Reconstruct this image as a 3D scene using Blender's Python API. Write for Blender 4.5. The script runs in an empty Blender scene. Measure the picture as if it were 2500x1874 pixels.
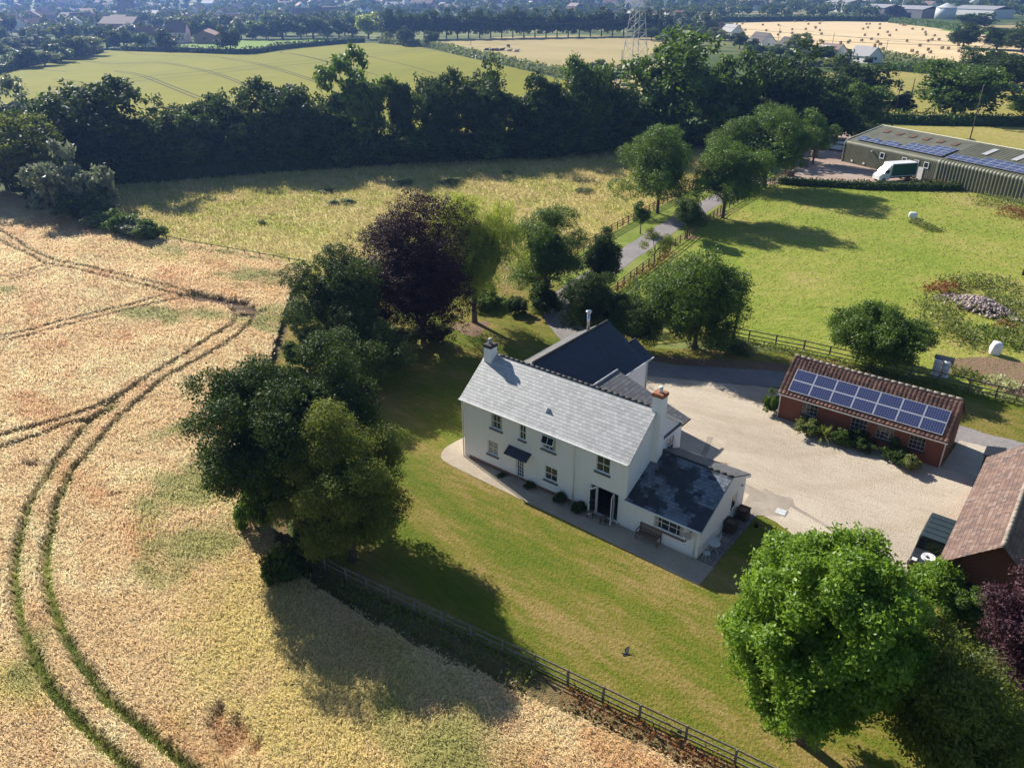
import bpy, math, random
import numpy as np
from mathutils import Vector, Matrix
rad = math.radians
scene = bpy.context.scene
COL = scene.collection

# ------------------------------------------------------------------ camera
F_PX, CAM, PITCH, ROLL, YAW = 1889.0, np.array([32.0, -34.5, 29.9]), .4747, -.004, -.676
def cam_axes():
    cy, sy, cp, sp = math.cos(YAW), math.sin(YAW), math.cos(PITCH), math.sin(PITCH)
    fwd = np.array([sy*cp, cy*cp, -sp]); right = np.array([cy, -sy, 0.0]); up = np.cross(right, fwd)
    r2 = math.cos(ROLL)*right + math.sin(ROLL)*up
    u2 = -math.sin(ROLL)*right + math.cos(ROLL)*up
    return np.array([r2, u2, -fwd])
CM = cam_axes()
cd = bpy.data.cameras.new('camera'); cam = bpy.data.objects.new('camera', cd); COL.objects.link(cam)
cam.matrix_world = Matrix.Translation(CAM) @ Matrix(CM.T.tolist()).to_4x4()
cd.sensor_width = 36; cd.lens = F_PX/2500*36; cd.clip_end = 20000; cd.clip_start = .5
scene.camera = cam

# ------------------------------------------------------------------ light
SUN = np.array([-1.53, .36, 1.0])                       # towards the sun
SUN_EL = math.atan2(1.0, math.hypot(1.53, .36)); SUN_ROT = math.atan2(-1.53, .36)
w = bpy.data.worlds.new('World'); scene.world = w; w.use_nodes = True
wn = w.node_tree.nodes; wl = w.node_tree.links
sky = wn.new('ShaderNodeTexSky'); sky.sky_type = 'NISHITA'; sky.sun_disc = False
sky.sun_elevation = SUN_EL; sky.sun_rotation = SUN_ROT % (2*math.pi); sky.altitude = 50
sky.air_density = 1.0; sky.dust_density = .25; sky.ozone_density = 2.0
wl.new(sky.outputs[0], wn['Background'].inputs[0]); wn['Background'].inputs[1].default_value = .066
ld = bpy.data.lights.new('sun', 'SUN'); ld.energy = 5.0; ld.angle = rad(.53); ld.color = (1.0, .93, .82)
lo = bpy.data.objects.new('sun', ld); COL.objects.link(lo)
lo.rotation_euler = Vector(SUN.tolist()).to_track_quat('Z', 'Y').to_euler(); lo.location = (-60, 20, 60)
scene.view_settings.view_transform = 'Standard'; scene.view_settings.look = 'None'
scene.view_settings.exposure = .87; scene.view_settings.gamma = 1.0
cy = scene.cycles
cy.max_bounces = 6; cy.diffuse_bounces = 3; cy.glossy_bounces = 2; cy.transmission_bounces = 4
cy.transparent_max_bounces = 8; cy.volume_bounces = 1; cy.caustics_reflective = False; cy.caustics_refractive = False
cy.use_adaptive_sampling = True; cy.adaptive_threshold = .015; cy.use_denoising = True
cy.sample_clamp_indirect = 6

# ------------------------------------------------------------------ photo pixel -> place on the ground
def ray(u, v): return CM.T @ np.array([(u-1250)/F_PX, -(v-937)/F_PX, -1.0])
def at(u, v, z=0.0):
    d = ray(u, v); t = (z-CAM[2])/d[2]; return CAM + t*d
def proj(P):
    d = CM @ (np.asarray(P, float)-CAM); return 1250+F_PX*d[0]/-d[2], 937-F_PX*d[1]/-d[2]
def height_to(B, v):
    lo_, hi = 0.0, 80.0
    for _ in range(40):
        m = (lo_+hi)/2
        if proj((B[0], B[1], m))[1] > v: lo_ = m
        else: hi = m
    return lo_
def metres(B, px): return px*np.linalg.norm(np.array([B[0], B[1], 0])-CAM)/F_PX
def P2(pts): return [tuple(at(*p)[:2]) for p in pts]
def sc(ox, oy, k, pts): return [(ox+k*x, oy+k*y) for x, y in pts]

# ------------------------------------------------------------------ value noise for shaping meshes
def _h(ix, iy, s):
    n = (ix*374761393 + iy*668265263 + s*1442695041) & 0x7fffffff
    n = ((n ^ (n >> 13))*1274126177) & 0x7fffffff
    return ((n ^ (n >> 16)) & 0xffff)/65535.0
def vnoise(x, y, s=0):
    x = np.asarray(x, float); y = np.asarray(y, float)
    ix = np.floor(x).astype(np.int64); iy = np.floor(y).astype(np.int64)
    fx = x-ix; fy = y-iy; fx = fx*fx*(3-2*fx); fy = fy*fy*(3-2*fy)
    a = _h(ix, iy, s); b = _h(ix+1, iy, s); c = _h(ix, iy+1, s); d = _h(ix+1, iy+1, s)
    return (a*(1-fx)+b*fx)*(1-fy)+(c*(1-fx)+d*fx)*fy
def fbm(x, y, s=0, o=4):
    t = 0; a = .5; f = 1.0; n = 0
    for i in range(o):
        t = t+a*vnoise(np.asarray(x)*f, np.asarray(y)*f, s+i*17); n += a; a *= .5; f *= 2.03
    return t/n
def in_poly(x, y, poly):
    x = np.asarray(x); y = np.asarray(y); ins = np.zeros(x.shape, bool); n = len(poly)
    for i in range(n):
        x1, y1 = poly[i]; x2, y2 = poly[(i+1) % n]
        if y1 == y2: continue
        c = ((y1 > y) != (y2 > y)) & (x < (x2-x1)*(y-y1)/(y2-y1)+x1)
        ins ^= c
    return ins
def seg_dist(x, y, line):
    d = np.full(np.shape(x), 1e9)
    for (x1, y1), (x2, y2) in zip(line[:-1], line[1:]):
        dx, dy = x2-x1, y2-y1; L = dx*dx+dy*dy+1e-9
        t = np.clip(((x-x1)*dx+(y-y1)*dy)/L, 0, 1)
        d = np.minimum(d, np.hypot(x-x1-t*dx, y-y1-t*dy))
    return d
def smooth_line(pts, n=5):
    p = [np.array(q[:2], float) for q in pts]; out = []
    for i in range(len(p)-1):
        p0 = p[max(i-1, 0)]; p1 = p[i]; p2 = p[i+1]; p3 = p[min(i+2, len(p)-1)]
        for k in range(n):
            t = k/n
            out.append(.5*((2*p1)+(-p0+p2)*t+(2*p0-5*p1+4*p2-p3)*t*t+(-p0+3*p1-3*p2+p3)*t**3))
    out.append(p[-1]); return [tuple(q) for q in out]

# ------------------------------------------------------------------ materials
class NT:
    def __init__(s, name):
        s.m = bpy.data.materials.new(name); s.m.use_nodes = True
        s.n = s.m.node_tree.nodes; s.l = s.m.node_tree.links; s.b = s.n['Principled BSDF']; s.out = s.n['Material Output']
        s.tc = None
    def coord(s, k='Object'):
        if s.tc is None: s.tc = s.n.new('ShaderNodeTexCoord')
        return s.tc.outputs[k]
    def set(s, inp, v):
        if hasattr(v, 'is_output') or isinstance(v, bpy.types.NodeSocket): s.l.new(v, inp)
        elif isinstance(v, (tuple, list)) and len(v) == 3 and inp.type == 'RGBA': inp.default_value = (*v, 1)
        else: inp.default_value = v
    def noise(s, scale, detail=4, vec=None, rough=.55, dist=0):
        x = s.n.new('ShaderNodeTexNoise'); x.inputs['Scale'].default_value = scale
        x.inputs['Detail'].default_value = detail; x.inputs['Roughness'].default_value = rough
        x.inputs['Distortion'].default_value = dist
        s.l.new(vec if vec is not None else s.coord(), x.inputs['Vector']); return x.outputs['Fac']
    def map(s, scale=(1, 1, 1), rot=(0, 0, 0), vec=None):
        x = s.n.new('ShaderNodeMapping'); x.inputs['Scale'].default_value = scale; x.inputs['Rotation'].default_value = rot
        s.l.new(vec if vec is not None else s.coord(), x.inputs['Vector']); return x.outputs[0]
    def ramp(s, fac, stops):
        x = s.n.new('ShaderNodeValToRGB'); r = x.color_ramp
        while len(r.elements) < len(stops): r.elements.new(.5)
        for e, (p, c) in zip(r.elements, stops):
            e.position = p; e.color = (*c, 1) if isinstance(c, (tuple, list)) else (c, c, c, 1)
        s.l.new(fac, x.inputs[0]); return x.outputs[0]
    def mix(s, fac, a, b, mode='MIX'):
        x = s.n.new('ShaderNodeMix'); x.data_type = 'RGBA'; x.blend_type = mode
        s.set(x.inputs[0], fac); s.set(x.inputs[6], a); s.set(x.inputs[7], b); return x.outputs[2]
    def math(s, op, a, b=0.0, c=0.0):
        x = s.n.new('ShaderNodeMath'); x.operation = op
        s.set(x.inputs[0], a); s.set(x.inputs[1], b); s.set(x.inputs[2], c); return x.outputs[0]
    def attr(s, name, out='Color'):
        x = s.n.new('ShaderNodeAttribute'); x.attribute_name = name; return x.outputs[out]
    def bump(s, h, dist=.05, strength=1.0):
        x = s.n.new('ShaderNodeBump'); x.inputs['Distance'].default_value = dist; x.inputs['Strength'].default_value = strength
        s.l.new(h, x.inputs['Height']); s.l.new(x.outputs[0], s.b.inputs['Normal']); return x
    def base(s, c, rough=.85, metal=0.0, spec=.3):
        s.set(s.b.inputs['Base Color'], c); s.set(s.b.inputs['Roughness'], rough)
        s.b.inputs['Metallic'].default_value = metal; s.b.inputs['Specular IOR Level'].default_value = spec
        return s.m
def plain(name, c, rough=.7, var=.12, scale=3.0, metal=0.0, spec=.3, bump=0.0, bscale=20.0):
    t = NT(name); d = tuple(max(0, x*(1-var)) for x in c); l = tuple(min(1, x*(1+var)) for x in c)
    col = t.mix(t.ramp(t.noise(scale, 5), [(.35, 0.0), (.65, 1.0)]), d, l)
    if bump: t.bump(t.noise(bscale, 3), bump)
    return t.base(col, rough, metal, spec)
def leaf_mat(name, dark, light, trans=.3, rough=.5, spec=.35):
    t = NT(name); oi = t.n.new('ShaderNodeObjectInfo')
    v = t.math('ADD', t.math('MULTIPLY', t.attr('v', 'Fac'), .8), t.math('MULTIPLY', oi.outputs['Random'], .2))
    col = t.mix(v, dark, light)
    t.base(col, rough, 0, spec)
    tr = t.n.new('ShaderNodeBsdfTranslucent'); t.l.new(t.mix(.5, col, (light[0]*1.5, light[1]*1.5, light[2]*.8)), tr.inputs[0])
    mx = t.n.new('ShaderNodeMixShader'); mx.inputs[0].default_value = trans
    t.l.new(t.b.outputs[0], mx.inputs[1]); t.l.new(tr.outputs[0], mx.inputs[2]); t.l.new(mx.outputs[0], t.out.inputs[0])
    return t.m
def tile_mat(name, w_, h_, stops, joint_shade=.35, rough=.55, spec=.4, patch=None, bumpd=.02, stagger=.5):
    """slates or tiles on UVs in metres: each tile its own tone, courses stepped"""
    t = NT(name); sp = t.n.new('ShaderNodeSeparateXYZ'); t.l.new(t.coord('UV'), sp.inputs[0])
    vv = t.math('DIVIDE', sp.outputs[1], h_); row = t.math('FLOOR', vv)
    uu = t.math('ADD', t.math('DIVIDE', sp.outputs[0], w_), t.math('MULTIPLY', t.math('MODULO', row, 2.0), stagger))
    colm = t.math('FLOOR', uu); fu = t.math('SUBTRACT', uu, colm); fv = t.math('SUBTRACT', vv, row)
    cb = t.n.new('ShaderNodeCombineXYZ'); t.l.new(colm, cb.inputs[0]); t.l.new(row, cb.inputs[1])
    wn_ = t.n.new('ShaderNodeTexWhiteNoise'); wn_.noise_dimensions = '2D'; t.l.new(cb.outputs[0], wn_.inputs[0])
    val = wn_.outputs[0]
    big = t.noise(.13, 2, cb.outputs[0])
    if patch: val = t.math('ADD', t.math('MULTIPLY', val, patch[0]), t.math('MULTIPLY', t.ramp(big, [(patch[1], 0.0), (patch[2], 1.0)]), 1-patch[0]))
    else: val = t.math('ADD', t.math('MULTIPLY', val, .75), t.math('MULTIPLY', big, .25))
    col = t.ramp(val, stops)
    col = t.mix(t.math('MULTIPLY', t.noise(3.0, 5, t.coord('UV')), .35), col, tuple(c*.7 for c in stops[0][1]))
    edge = t.math('MAXIMUM', t.math('LESS_THAN', fu, .05), t.math('LESS_THAN', fv, .09))
    col = t.mix(t.math('MULTIPLY', edge, joint_shade), col, (.01, .01, .012))  # tile joints plus the shadow line of each course, put into the colour
    t.bump(t.math('SUBTRACT', t.math('MULTIPLY', t.math('SUBTRACT', 1.0, fv), .8), t.math('MULTIPLY', edge, .4)), bumpd)
    return t.base(col, rough, 0, spec)

# ------------------------------------------------------------------ mesh helpers
class MB:
    def __init__(s): s.v = []; s.f = []; s.mi = []; s.uv = []
    def face(s, pts, mi=0, uv=None):
        b = len(s.v); s.v += [tuple(map(float, p)) for p in pts]; s.f.append(tuple(range(b, b+len(pts)))); s.mi.append(mi)
        s.uv += uv if uv else [(0.0, 0.0)]*len(pts)
    def box(s, c, d, rz=0.0, mi=0, bev=0.0):
        x, y, z = d[0]/2, d[1]/2, d[2]/2; ca, sa = math.cos(rz), math.sin(rz)
        def T(p): return (c[0]+p[0]*ca-p[1]*sa, c[1]+p[0]*sa+p[1]*ca, c[2]+p[2])
        q = [(-x, -y, -z), (x, -y, -z), (x, y, -z), (-x, y, -z), (-x, -y, z), (x, -y, z), (x, y, z), (-x, y, z)]
        if bev:
            b = bev; q[4:] = [(-x+b, -y+b, z), (x-b, -y+b, z), (x-b, y-b, z), (-x+b, y-b, z)]
            q2 = [(-x, -y, z-b), (x, -y, z-b), (x, y, z-b), (-x, y, z-b)]; q += q2
            idx = [(3, 2, 1, 0), (4, 5, 6, 7), (0, 1, 9, 8), (1, 2, 10, 9), (2, 3, 11, 10), (3, 0, 8, 11), (8, 9, 5, 4), (9, 10, 6, 5), (10, 11, 7, 6), (11, 8, 4, 7)]
        else: idx = [(3, 2, 1, 0), (4, 5, 6, 7), (0, 1, 5, 4), (1, 2, 6, 5), (2, 3, 7, 6), (3, 0, 4, 7)]
        q = [T(p) for p in q]
        for i in idx:
            L = [q[k] for k in i]; s.face(L, mi)
    def b2(s, x0, x1, y0, y1, z0, z1, mi=0): s.box(((x0+x1)/2, (y0+y1)/2, (z0+z1)/2), (x1-x0, y1-y0, z1-z0), 0, mi)
    def tube(s, pts, r, n=8, mi=0, cap=True):
        pts = [Vector(p) for p in pts]; rs = r if isinstance(r, (list, tuple)) else [r]*len(pts)
        base = len(s.v); prev = None
        for i, p in enumerate(pts):
            d = (pts[min(i+1, len(pts)-1)]-pts[max(i-1, 0)]).normalized()
            a = d.orthogonal().normalized() if prev is None else (prev-d*prev.dot(d)).normalized()
            prev = a; b = d.cross(a)
            for k in range(n):
                t = 2*math.pi*k/n; s.v.append(tuple(p+(a*math.cos(t)+b*math.sin(t))*rs[i]))
        def F(idx): s.f.append(idx); s.mi.append(mi); s.uv.extend([(0.0, 0.0)]*len(idx))
        for i in range(len(pts)-1):
            for k in range(n):
                F((base+i*n+k, base+i*n+(k+1) % n, base+(i+1)*n+(k+1) % n, base+(i+1)*n+k))
        if cap:
            F(tuple(base+k for k in reversed(range(n)))); F(tuple(base+(len(pts)-1)*n+k for k in range(n)))
    def slab(s, p, t=.07, mi=0, side=None):
        """p: eave-left, eave-right, top-right, top-left; thickness downwards; UV metres"""
        p = [Vector(q) for q in p]; n = (p[1]-p[0]).cross(p[3]-p[0]).normalized()
        U = (p[1]-p[0]).normalized(); V = n.cross(U)
        uv = [((q-p[0]).dot(U), (q-p[0]).dot(V)) for q in p]
        s.face(p, mi, uv); q = [a-n*t for a in p]; sd = mi if side is None else side
        s.face([q[3], q[2], q[1], q[0]], sd)
        m = len(p)
        for i in range(m): s.face([p[(i+1) % m], p[i], q[i], q[(i+1) % m]], sd)
    def build(s, name, mats, parent=None, smooth=False):
        me = bpy.data.meshes.new(name); me.from_pydata(s.v, [], s.f)
        mats = mats if isinstance(mats, (list, tuple)) else [mats]
        for m in mats: me.materials.append(m)
        me.polygons.foreach_set('material_index', s.mi)
        if any(u != (0.0, 0.0) for u in s.uv):
            l = me.uv_layers.new(name='UVMap'); l.data.foreach_set('uv', np.array(s.uv, np.float32).ravel())
        if smooth: me.polygons.foreach_set('use_smooth', [True]*len(me.polygons))
        me.update(); o = bpy.data.objects.new(name, me); COL.objects.link(o)
        if parent: o.parent = parent
        return o
def np_mesh(name, V, F, mats, attr=None, colr=None, mi=None, parent=None, smooth=False):
    me = bpy.data.meshes.new(name or 'shared'); V = np.asarray(V, np.float32); F = np.asarray(F, np.int32); k = F.shape[1]
    used = np.unique(F)
    if len(used) < len(V):
        remap = np.zeros(len(V), np.int32); remap[used] = np.arange(len(used)); V = V[used]; F = remap[F]
        if attr is not None: attr = np.asarray(attr)[used]
        if colr is not None: colr = np.asarray(colr)[used]
    me.vertices.add(len(V)); me.vertices.foreach_set('co', V.ravel())
    me.loops.add(F.size); me.loops.foreach_set('vertex_index', F.ravel())
    me.polygons.add(len(F)); me.polygons.foreach_set('loop_start', np.arange(0, F.size, k, dtype=np.int32))
    me.polygons.foreach_set('loop_total', np.full(len(F), k, np.int32))
    for m in (mats if isinstance(mats, (list, tuple)) else [mats]): me.materials.append(m)
    if mi is not None: me.polygons.foreach_set('material_index', np.asarray(mi, np.int32))
    me.update(calc_edges=True)
    if attr is not None:
        a = me.attributes.new('v', 'FLOAT', 'POINT'); a.data.foreach_set('value', np.asarray(attr, np.float32))
    if colr is not None:
        a = me.attributes.new('c', 'FLOAT_COLOR', 'POINT')
        c4 = np.ones((len(V), 4), np.float32); c4[:, :3] = colr; a.data.foreach_set('color', c4.ravel())
    if smooth: me.polygons.foreach_set('use_smooth', np.ones(len(F), bool))
    if name is None: return me
    o = bpy.data.objects.new(name, me); COL.objects.link(o)
    if parent: o.parent = parent
    return o
def tag(o, label=None, cat=None, group=None, kind=None):
    if label: o['label'] = label
    if cat: o['category'] = cat
    if group: o['group'] = group
    if kind: o['kind'] = kind
    return o
def thing(name, label, cat, loc=(0, 0, 0), rz=0.0, group=None):
    o = bpy.data.objects.new(name, None); COL.objects.link(o); o.empty_display_size = .3
    o.location = loc; o.rotation_euler = (0, 0, rz); return tag(o, label, cat, group)
def kids(o): return [c for c in COL.objects if c.parent == o]
def dup(root, loc, rz=0.0, label=None, group=None, scale=None):
    def cp(o, par):
        c = o.copy(); COL.objects.link(c); c.parent = par
        for ch in CH.get(o.name, []): cp(ch, c)
        return c
    global CH
    CH = {}
    todo = [root]
    allo = [o for o in bpy.data.objects if o.parent]
    for o in allo: CH.setdefault(o.parent.name, []).append(o)
    r = cp(root, None); r.location = loc; r.rotation_euler = (0, 0, rz)
    if scale: r.scale = scale
    if label: r['label'] = label
    if group: r['group'] = group
    return r
ORD = 'first second third fourth fifth sixth seventh eighth ninth tenth eleventh twelfth thirteenth fourteenth fifteenth sixteenth seventeenth eighteenth nineteenth twentieth'.split()
TENS = {2: 'twenty', 3: 'thirty', 4: 'forty', 5: 'fifty', 6: 'sixty', 7: 'seventy'}
def ordinal(i):
    if i < 20: return ORD[i]
    t, r = divmod(i+1, 10)
    return (TENS[t][:-1]+'ieth') if r == 0 else TENS[t]+'-'+ORD[r-1]
# ------------------------------------------------------------------ ground materials
def field_mat(name, stops, s1=.12, s2=1.5, rough=.95, bump=.15, bs=2.5, stretch=None, rot=0.0, tuft=None, fine=12.0, mul=(1, 1, 1)):
    stops = [(p, tuple(a*b for a, b in zip(c, mul))) for p, c in stops]
    t = NT(name); vec = t.map(stretch or (1, 1, 1), (0, 0, rot)) if (stretch or rot) else t.coord()
    a = t.noise(s1, 4, vec); b = t.noise(s2, 5, vec, .6); c = t.noise(fine, 3, t.coord(), .6)
    f = t.math('ADD', t.math('MULTIPLY', a, .55), t.math('ADD', t.math('MULTIPLY', b, .3), t.math('MULTIPLY', c, .15)))
    col = t.ramp(f, stops)
    if tuft:
        col = t.mix(t.ramp(t.noise(tuft[1], 6, t.coord(), .65), [(tuft[2], 0.0), (tuft[3], 1.0)]), col, tuft[0])
    col = t.mix(t.math('MULTIPLY', t.noise(fine*2.3, 2), .3), col, tuple(x*.55 for x in stops[0][1]))
    h = t.math('ADD', t.noise(bs, 4, t.coord(), .65), t.math('MULTIPLY', t.noise(fine, 3), .5)); t.bump(h, bump)
    return t.base(col, rough, 0, .12)
GREEN = (.10, .155, .022); LIME = (.19, .235, .035); STRAW = (.34, .26, .13)
M_lawn = field_mat('lawn_grass', [(.35, (.078, .14, .016)), (.455, (.14, .182, .028)), (.515, (.21, .20, .055)), (.575, (.31, .24, .12)), (.68, (.39, .285, .18))], .17, 1.7, bump=.09, bs=5, stretch=(.45, 1.7, 1), fine=7, mul=(.9, .86, .55))
M_verge = field_mat('verge_grass', [(.32, (.12, .19, .025)), (.5, (.20, .25, .04)), (.66, (.32, .28, .12))], .15, 1.2, bump=.06, bs=4)
M_past = field_mat('pasture_grass', [(.33, (.105, .19, .018)), (.45, (.16, .235, .028)), (.54, (.22, .26, .05)), (.66, (.31, .27, .11))], .055, .6, bump=.2, bs=1.1, tuft=((.07, .12, .02), .5, .60, .74), fine=3, mul=(1.42, 1.18, 1.35))
M_mead = field_mat('dry_meadow_grass', [(.33, (.23, .25, .045)), (.45, (.30, .27, .085)), (.56, (.40, .31, .16)), (.72, (.46, .35, .21))], .06, .45, bump=.2, bs=.9, stretch=(.7, 2.0, 1), rot=.5, tuft=((.19, .18, .06), .35, .6, .75), fine=2.5, mul=(1.55, 1.62, 1.4))
M_brown = field_mat('bare_soil', [(.3, (.16, .105, .07)), (.5, (.27, .18, .12)), (.7, (.25, .22, .09))], .4, 2, bump=.12, bs=3)
M_grav = field_mat('pale_gravel', [(.34, (.46, .37, .26)), (.5, (.60, .495, .35)), (.64, (.70, .59, .43))], .16, 2.2, bump=.06, bs=12, stretch=(.5, 1.7, 1), rot=-.3, fine=17, mul=(.92, .96, 1.06))
def _arcs():
    m = M_grav; nt = m.node_tree; n = nt.nodes; pb = n['Principled BSDF']; src = pb.inputs['Base Color'].links[0].from_socket
    tc = n.new('ShaderNodeTexCoord'); mp = n.new('ShaderNodeMapping'); mp.inputs['Location'].default_value = (-9, -25, 0); nt.links.new(tc.outputs['Object'], mp.inputs[0])
    wv = n.new('ShaderNodeTexWave'); wv.wave_type = 'RINGS'; wv.rings_direction = 'Z'; wv.inputs['Scale'].default_value = .075; wv.inputs['Distortion'].default_value = 7; wv.inputs['Detail'].default_value = 3; wv.inputs['Detail Scale'].default_value = .6
    nt.links.new(mp.outputs[0], wv.inputs[0]); r = n.new('ShaderNodeValToRGB'); r.color_ramp.elements[0].position = .78; r.color_ramp.elements[1].position = 1.0; r.color_ramp.elements[1].color = (.26, .26, .26, 1); nt.links.new(wv.outputs['Fac'], r.inputs[0])
    mx = n.new('ShaderNodeMix'); mx.data_type = 'RGBA'; nt.links.new(r.outputs[0], mx.inputs[0]); nt.links.new(src, mx.inputs[6]); mx.inputs[7].default_value = (.36, .28, .19, 1); nt.links.new(mx.outputs[2], pb.inputs['Base Color'])
_arcs()
M_pathg = field_mat('garden_gravel', [(.3, (.34, .28, .22)), (.5, (.45, .38, .29)), (.7, (.56, .47, .37))], .5, 5, bump=.04, bs=14, fine=24)
M_tar = field_mat('tarmac', [(.3, (.19, .175, .18)), (.5, (.27, .25, .25)), (.72, (.36, .325, .30))], .25, 2, bump=.015, bs=20, fine=25)
M_conc = field_mat('concrete', [(.3, (.27, .23, .19)), (.5, (.36, .31, .25)), (.7, (.48, .42, .34))], .5, 3, bump=.01, bs=9, fine=14)
M_yard = field_mat('worn_yard', [(.3, (.30, .22, .18)), (.5, (.40, .30, .245)), (.7, (.47, .40, .35))], .12, .9, bump=.04, bs=2, fine=4)
M_pave = tile_mat('stone_paving', .9, .6, [(.2, (.16, .15, .14)), (.6, (.24, .22, .2)), (.9, (.3, .26, .22))], .5, .8, .2)
M_rape = field_mat('green_corn', [(.33, (.225, .22, .042)), (.5, (.29, .27, .055)), (.68, (.37, .315, .085))], .012, .12, bump=.25, bs=.8, stretch=(1, .6, 1), rot=.3, fine=1.2, mul=(.80, .84, .28))
M_bgreen = field_mat('bright_grass', [(.33, (.15, .25, .03)), (.6, (.21, .30, .045))], .03, .3, bump=.1, bs=.5, fine=1)
M_dry = field_mat('parched_grass', [(.33, (.33, .27, .11)), (.5, (.41, .33, .15)), (.68, (.47, .38, .19))], .015, .15, bump=.2, bs=.5, stretch=(.5, 1.8, 1), fine=1)
M_stub = field_mat('stubble', [(.33, (.50, .39, .21)), (.5, (.59, .465, .265)), (.68, (.66, .53, .32))], .02, .2, bump=.2, bs=.4, stretch=(.25, 2.2, 1), rot=.35, fine=.8, mul=(1.18, 1.15, 1.15))
M_rmead = field_mat('right_meadow_grass', [(.33, (.24, .24, .055)), (.5, (.33, .29, .08)), (.68, (.41, .33, .12))], .03, .3, bump=.25, bs=.6, stretch=(.5, 1.8, 1), fine=1)
_t = NT('render_white'); _st = _t.ramp(_t.noise(1.6, 5, _t.map((2.2, 2.2, .22)), .6), [(.45, 0.0), (.75, 1.0)])
_sp = _t.n.new('ShaderNodeSeparateXYZ'); _t.l.new(_t.coord(), _sp.inputs[0])
_dirt = _t.math('MULTIPLY', _t.ramp(_t.math('ADD', _sp.outputs[2], _t.math('MULTIPLY', _t.noise(2.5, 4), .5)), [(.25, 1.0), (.62, 0.0)]), .35)
_c = _t.mix(_t.math('MULTIPLY', _st, .22), (.88, .855, .835), (.70, .67, .62)); _c = _t.mix(_dirt, _c, (.42, .38, .32)); _t.bump(_t.noise(14, 4), .008)
M_white = _t.base(_c, .85, 0, .2)
M_paint = plain('white_paint', (.78, .78, .76), .45, .04)

# ------------------------------------------------------------------ base terrain, one sheet to the horizon
def terrain_z(x, y):
    r = np.hypot(x-32, y+34.5); e = np.clip((r-900)/3000, 0, 1)
    return e*e*(3-2*e)*(60+50*fbm(x/900+7, y/900, 3, 3)) - .03
def base_ground():
    na = 150; rr = np.concatenate([np.linspace(0, 900, 16), 900*np.power(4600/900, np.linspace(0, 1, 60))[1:]])
    A, Rr = np.meshgrid(np.linspace(0, 2*math.pi, na, endpoint=False), rr)
    X = 32+Rr*np.cos(A); Y = -34.5+Rr*np.sin(A); Z = terrain_z(X, Y)
    V = np.stack([X.ravel(), Y.ravel(), Z.ravel()], 1); F = []
    for i in range(len(rr)-1):
        for k in range(na):
            F.append((i*na+k, i*na+(k+1) % na, (i+1)*na+(k+1) % na, (i+1)*na+k))
    F = np.array(F)[:, ::-1]
    t = NT('countryside'); vec = t.coord()
    vor = t.n.new('ShaderNodeTexVoronoi'); vor.inputs['Scale'].default_value = .0048; t.l.new(t.map((1, .7, 1), (0, 0, .4)), vor.inputs[0])
    sp = t.n.new('ShaderNodeSeparateXYZ'); t.l.new(vor.outputs['Color'], sp.inputs[0])
    fcol = t.ramp(sp.outputs[0], [(.25, (.07, .11, .025)), (.4, (.12, .17, .04)), (.55, (.30, .26, .10)), (.7, (.16, .21, .05)), (.88, (.46, .37, .19))])
    fcol = t.mix(t.ramp(t.noise(.02, 5), [(.45, 0.0), (.6, 1.0)]), fcol, (.06, .09, .025))
    t.bump(t.noise(.08, 4), 1.0); t.base(t.mix(t.math('MULTIPLY', t.noise(.6, 4), .5), fcol, (.07, .09, .03)), .95, 0, .1)
    tag(np_mesh('ground', V, F, t.m, smooth=True), kind='structure')
base_ground()
def sheet(name, poly, mat, z):
    """flat sheet over a polygon of world points, triangulated"""
    import bmesh
    bm = bmesh.new(); vs = [bm.verts.new((x, y, z)) for x, y in poly]
    f = bm.faces.new(vs); bm.normal_update()
    if f.normal.z < 0: f.normal_flip()
    bmesh.ops.triangulate(bm, faces=[f]); me = bpy.data.meshes.new(name); bm.to_mesh(me); bm.free()
    me.materials.append(mat); o = bpy.data.objects.new(name, me); COL.objects.link(o)
    return tag(o, kind='structure')
sheet('field_margin', P2([(700, 1290), (742, 1369), (847, 1423), (1305, 1635), (1793, 1868), (1990, 1966), (1700, 2000), (1330, 1800), (1010, 1640), (840, 1560), (700, 1450), (640, 1320), (590, 1150), (615, 1000), (660, 850), (720, 650), (780, 680), (740, 860), (700, 1000), (680, 1150)]), field_mat('rough_margin_grass', [(.33, (.13, .12, .04)), (.5, (.22, .17, .08)), (.66, (.26, .15, .08))], .4, 2.5, bump=.15, bs=3), .008)
# far fields (photo outline taken down to the ground)
sheet('green_corn_field', P2([(-60, 260), (-60, 190), (0, 173), (60, 158), (127, 142), (190, 131), (246, 124), (292, 121), (370, 121), (450, 125), (530, 129), (615, 129), (680, 120), (760, 112), (850, 107), (896, 105), (960, 108), (1015, 113), (1080, 127), (1146, 142), (1220, 158), (1300, 176), (1390, 200), (1420, 250), (1300, 320), (0, 400), (-60, 400)]), M_rape, .02)
sheet('bright_grass_field', P2([(384, 120), (410, 113), (535, 101), (640, 97), (850, 93), (900, 96), (850, 101), (760, 106), (700, 112), (620, 123), (450, 121)]), M_bgreen, .03)
sheet('parched_field', P2([(1020, 108), (1069, 102), (1150, 96), (1242, 90), (1400, 88), (1599, 90), (1640, 104), (1640, 230), (1460, 230), (1390, 180), (1288, 165), (1180, 138), (1100, 122)]), M_dry, .04)
sheet('stubble_field', P2([(1740, 66), (1750, 58), (1900, 54), (2050, 53), (2170, 55), (2260, 66), (2340, 77), (2420, 88), (2560, 104), (2560, 140), (2400, 150), (2300, 163), (2145, 136), (1966, 106), (1783, 88)]), M_stub, .05)
sheet('grass_strip_field', P2([(2290, 74), (2330, 69), (2430, 76), (2430, 84), (2340, 79)]), M_bgreen, .06)
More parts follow.
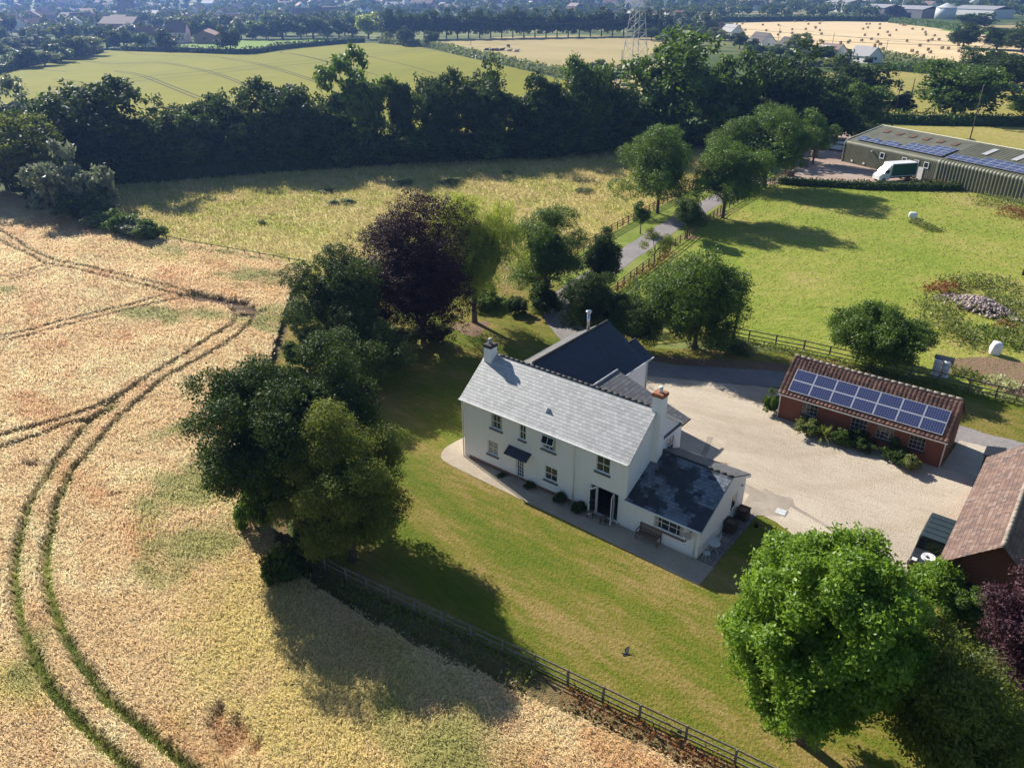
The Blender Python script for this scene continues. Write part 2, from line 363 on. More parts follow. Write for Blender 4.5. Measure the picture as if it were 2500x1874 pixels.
sheet('right_meadow', P2([(1970, 180), (2170, 173), (2267, 177), (2400, 190), (2560, 205), (2560, 290), (2145, 292), (2060, 292), (1960, 240)]), M_rmead, .03)
sheet('strip_meadow', P2([(2080, 306), (2290, 309), (2560, 312), (2560, 420), (2400, 420), (2080, 330)]), M_rmead, .035)
# near fields
MEAD = P2([(260, 560), (150, 430), (600, 380), (1100, 330), (1560, 318), (1840, 325), (1815, 400), (1702, 456), (1640, 489), (1493, 570), (1330, 670), (1180, 760), (1000, 760), (700, 760), (395, 605)])
sheet('dry_meadow', MEAD, M_mead, .012)
PAST = P2([(1360, 800), (1507, 712), (1683, 579), (1759, 522), (1830, 480), (1893, 445), (1960, 448), (2115, 466), (2342, 466), (2600, 500), (2700, 700), (2720, 960), (2362, 955), (2155, 905), (1961, 860), (1763, 822), (1520, 850)])
sheet('pasture', PAST, M_past, .016)
sheet('driveway_verge', P2([(1240, 790), (1330, 670), (1493, 569), (1640, 488), (1702, 455), (1790, 405), (1893, 420), (1893, 447), (1830, 481), (1759, 523), (1683, 580), (1507, 713), (1400, 790)]), M_verge, .02)
LAWN = P2([(722, 1294), (660, 1150), (650, 1000), (690, 850), (740, 660), (900, 700), (1230, 640), (1450, 730), (1600, 850), (1961, 862), (2500, 990), (2900, 1150), (2900, 1900), (2300, 2100), (1793, 1868), (1305, 1635), (847, 1423), (742, 1369)])
sheet('lawn', LAWN, M_lawn, .024)
sheet('bare_soil_patch', P2(smooth_line([(2285, 865), (2330, 875), (2400, 872), (2470, 880), (2560, 905), (2620, 950), (2560, 975), (2440, 952), (2350, 915), (2300, 905), (2285, 865)], 4)[:-1]), M_brown, .026)
sheet('worn_earth', P2(smooth_line([(1500, 860), (1640, 872), (1800, 880), (1960, 895), (1920, 915), (1760, 905), (1600, 892), (1500, 882), (1500, 860)], 4)[:-1]), M_brown, .027)
def ribbon(name, pts, width, mat, z, n=5):
    L = smooth_line(pts, n); mb = MB(); l, r = [], []
    for i, p in enumerate(L):
        a = np.array(L[max(i-1, 0)]); b = np.array(L[min(i+1, len(L)-1)]); d = b-a; d = d/(np.hypot(*d)+1e-9)
        wd = width*(1+.07*math.sin(i*1.7)); nrm = np.array([-d[1], d[0]])*wd/2
        l.append(np.array(p)+nrm); r.append(np.array(p)-nrm)
    for i in range(len(L)-1): mb.face([(*r[i], z), (*r[i+1], z), (*l[i+1], z), (*l[i], z)])
    return tag(mb.build(name, mat), kind='structure')
DRIVE = [(-19, 100), (-18.9, 88), (-18.4, 77), (-17.0, 61), (-15.3, 49), (-13.9, 39), (-12.5, 30), (-9, 24.6), (-3, 21.2), (3.3, 20.6), (9, 23.4), (14, 26.0), (19, 26.3), (24.5, 25.4)]
ribbon('driveway', DRIVE, 3.1, M_tar, .034)
ribbon('back_lane', [(24.5, 25.2), (27.5, 25.0), (33, 25.2), (45, 26)], 3.0, M_tar, .034)
sheet('warehouse_yard', P2([(1860, 452), (1935, 418), (1960, 380), (1995, 340), (2070, 320), (2100, 380), (2320, 442), (2290, 452), (2138, 446), (1986, 449)]), M_yard, .036)
YARD = [(6.6, 6.0), (6.6, 14.1), (3.2, 15.5), (2.7, 18.6), (5.5, 20.0), (9.1, 21.7), (12, 23.2), (14.9, 24.4), (15.2, 19.4), (27.0, 19.6), (27.2, 24.2), (31, 24.5), (31, 5.0), (26.5, 3.6), (23.3, 5.0), (20.4, 6.3), (19.1, 6.5), (18.0, 6.3), (13.0, 6.0)]
sheet('gravel_yard', YARD, M_grav, .042)
sheet('concrete_apron', [(18.0, 6.3), (19.2, 6.2), (20.3, 7.0), (20.6, 8.8), (20.3, 9.4), (18.3, 8.9), (15.6, 9.4), (14.0, 9.6), (14.0, 9.0), (17.9, 8.1)], M_conc, .048)
ribbon('drain_strip', [(18.4, 9.25), (21.5, 8.3), (25.0, 7.3), (29.0, 6.2)], .28, M_conc, .05)
ribbon('drain_trench', [(12.6, 13.2), (13.2, 11.2), (13.6, 8.5)], .38, M_conc, .052)
sheet('gravel_path', smooth_line([(-1.7, 2.2), (-1.85, .6), (-1.7, -.5), (-.8, -1.45), (2, -1.62)], 3)+[(8, -1.75), (14, -1.85), (19.25, -1.95), (19.25, -.02), (18.2, .1), (0, .1), (-.2, 2.2)], M_pathg, .046)
mb = MB(); mb.slab([(18.05, -.02, .06), (19.2, -.02, .06), (19.2, 6.3, .06), (18.05, 6.3, .06)], .04); tag(mb.build('paved_path', M_pave), kind='structure')
def ground_patch(name, c, r, mat, z, sy=1.0):
    k = random.Random(len(name) + int(c[0]*7)); pts = []
    for i in range(22):
        a = 2*math.pi*i/22; q = r*(1+.22*math.sin(3*a+c[0])+.12*math.sin(7*a+c[1])+k.uniform(-.05, .05)); pts.append((c[0]+q*math.cos(a), c[1]+q*sy*math.sin(a)))
    return sheet(name, pts, mat, z)
for i, p in enumerate([(1150, 800), (1760, 524), (1686, 580), (1490, 652), (1650, 552)]):
    c = at(*p); ground_patch('mulch_circle', (c[0], c[1]), 1.0 if i else 1.8, M_brown, .03)

# ------------------------------------------------------------------ barley field: a raised canopy with wheel tracks, and its ears
K1 = (0, 700, .3618); K3 = (0, 1274, .3618); K2 = (0, 180, .374)
TA = sc(*K1, [(1330, 60), (1500, 105), (1640, 130), (1735, 180), (1715, 250), (1660, 320), (1540, 410), (1400, 500), (1200, 610), (1100, 670), (1000, 760), (900, 850), (800, 940), (700, 1060), (600, 1180), (520, 1260), (440, 1430), (385, 1560)])+sc(*K3, [(395, 0), (350, 150), (335, 280), (350, 480), (400, 650), (440, 780), (500, 880), (560, 980), (650, 1120), (750, 1240), (880, 1350), (1000, 1450), (1120, 1560), (1250, 1658), (1380, 1770)])
TB = sc(*K1, [(1240, 90), (1400, 115), (1540, 150), (1600, 210), (1570, 290), (1450, 360), (1300, 465), (1150, 560), (1000, 650), (850, 760), (700, 890), (600, 975), (500, 1100), (400, 1220), (320, 1350), (230, 1480), (190, 1620)])+sc(*K3, [(190, 50), (150, 170), (130, 330), (130, 500), (150, 640), (190, 780), (225, 890), (300, 1040), (380, 1180), (480, 1300), (600, 1430), (720, 1540), (830, 1640), (950, 1750)])
TC = sc(*K1, [(860, 740), (780, 790), (600, 870), (400, 940), (200, 990), (0, 1050), (-200, 1110)])
TD = sc(*K1, [(800, 850), (640, 920), (450, 970), (250, 1050), (0, 1130), (-200, 1200)])
TE = sc(*K1, [(1200, 75), (1130, 90), (900, 150), (700, 200), (450, 260), (200, 330), (0, 375), (-200, 410)])
TF = sc(*K1, [(1260, 100), (1180, 118), (950, 170), (700, 235), (450, 295), (200, 365), (0, 410), (-200, 450)])
TG = sc(*K2, [(-150, 940), (0, 1035), (150, 1130), (250, 1190), (400, 1250), (600, 1290), (800, 1340), (1000, 1390), (1200, 1440), (1450, 1500), (1650, 1560)])
TH = sc(*K2, [(-150, 1010), (0, 1110), (200, 1200), (330, 1270), (500, 1300), (700, 1350), (900, 1400), (1100, 1450), (1240, 1480), (1400, 1510)])
TI = sc(*K2, [(430, 1275), (300, 1312), (100, 1375), (0, 1400), (-150, 1440)])
TJ = sc(*K2, [(370, 1262), (250, 1295), (100, 1345), (0, 1370), (-150, 1410)])
TRACKS = [smooth_line(P2(t), 3) for t in (TA, TB, TC, TD, TE, TF, TG, TH, TI, TJ)]
CROP = P2([(640, 1255), (600, 1140), (625, 1000), (665, 860), (700, 742), (745, 662), (640, 634), (520, 612), (395, 592), (300, 566), (230, 548), (150, 520), (60, 488), (0, 468), (-200, 440), (-500, 520), (-900, 700), (-900, 1100), (-700, 1500), (-300, 2100), (300, 2150), (1300, 2150), (1800, 1965), (1640, 1880), (1500, 1815), (1330, 1745), (1170, 1665), (1010, 1592), (850, 1505), (760, 1445), (690, 1375)])
def gauss(x, y, p, r, ang=0.0, asp=1.0):
    c = at(*p); dx, dy = x-c[0], y-c[1]; u = dx*math.cos(ang)+dy*math.sin(ang); v = -dx*math.sin(ang)+dy*math.cos(ang)
    return np.exp(-((u/r)**2+(v/(r*asp))**2))
def crop_fields(x, y):
    """height of the standing crop and its colour at ground points"""
    tr = np.full(x.shape, 99.0)
    for T in TRACKS: tr = np.minimum(tr, seg_dist(x, y, T))
    jit = (fbm(x*2.2, y*2.2, 5, 3)-.5)*.28
    k = np.clip((tr+jit-.20)/.16, 0, 1)
    flat = np.zeros(x.shape)
    for p, r, a, s in [(sc(*K1, [(235, 1240)])[0], .8, .3, .5), (sc(*K3, [(1480, 1370)])[0], .9, -.9, .45), (sc(*K3, [(1640, 1440)])[0], .9, -.2, .4), (sc(*K3, [(1540, 1500)])[0], 1.2, -.3, .5), (sc(*K3, [(1740, 1560)])[0], .4, 0, 1), (sc(*K1, [(800, 1440)])[0], .6, .9, .3), (sc(*K2, [(1830, 1345)])[0], 1.0, .6, .6)]:
        flat = np.maximum(flat, gauss(x, y, p, r, a, s))
    flat = np.clip((flat+(fbm(x*2.5, y*2.5, 9, 3)-.5)*.5-.25)*2.2, 0, 1)
    mud = np.zeros(x.shape)
    for p, r, a, s in [((545, 745), 3.6, .55, .25), ((500, 735), 3.0, .5, .3), ((600, 760), 2.0, 0.2, .5), ((618, 775), 1.6, 1.2, .6)]: mud = np.maximum(mud, gauss(x, y, p, r, a, s))
    mud = np.clip((mud+(fbm(x*1.2, y*1.2, 31, 3)-.5)*.5-.33)*4, 0, 1)
    h = (.62+.09*(fbm(x/1.6, y/1.6, 1, 3)-.5)+.12*(fbm(x*2.1, y*2.1, 2, 2)-.5))*k*(1-.75*flat)*(1-mud)+.02
    # colours
    n1 = fbm(x/6.5, y/3.2, 11, 4); n2 = fbm(x/1.9, y/1.1, 12, 4); n3 = fbm(x/11, y/11, 13, 3)
    pale = np.array([.58, .42, .225]); cream = np.array([.68, .54, .31]); rust = np.array([.46, .235, .10]); yel = np.array([.50, .41, .145]); grn = np.array([.27, .27, .085])
    def mixc(a, b, t): return a+(b-a)*t[..., None]
    c = mixc(np.broadcast_to(pale, x.shape+(3,)), cream, np.clip((n2-.42)*3.5, 0, 1))
    c = mixc(c, rust, np.clip((n1+.6*(n2-.5)-.63)*5, 0, 1)*.62)
    g = np.zeros(x.shape)
    for p, r, a, s, wt in [(sc(*K1, [(1020, 210)])[0], 6.0, .28, .3, 1.0), (sc(*K1, [(1420, 220)])[0], 3.5, .3, .5, .8), (sc(*K1, [(1280, 1400)])[0], 3.6, 1.2, .8, 1), (sc(*K3, [(1330, 200)])[0], 3.2, 1.0, .9, 1), (sc(*K1, [(1250, 1000)])[0], 3.0, 1.3, .5, .8), (sc(*K3, [(1150, 330)])[0], 3.5, 0, .6, .6), (sc(*K1, [(1850, 240)])[0], 5, .4, .8, .9), (sc(*K2, [(1750, 1350)])[0], 7, .5, .5, .8), (sc(*K2, [(1200, 1180)])[0], 9, .5, .25, .5), (sc(*K3, [(250, 1000)])[0], 2.6, -.6, .4, .8), (sc(*K2, [(50, 1450)])[0], 5, .3, .3, .7), ((690, 1080), 3, 1.2, .4, .5), (sc(*K1, [(650, 260)])[0], 6, .28, .2, .3), ((1110, 1870), 3.0, -.5, .8, 1.0), ((960, 1800), 2.5, -.6, .5, .7)]:
        g = np.maximum(g, wt*gauss(x, y, p, r, a, s))
    g = np.clip((g+(n2-.5)*.9-.25)*1.9, 0, 1)
    y_ = np.zeros(x.shape)
    for p, r, a, s, wt in [(sc(*K3, [(1700, 700)])[0], 7.5, -.5, .55, 1), (sc(*K3, [(2100, 1250)])[0], 6, -.6, .6, 1), ((900, 1800), 7, -.5, .6, .9), (sc(*K1, [(1500, 1400)])[0], 4, 1.3, .6, .7), (sc(*K2, [(1000, 1200)])[0], 14, .5, .3, .5), (sc(*K3, [(150, 1150)])[0], 4, .3, .5, .8)]:
        y_ = np.maximum(y_, wt*gauss(x, y, p, r, a, s))
    c = mixc(c, yel, np.clip((y_+(n2-.5)*1.0-.2)*1.6, 0, 1)*.85); c = mixc(c, grn, g*.9)
    d = np.hypot(x-32, y+34.5)
    grass = np.array([.085, .13, .02])*np.ones(x.shape+(3,)); grass = mixc(grass, np.array([.21, .24, .04]), np.clip((n2-.35)*2, 0, 1))
    earth = np.array([.15, .105, .075])
    far = np.clip((d-62)/12, 0, 1)
    gr = mixc(grass, np.array([.20, .16, .07]), far*.8); c = mixc(gr, c, k)
    c = mixc(c, np.array([.33, .17, .075]), flat*.75); c = mixc(c, earth, mud)
    return h, np.clip(c, 0, 1), k, mud
def build_crop():
    s = .27; x0, x1 = -112, 30; y0, y1 = -48, 40
    X, Y = np.meshgrid(np.arange(x0, x1, s), np.arange(y0, y1, s)); ins = in_poly(X, Y, CROP)
    # keep only what the picture's surroundings can show
    uvd = (np.stack([X, Y, np.zeros_like(X)], -1)-CAM) @ CM.T
    U = 1250+F_PX*uvd[..., 0]/-uvd[..., 2]; vis = (uvd[..., 2] < -5) & (U > -500) & (937-F_PX*uvd[..., 1]/-uvd[..., 2] < 2250); ins &= vis
    X = X+(fbm(X*3, Y*3, 40, 2)-.5)*.1; Y = Y+(fbm(X*3, Y*3, 41, 2)-.5)*.1
    jx = (fbm(X*1.3, Y*1.3, 50, 3)-.5)*1.1; jy = (fbm(X*1.3, Y*1.3, 51, 3)-.5)*1.1; ins &= in_poly(X+jx, Y+jy, CROP)
    h, c, k, mud = crop_fields(X, Y)
    idx = -np.ones(X.shape, int); need = ins.copy(); need[1:] |= ins[:-1]; need[:, 1:] |= ins[:, :-1]; need[1:, 1:] |= ins[:-1, :-1]
    idx[need] = np.arange(need.sum()); V = np.stack([X[need], Y[need], h[need]*.82+.03], 1)
    I, J = np.nonzero(ins[:-1, :-1]); F = np.stack([idx[I, J], idx[I, J+1], idx[I+1, J+1], idx[I+1, J]], 1)
    t = NT('barley_canopy'); a = t.attr('c')
    n = t.noise(9, 4, t.map((1, 1, .3)), .7); col = t.mix(t.ramp(n, [(.35, 0.0), (.62, 1.0)]), t.mix(.6, a, (.10, .055, .022)), a)
    t.bump(t.noise(7, 4, None, .7), .22); t.base(col, .9, 0, .1)
    o = np_mesh('barley_field', V, F, t.m, colr=np.clip(c[need]*1.15, 0, .9)); tag(o, kind='stuff', label='pale ripening barley with green wheel tracks curving through it', cat='crop')
    # ears
    rng = np.random.default_rng(4); N = 1000000
    dist = 11+119*rng.random(N)**1.25
    ang = YAW+rng.uniform(-1.0, .95, N)*np.where(dist < 45, 1.0, np.where(dist < 80, .85, .66))
    x = 32+dist*np.sin(ang); y = -34.5+dist*np.cos(ang); m = in_poly(x+rng.normal(0, .22, N), y+rng.normal(0, .22, N), CROP); x, y, dist = x[m], y[m], dist[m]
    h, c, k, mud = crop_fields(x, y); keep = (mud < .5) & (rng.random(len(x)) > .25*(k < .4)); x, y, dist, h, c, k = [q[keep] for q in (x, y, dist, h, c, k)]
    n = len(x); sc_ = np.clip(np.hypot(dist, 30)/52, .75, 1.9)
    wind = 4.2+1.9*(fbm(x/4.5, y/4.5, 21, 3)-.5)*2+rng.normal(0, .75, n)
    L = (.20+.16*rng.random(n))*sc_; W = (.016+.016*rng.random(n))*sc_; tilt = rng.uniform(-.25, .95, n)
    L = np.where(k < .4, L*.7, L); tilt = np.where(k < .4, rng.uniform(.6, 1.3, n), tilt)
    dx = np.cos(wind)*np.cos(tilt); dy = np.sin(wind)*np.cos(tilt); dz = np.sin(tilt)
    zb = h*.8+rng.uniform(.0, .12, n); px, py = -np.sin(wind), np.cos(wind)
    B = np.stack([x, y, zb], 1); D = np.stack([dx, dy, dz], 1); P = np.stack([px, py, np.zeros(n)], 1)
    mid = B+D*(L*.55)[:, None]+np.array([0, 0, .04]); tip = B+D*L[:, None]; tip[:, 2] -= .10*L/.3
    V = np.stack([B, mid+P*W[:, None], tip, mid-P*W[:, None]], 1).reshape(-1, 3)
    F = np.arange(4*n).reshape(n, 4)
    cc = c*(.75+.46*rng.random(n))[:, None]; cc = np.clip(np.repeat(cc, 4, 0)*1.5, 0, .95)
    t = NT('barley_ears'); t.base(t.attr('c'), .7, 0, .2)
    tr = t.n.new('ShaderNodeBsdfTranslucent'); t.l.new(t.attr('c'), tr.inputs[0]); mx = t.n.new('ShaderNodeMixShader'); mx.inputs[0].default_value = .3
    t.l.new(t.b.outputs[0], mx.inputs[1]); t.l.new(tr.outputs[0], mx.inputs[2]); t.l.new(mx.outputs[0], t.out.inputs[0])
    e = np_mesh('barley_ears', V, F, t.m, colr=cc); e.parent = o
build_crop()
def blades(name, poly, N, L, W, cols, dmin, dmax, amin, amax, label, cat, seed=1, mask=None, z=.02, lean=.5, mat=None):
    rng = np.random.default_rng(seed); dist = dmin+(dmax-dmin)*rng.random(N)**1.2; ang = YAW+rng.uniform(amin, amax, N)
    x = 32+dist*np.sin(ang); y = -34.5+dist*np.cos(ang); m = in_poly(x, y, poly)
    if mask is not None: m &= mask(x, y, rng)
    x, y, dist = x[m], y[m], dist[m]; n = len(x); s = np.clip(dist/60, .6, 2.5)
    n1 = fbm(x/5, y/5, seed+3, 4); n2 = fbm(x/1.2, y/1.2, seed+5, 3)
    c0, c1, c2 = [np.array(q) for q in cols]
    c = c0+(c1-c0)*np.clip((n1-.35)*3.5, 0, 1)[:, None]; c = c+(c2-c)*np.clip((n2-.5)*5, 0, 1)[:, None]
    ll = L*s*(.5+.9*n2)*rng.uniform(.6, 1.3, n); ww = W*s*rng.uniform(.7, 1.4, n); a = rng.uniform(0, 6.28, n); tl = rng.normal(0, lean, (n, 2))
    B = np.stack([x, y, np.full(n, z)], 1); P = np.stack([np.cos(a), np.sin(a), np.zeros(n)], 1)*ww[:, None]
    T = B+np.stack([tl[:, 0], tl[:, 1], np.ones(n)], 1)*ll[:, None]
    V = np.stack([B-P, B+P, T], 1).reshape(-1, 3); F = np.arange(3*n).reshape(n, 3)
    cc = np.repeat(c*(.75+.5*rng.random(n))[:, None], 3, 0)
    t = NT(name+'_blade'); t.base(t.attr('c'), .8, 0, .15)
    tr = t.n.new('ShaderNodeBsdfTranslucent'); t.l.new(t.attr('c'), tr.inputs[0]); mx = t.n.new('ShaderNodeMixShader'); mx.inputs[0].default_value = .35
    t.l.new(t.b.outputs[0], mx.inputs[1]); t.l.new(tr.outputs[0], mx.inputs[2]); t.l.new(mx.outputs[0], t.out.inputs[0])
    return tag(np_mesh(name, V, F, t.m, colr=cc), label, cat, kind='stuff')
blades('meadow_grass', MEAD, 210000, .22, .032, [(.38, .39, .10), (.52, .44, .19), (.60, .50, .26)], 58, 170, -.6, .25, 'tall dry grass of the straw-coloured meadow', 'grass', 2)
blades('pasture_tufts', PAST, 36000, .08, .035, [(.16, .24, .03), (.23, .28, .045), (.33, .32, .10)], 60, 165, -.1, .68, 'short bright green tufts of the grazed pasture', 'grass', 3)
blades('lawn_blades', LAWN, 170000, .05, .03, [(.09, .14, .012), (.17, .18, .03), (.27, .22, .08)], 16, 80, -.75, .9, 'short clipped grass of the lawn', 'grass', 4)
# ------------------------------------------------------------------ foliage
LM = dict(
 dark=leaf_mat('dark_leaves', (.018, .038, .008), (.080, .130, .024), .24, .6, .16),
 mid=leaf_mat('green_leaves', (.032, .078, .010), (.135, .215, .030), .34, .5, .28),
 bright=leaf_mat('bright_leaves', (.055, .13, .010), (.25, .38, .038), .42, .45, .35),
 willow=leaf_mat('willow_leaves', (.11, .17, .02), (.42, .48, .09), .42),
 olive=leaf_mat('olive_leaves', (.07, .095, .016), (.215, .25, .05), .4, .55, .2),
 copper=leaf_mat('copper_leaves', (.012, .005, .007), (.052, .015, .019), .14, .6, .2),
 purple=leaf_mat('purple_leaves', (.022, .009, .015), (.095, .035, .050), .15, .6, .25),
 silver=leaf_mat('silver_leaves', (.07, .095, .05), (.26, .30, .21), .25),
 far=leaf_mat('distant_leaves', (.032, .058, .014), (.11, .155, .04), .25, .7, .08),
 weeds=leaf_mat('weed_leaves', (.09, .13, .03), (.25, .28, .08), .35),
 rust=leaf_mat('rusty_dock', (.12, .045, .015), (.30, .12, .04), .3),
 cream=leaf_mat('cream_flowers', (.22, .26, .08), (.62, .62, .38), .3))
M_bark = plain('bark', (.11, .085, .065), .95, .35, 6, spec=.1, bump=.03)
def leaf_cloud(rng, C, RC, n, L, lobes_up=.35, asp=.5, weight=None, shell=(.55, 1.05), droop=0.0, squash=.8, flat_y=None, spray=0.0):
    """n leaf quads spread over clumps (centres C, radii RC); returns V, F, v"""
    w_ = RC**2 if weight is None else weight; k = rng.choice(len(C), n, p=w_/w_.sum())
    d = rng.normal(size=(n, 3)); d[:, 2] = d[:, 2]+lobes_up; d /= np.linalg.norm(d, axis=1)[:, None]
    r = RC[k]*(shell[0]+(shell[1]-shell[0])*np.sqrt(rng.random(n)))
    # sub-clumps: leaves gather in sprays
    q = d*r[:, None]; q[:, 2] *= squash; P = C[k]+q
    if spray:
        m = max(1, n//16); g = rng.integers(0, m, n); ctr = P[:m][g]; d = d[:m][g]+rng.normal(size=(n, 3))*.3; d /= np.linalg.norm(d, axis=1)[:, None]
        P = ctr+rng.normal(size=(n, 3))*spray*.42*np.array([1, 1, .7]); tone = rng.random(m)[g]
    else: tone = rng.random(n)
    if droop: P[:, 2] -= droop*rng.random(n)**2*RC[k]
    nrm = d*.8+rng.normal(size=(n, 3))*.55+np.array([0, 0, .35]); nrm /= np.linalg.norm(nrm, axis=1)[:, None]
    a = np.cross(nrm, rng.normal(size=(n, 3))); a /= np.linalg.norm(a, axis=1)[:, None]; a[:, 2] -= .35+droop; a /= np.linalg.norm(a, axis=1)[:, None]
    b = np.cross(nrm, a); b /= np.linalg.norm(b, axis=1)[:, None]
    l = L*(.65+.7*rng.random(n)); A = a*(l*.5)[:, None]; Bw = b*(l*asp*.5)[:, None]; N = nrm*(l*.10)[:, None]
    V = np.stack([P-A, P+Bw-N, P+A-N*.6, P-Bw-N], 1).reshape(-1, 3)
    v = np.clip(.65*tone+.45*rng.random(n)-.05, 0, 1)
    return V, np.repeat(v, 4)
def crown(name, seed, R, zc, clumps, n, L, rc=(.26, .40), squash=.85, flat=.35, shell=(.45, 1.05), droop=0.0, inner=.15, spray=.0, asp=.5, holes=0.0, cone=0.0, mat='mid', irregular=.2, jit=.24):
    """R = (rx, ry, rz); zc = height of the crown's centre; returns mesh and clump centres"""
    rng = np.random.default_rng(seed); R = np.array(R, float)
    d = rng.normal(size=(clumps*3, 3)); d /= np.linalg.norm(d, axis=1)[:, None]
    d = d[d[:, 2] > -1+flat*.6][:clumps]; m = len(d)
    f = .50+.32*rng.random(m)**.6; C = d*f[:, None]
    C *= (1+irregular*np.sin(d[:, :1]*3.1+seed)*np.cos(d[:, 1:2]*2.7+seed*1.7))
    C += rng.normal(size=C.shape)*jit*.5
    if cone: C[:, :2] *= np.clip(1-cone*(C[:, 2:3]+.3), .15, 1.3)
    low = C[:, 2] < -.55; C[low, 2] = -.55-.4*(C[low, 2]+.55)
    rcs = (rc[0]+(rc[1]-rc[0])*rng.random(m))*min(R[0], R[2])
    if holes: keep = rng.random(m) > holes; C = C[keep]; rcs = rcs[keep]
    C = C*R; C[:, 2] += zc
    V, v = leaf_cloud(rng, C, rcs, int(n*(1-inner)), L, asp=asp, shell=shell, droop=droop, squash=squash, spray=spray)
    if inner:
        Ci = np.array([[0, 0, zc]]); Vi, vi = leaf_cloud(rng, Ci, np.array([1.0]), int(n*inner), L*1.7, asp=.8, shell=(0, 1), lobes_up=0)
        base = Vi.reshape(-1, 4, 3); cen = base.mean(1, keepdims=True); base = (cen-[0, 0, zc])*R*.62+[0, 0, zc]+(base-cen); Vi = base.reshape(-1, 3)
        V = np.concatenate([V, Vi]); v = np.concatenate([v, vi*.2])  # inner leaves darkened: shade inside the crown put into their tone
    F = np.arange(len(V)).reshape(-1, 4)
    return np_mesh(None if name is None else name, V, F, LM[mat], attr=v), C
def crown_me(seed, mat='mid', **k):
    me, C = crown(None, seed, mat=mat, **k); return me, C
def trunk_me(C, zc, R, r0, seed, limbs=7, base_r=1.35, lean=(0, 0)):
    rng = random.Random(seed); mb = MB(); top = (lean[0], lean[1], zc*.62)
    fork = (lean[0]*.5, lean[1]*.5, max(.8, zc-R[2]*.75))
    mb.tube([(0, 0, -.3), (0, 0, .25), (fork[0]*.5, fork[1]*.5, fork[2]*.5), fork, (lean[0], lean[1], zc)], [r0*base_r, r0*1.05, r0*.9, r0*.8, r0*.3], 8)
    idx = sorted(range(len(C)), key=lambda i: -C[i][2])[:0] or rng.sample(range(len(C)), min(limbs, len(C)))
    for i in idx:
        c = C[i]; m = (fork[0]*.6+c[0]*.4+rng.uniform(-.2, .2), fork[1]*.6+c[1]*.4+rng.uniform(-.2, .2), fork[2]*.45+c[2]*.55)
        mb.tube([fork, m, tuple(c)], [r0*.45, r0*.28, r0*.08], 6)
    me = mb.build('trunk', M_bark, smooth=True); m_ = me.data; bpy.data.objects.remove(me); return m_
def link_part(name, me, parent, scale=(1, 1, 1), mat=None):
    o = bpy.data.objects.new(name, me); COL.objects.link(o); o.parent = parent; o.scale = scale
    if mat is not None:
        o.material_slots[0].link = 'OBJECT'; o.material_slots[0].material = mat
    return o
def unit_crown(seed, **k):
    """a crown one metre across in radius and two tall, for scaling"""
    kw = dict(R=(1, 1, 1), zc=1.0, clumps=30, n=9000, L=.11, spray=.14); kw.update(k)
    me, C = crown(None, seed, **kw); tr = trunk_me(C, 1.0, (1, 1, 1), .055, seed, 6); return me, tr
VAR = {}
VAR['broad'] = [unit_crown(s, clumps=34, n=15000, L=.095, irregular=.26, flat=.15, inner=.2) for s in (1, 2, 3, 4)]
VAR['loose'] = [unit_crown(s, clumps=26, n=9000, L=.105, holes=.1, inner=.08, flat=.15, rc=(.2, .32), irregular=.3) for s in (11, 12)]
VAR['small'] = [unit_crown(s, clumps=16, n=1600, L=.21, spray=0, inner=.25) for s in (21, 22, 23, 24)]
VAR['tall'] = [unit_crown(s, R=(.8, .8, 1.05), clumps=30, n=8500, L=.10, cone=.35) for s in (31, 32)]
VAR['bush'] = [unit_crown(s, R=(1, 1, .8), zc=.62, clumps=24, n=7500, L=.12, flat=.9, jit=.25) for s in (41, 42, 43)]
COUNT = 0
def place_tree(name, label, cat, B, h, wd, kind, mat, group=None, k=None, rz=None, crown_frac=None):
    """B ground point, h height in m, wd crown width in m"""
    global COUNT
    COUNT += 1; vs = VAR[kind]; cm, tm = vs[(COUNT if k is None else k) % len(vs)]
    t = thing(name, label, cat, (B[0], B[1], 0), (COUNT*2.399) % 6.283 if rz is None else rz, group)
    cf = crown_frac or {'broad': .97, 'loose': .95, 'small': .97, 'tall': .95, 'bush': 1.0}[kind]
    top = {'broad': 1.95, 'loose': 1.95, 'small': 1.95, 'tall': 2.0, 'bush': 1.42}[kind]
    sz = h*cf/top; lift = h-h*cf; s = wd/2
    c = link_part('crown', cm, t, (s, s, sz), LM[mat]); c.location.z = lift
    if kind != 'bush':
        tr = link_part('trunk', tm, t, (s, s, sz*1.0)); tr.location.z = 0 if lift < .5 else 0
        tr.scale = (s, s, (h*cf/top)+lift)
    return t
def tree_px(name, label, cat, bp, top_v, wpx, kind, mat, group=None, **k):
    B = at(*bp); h = height_to(B, top_v); wd = metres(B, wpx)
    # the visible top of a round crown is its far shoulder, so it stands a little lower
    return place_tree(name, label, cat, B, h*.96, wd, kind, mat, group, **k)
def unique_tree(name, label, cat, bp, h, R, zc, seed, n, L, mat, trunk_r=.25, group=None, limbs=9, **k):
    B = at(*bp) if len(bp) == 2 and abs(bp[0])+abs(bp[1]) > 250 else bp
    t = thing(name, label, cat, (B[0], B[1], 0), 0, group)
    me, C = crown(None, seed, R, zc, k.pop('clumps', 40), n, L, mat=mat, **k); link_part('crown', me, t)
    link_part('trunk', trunk_me(C, zc, R, trunk_r, seed, limbs), t); return t

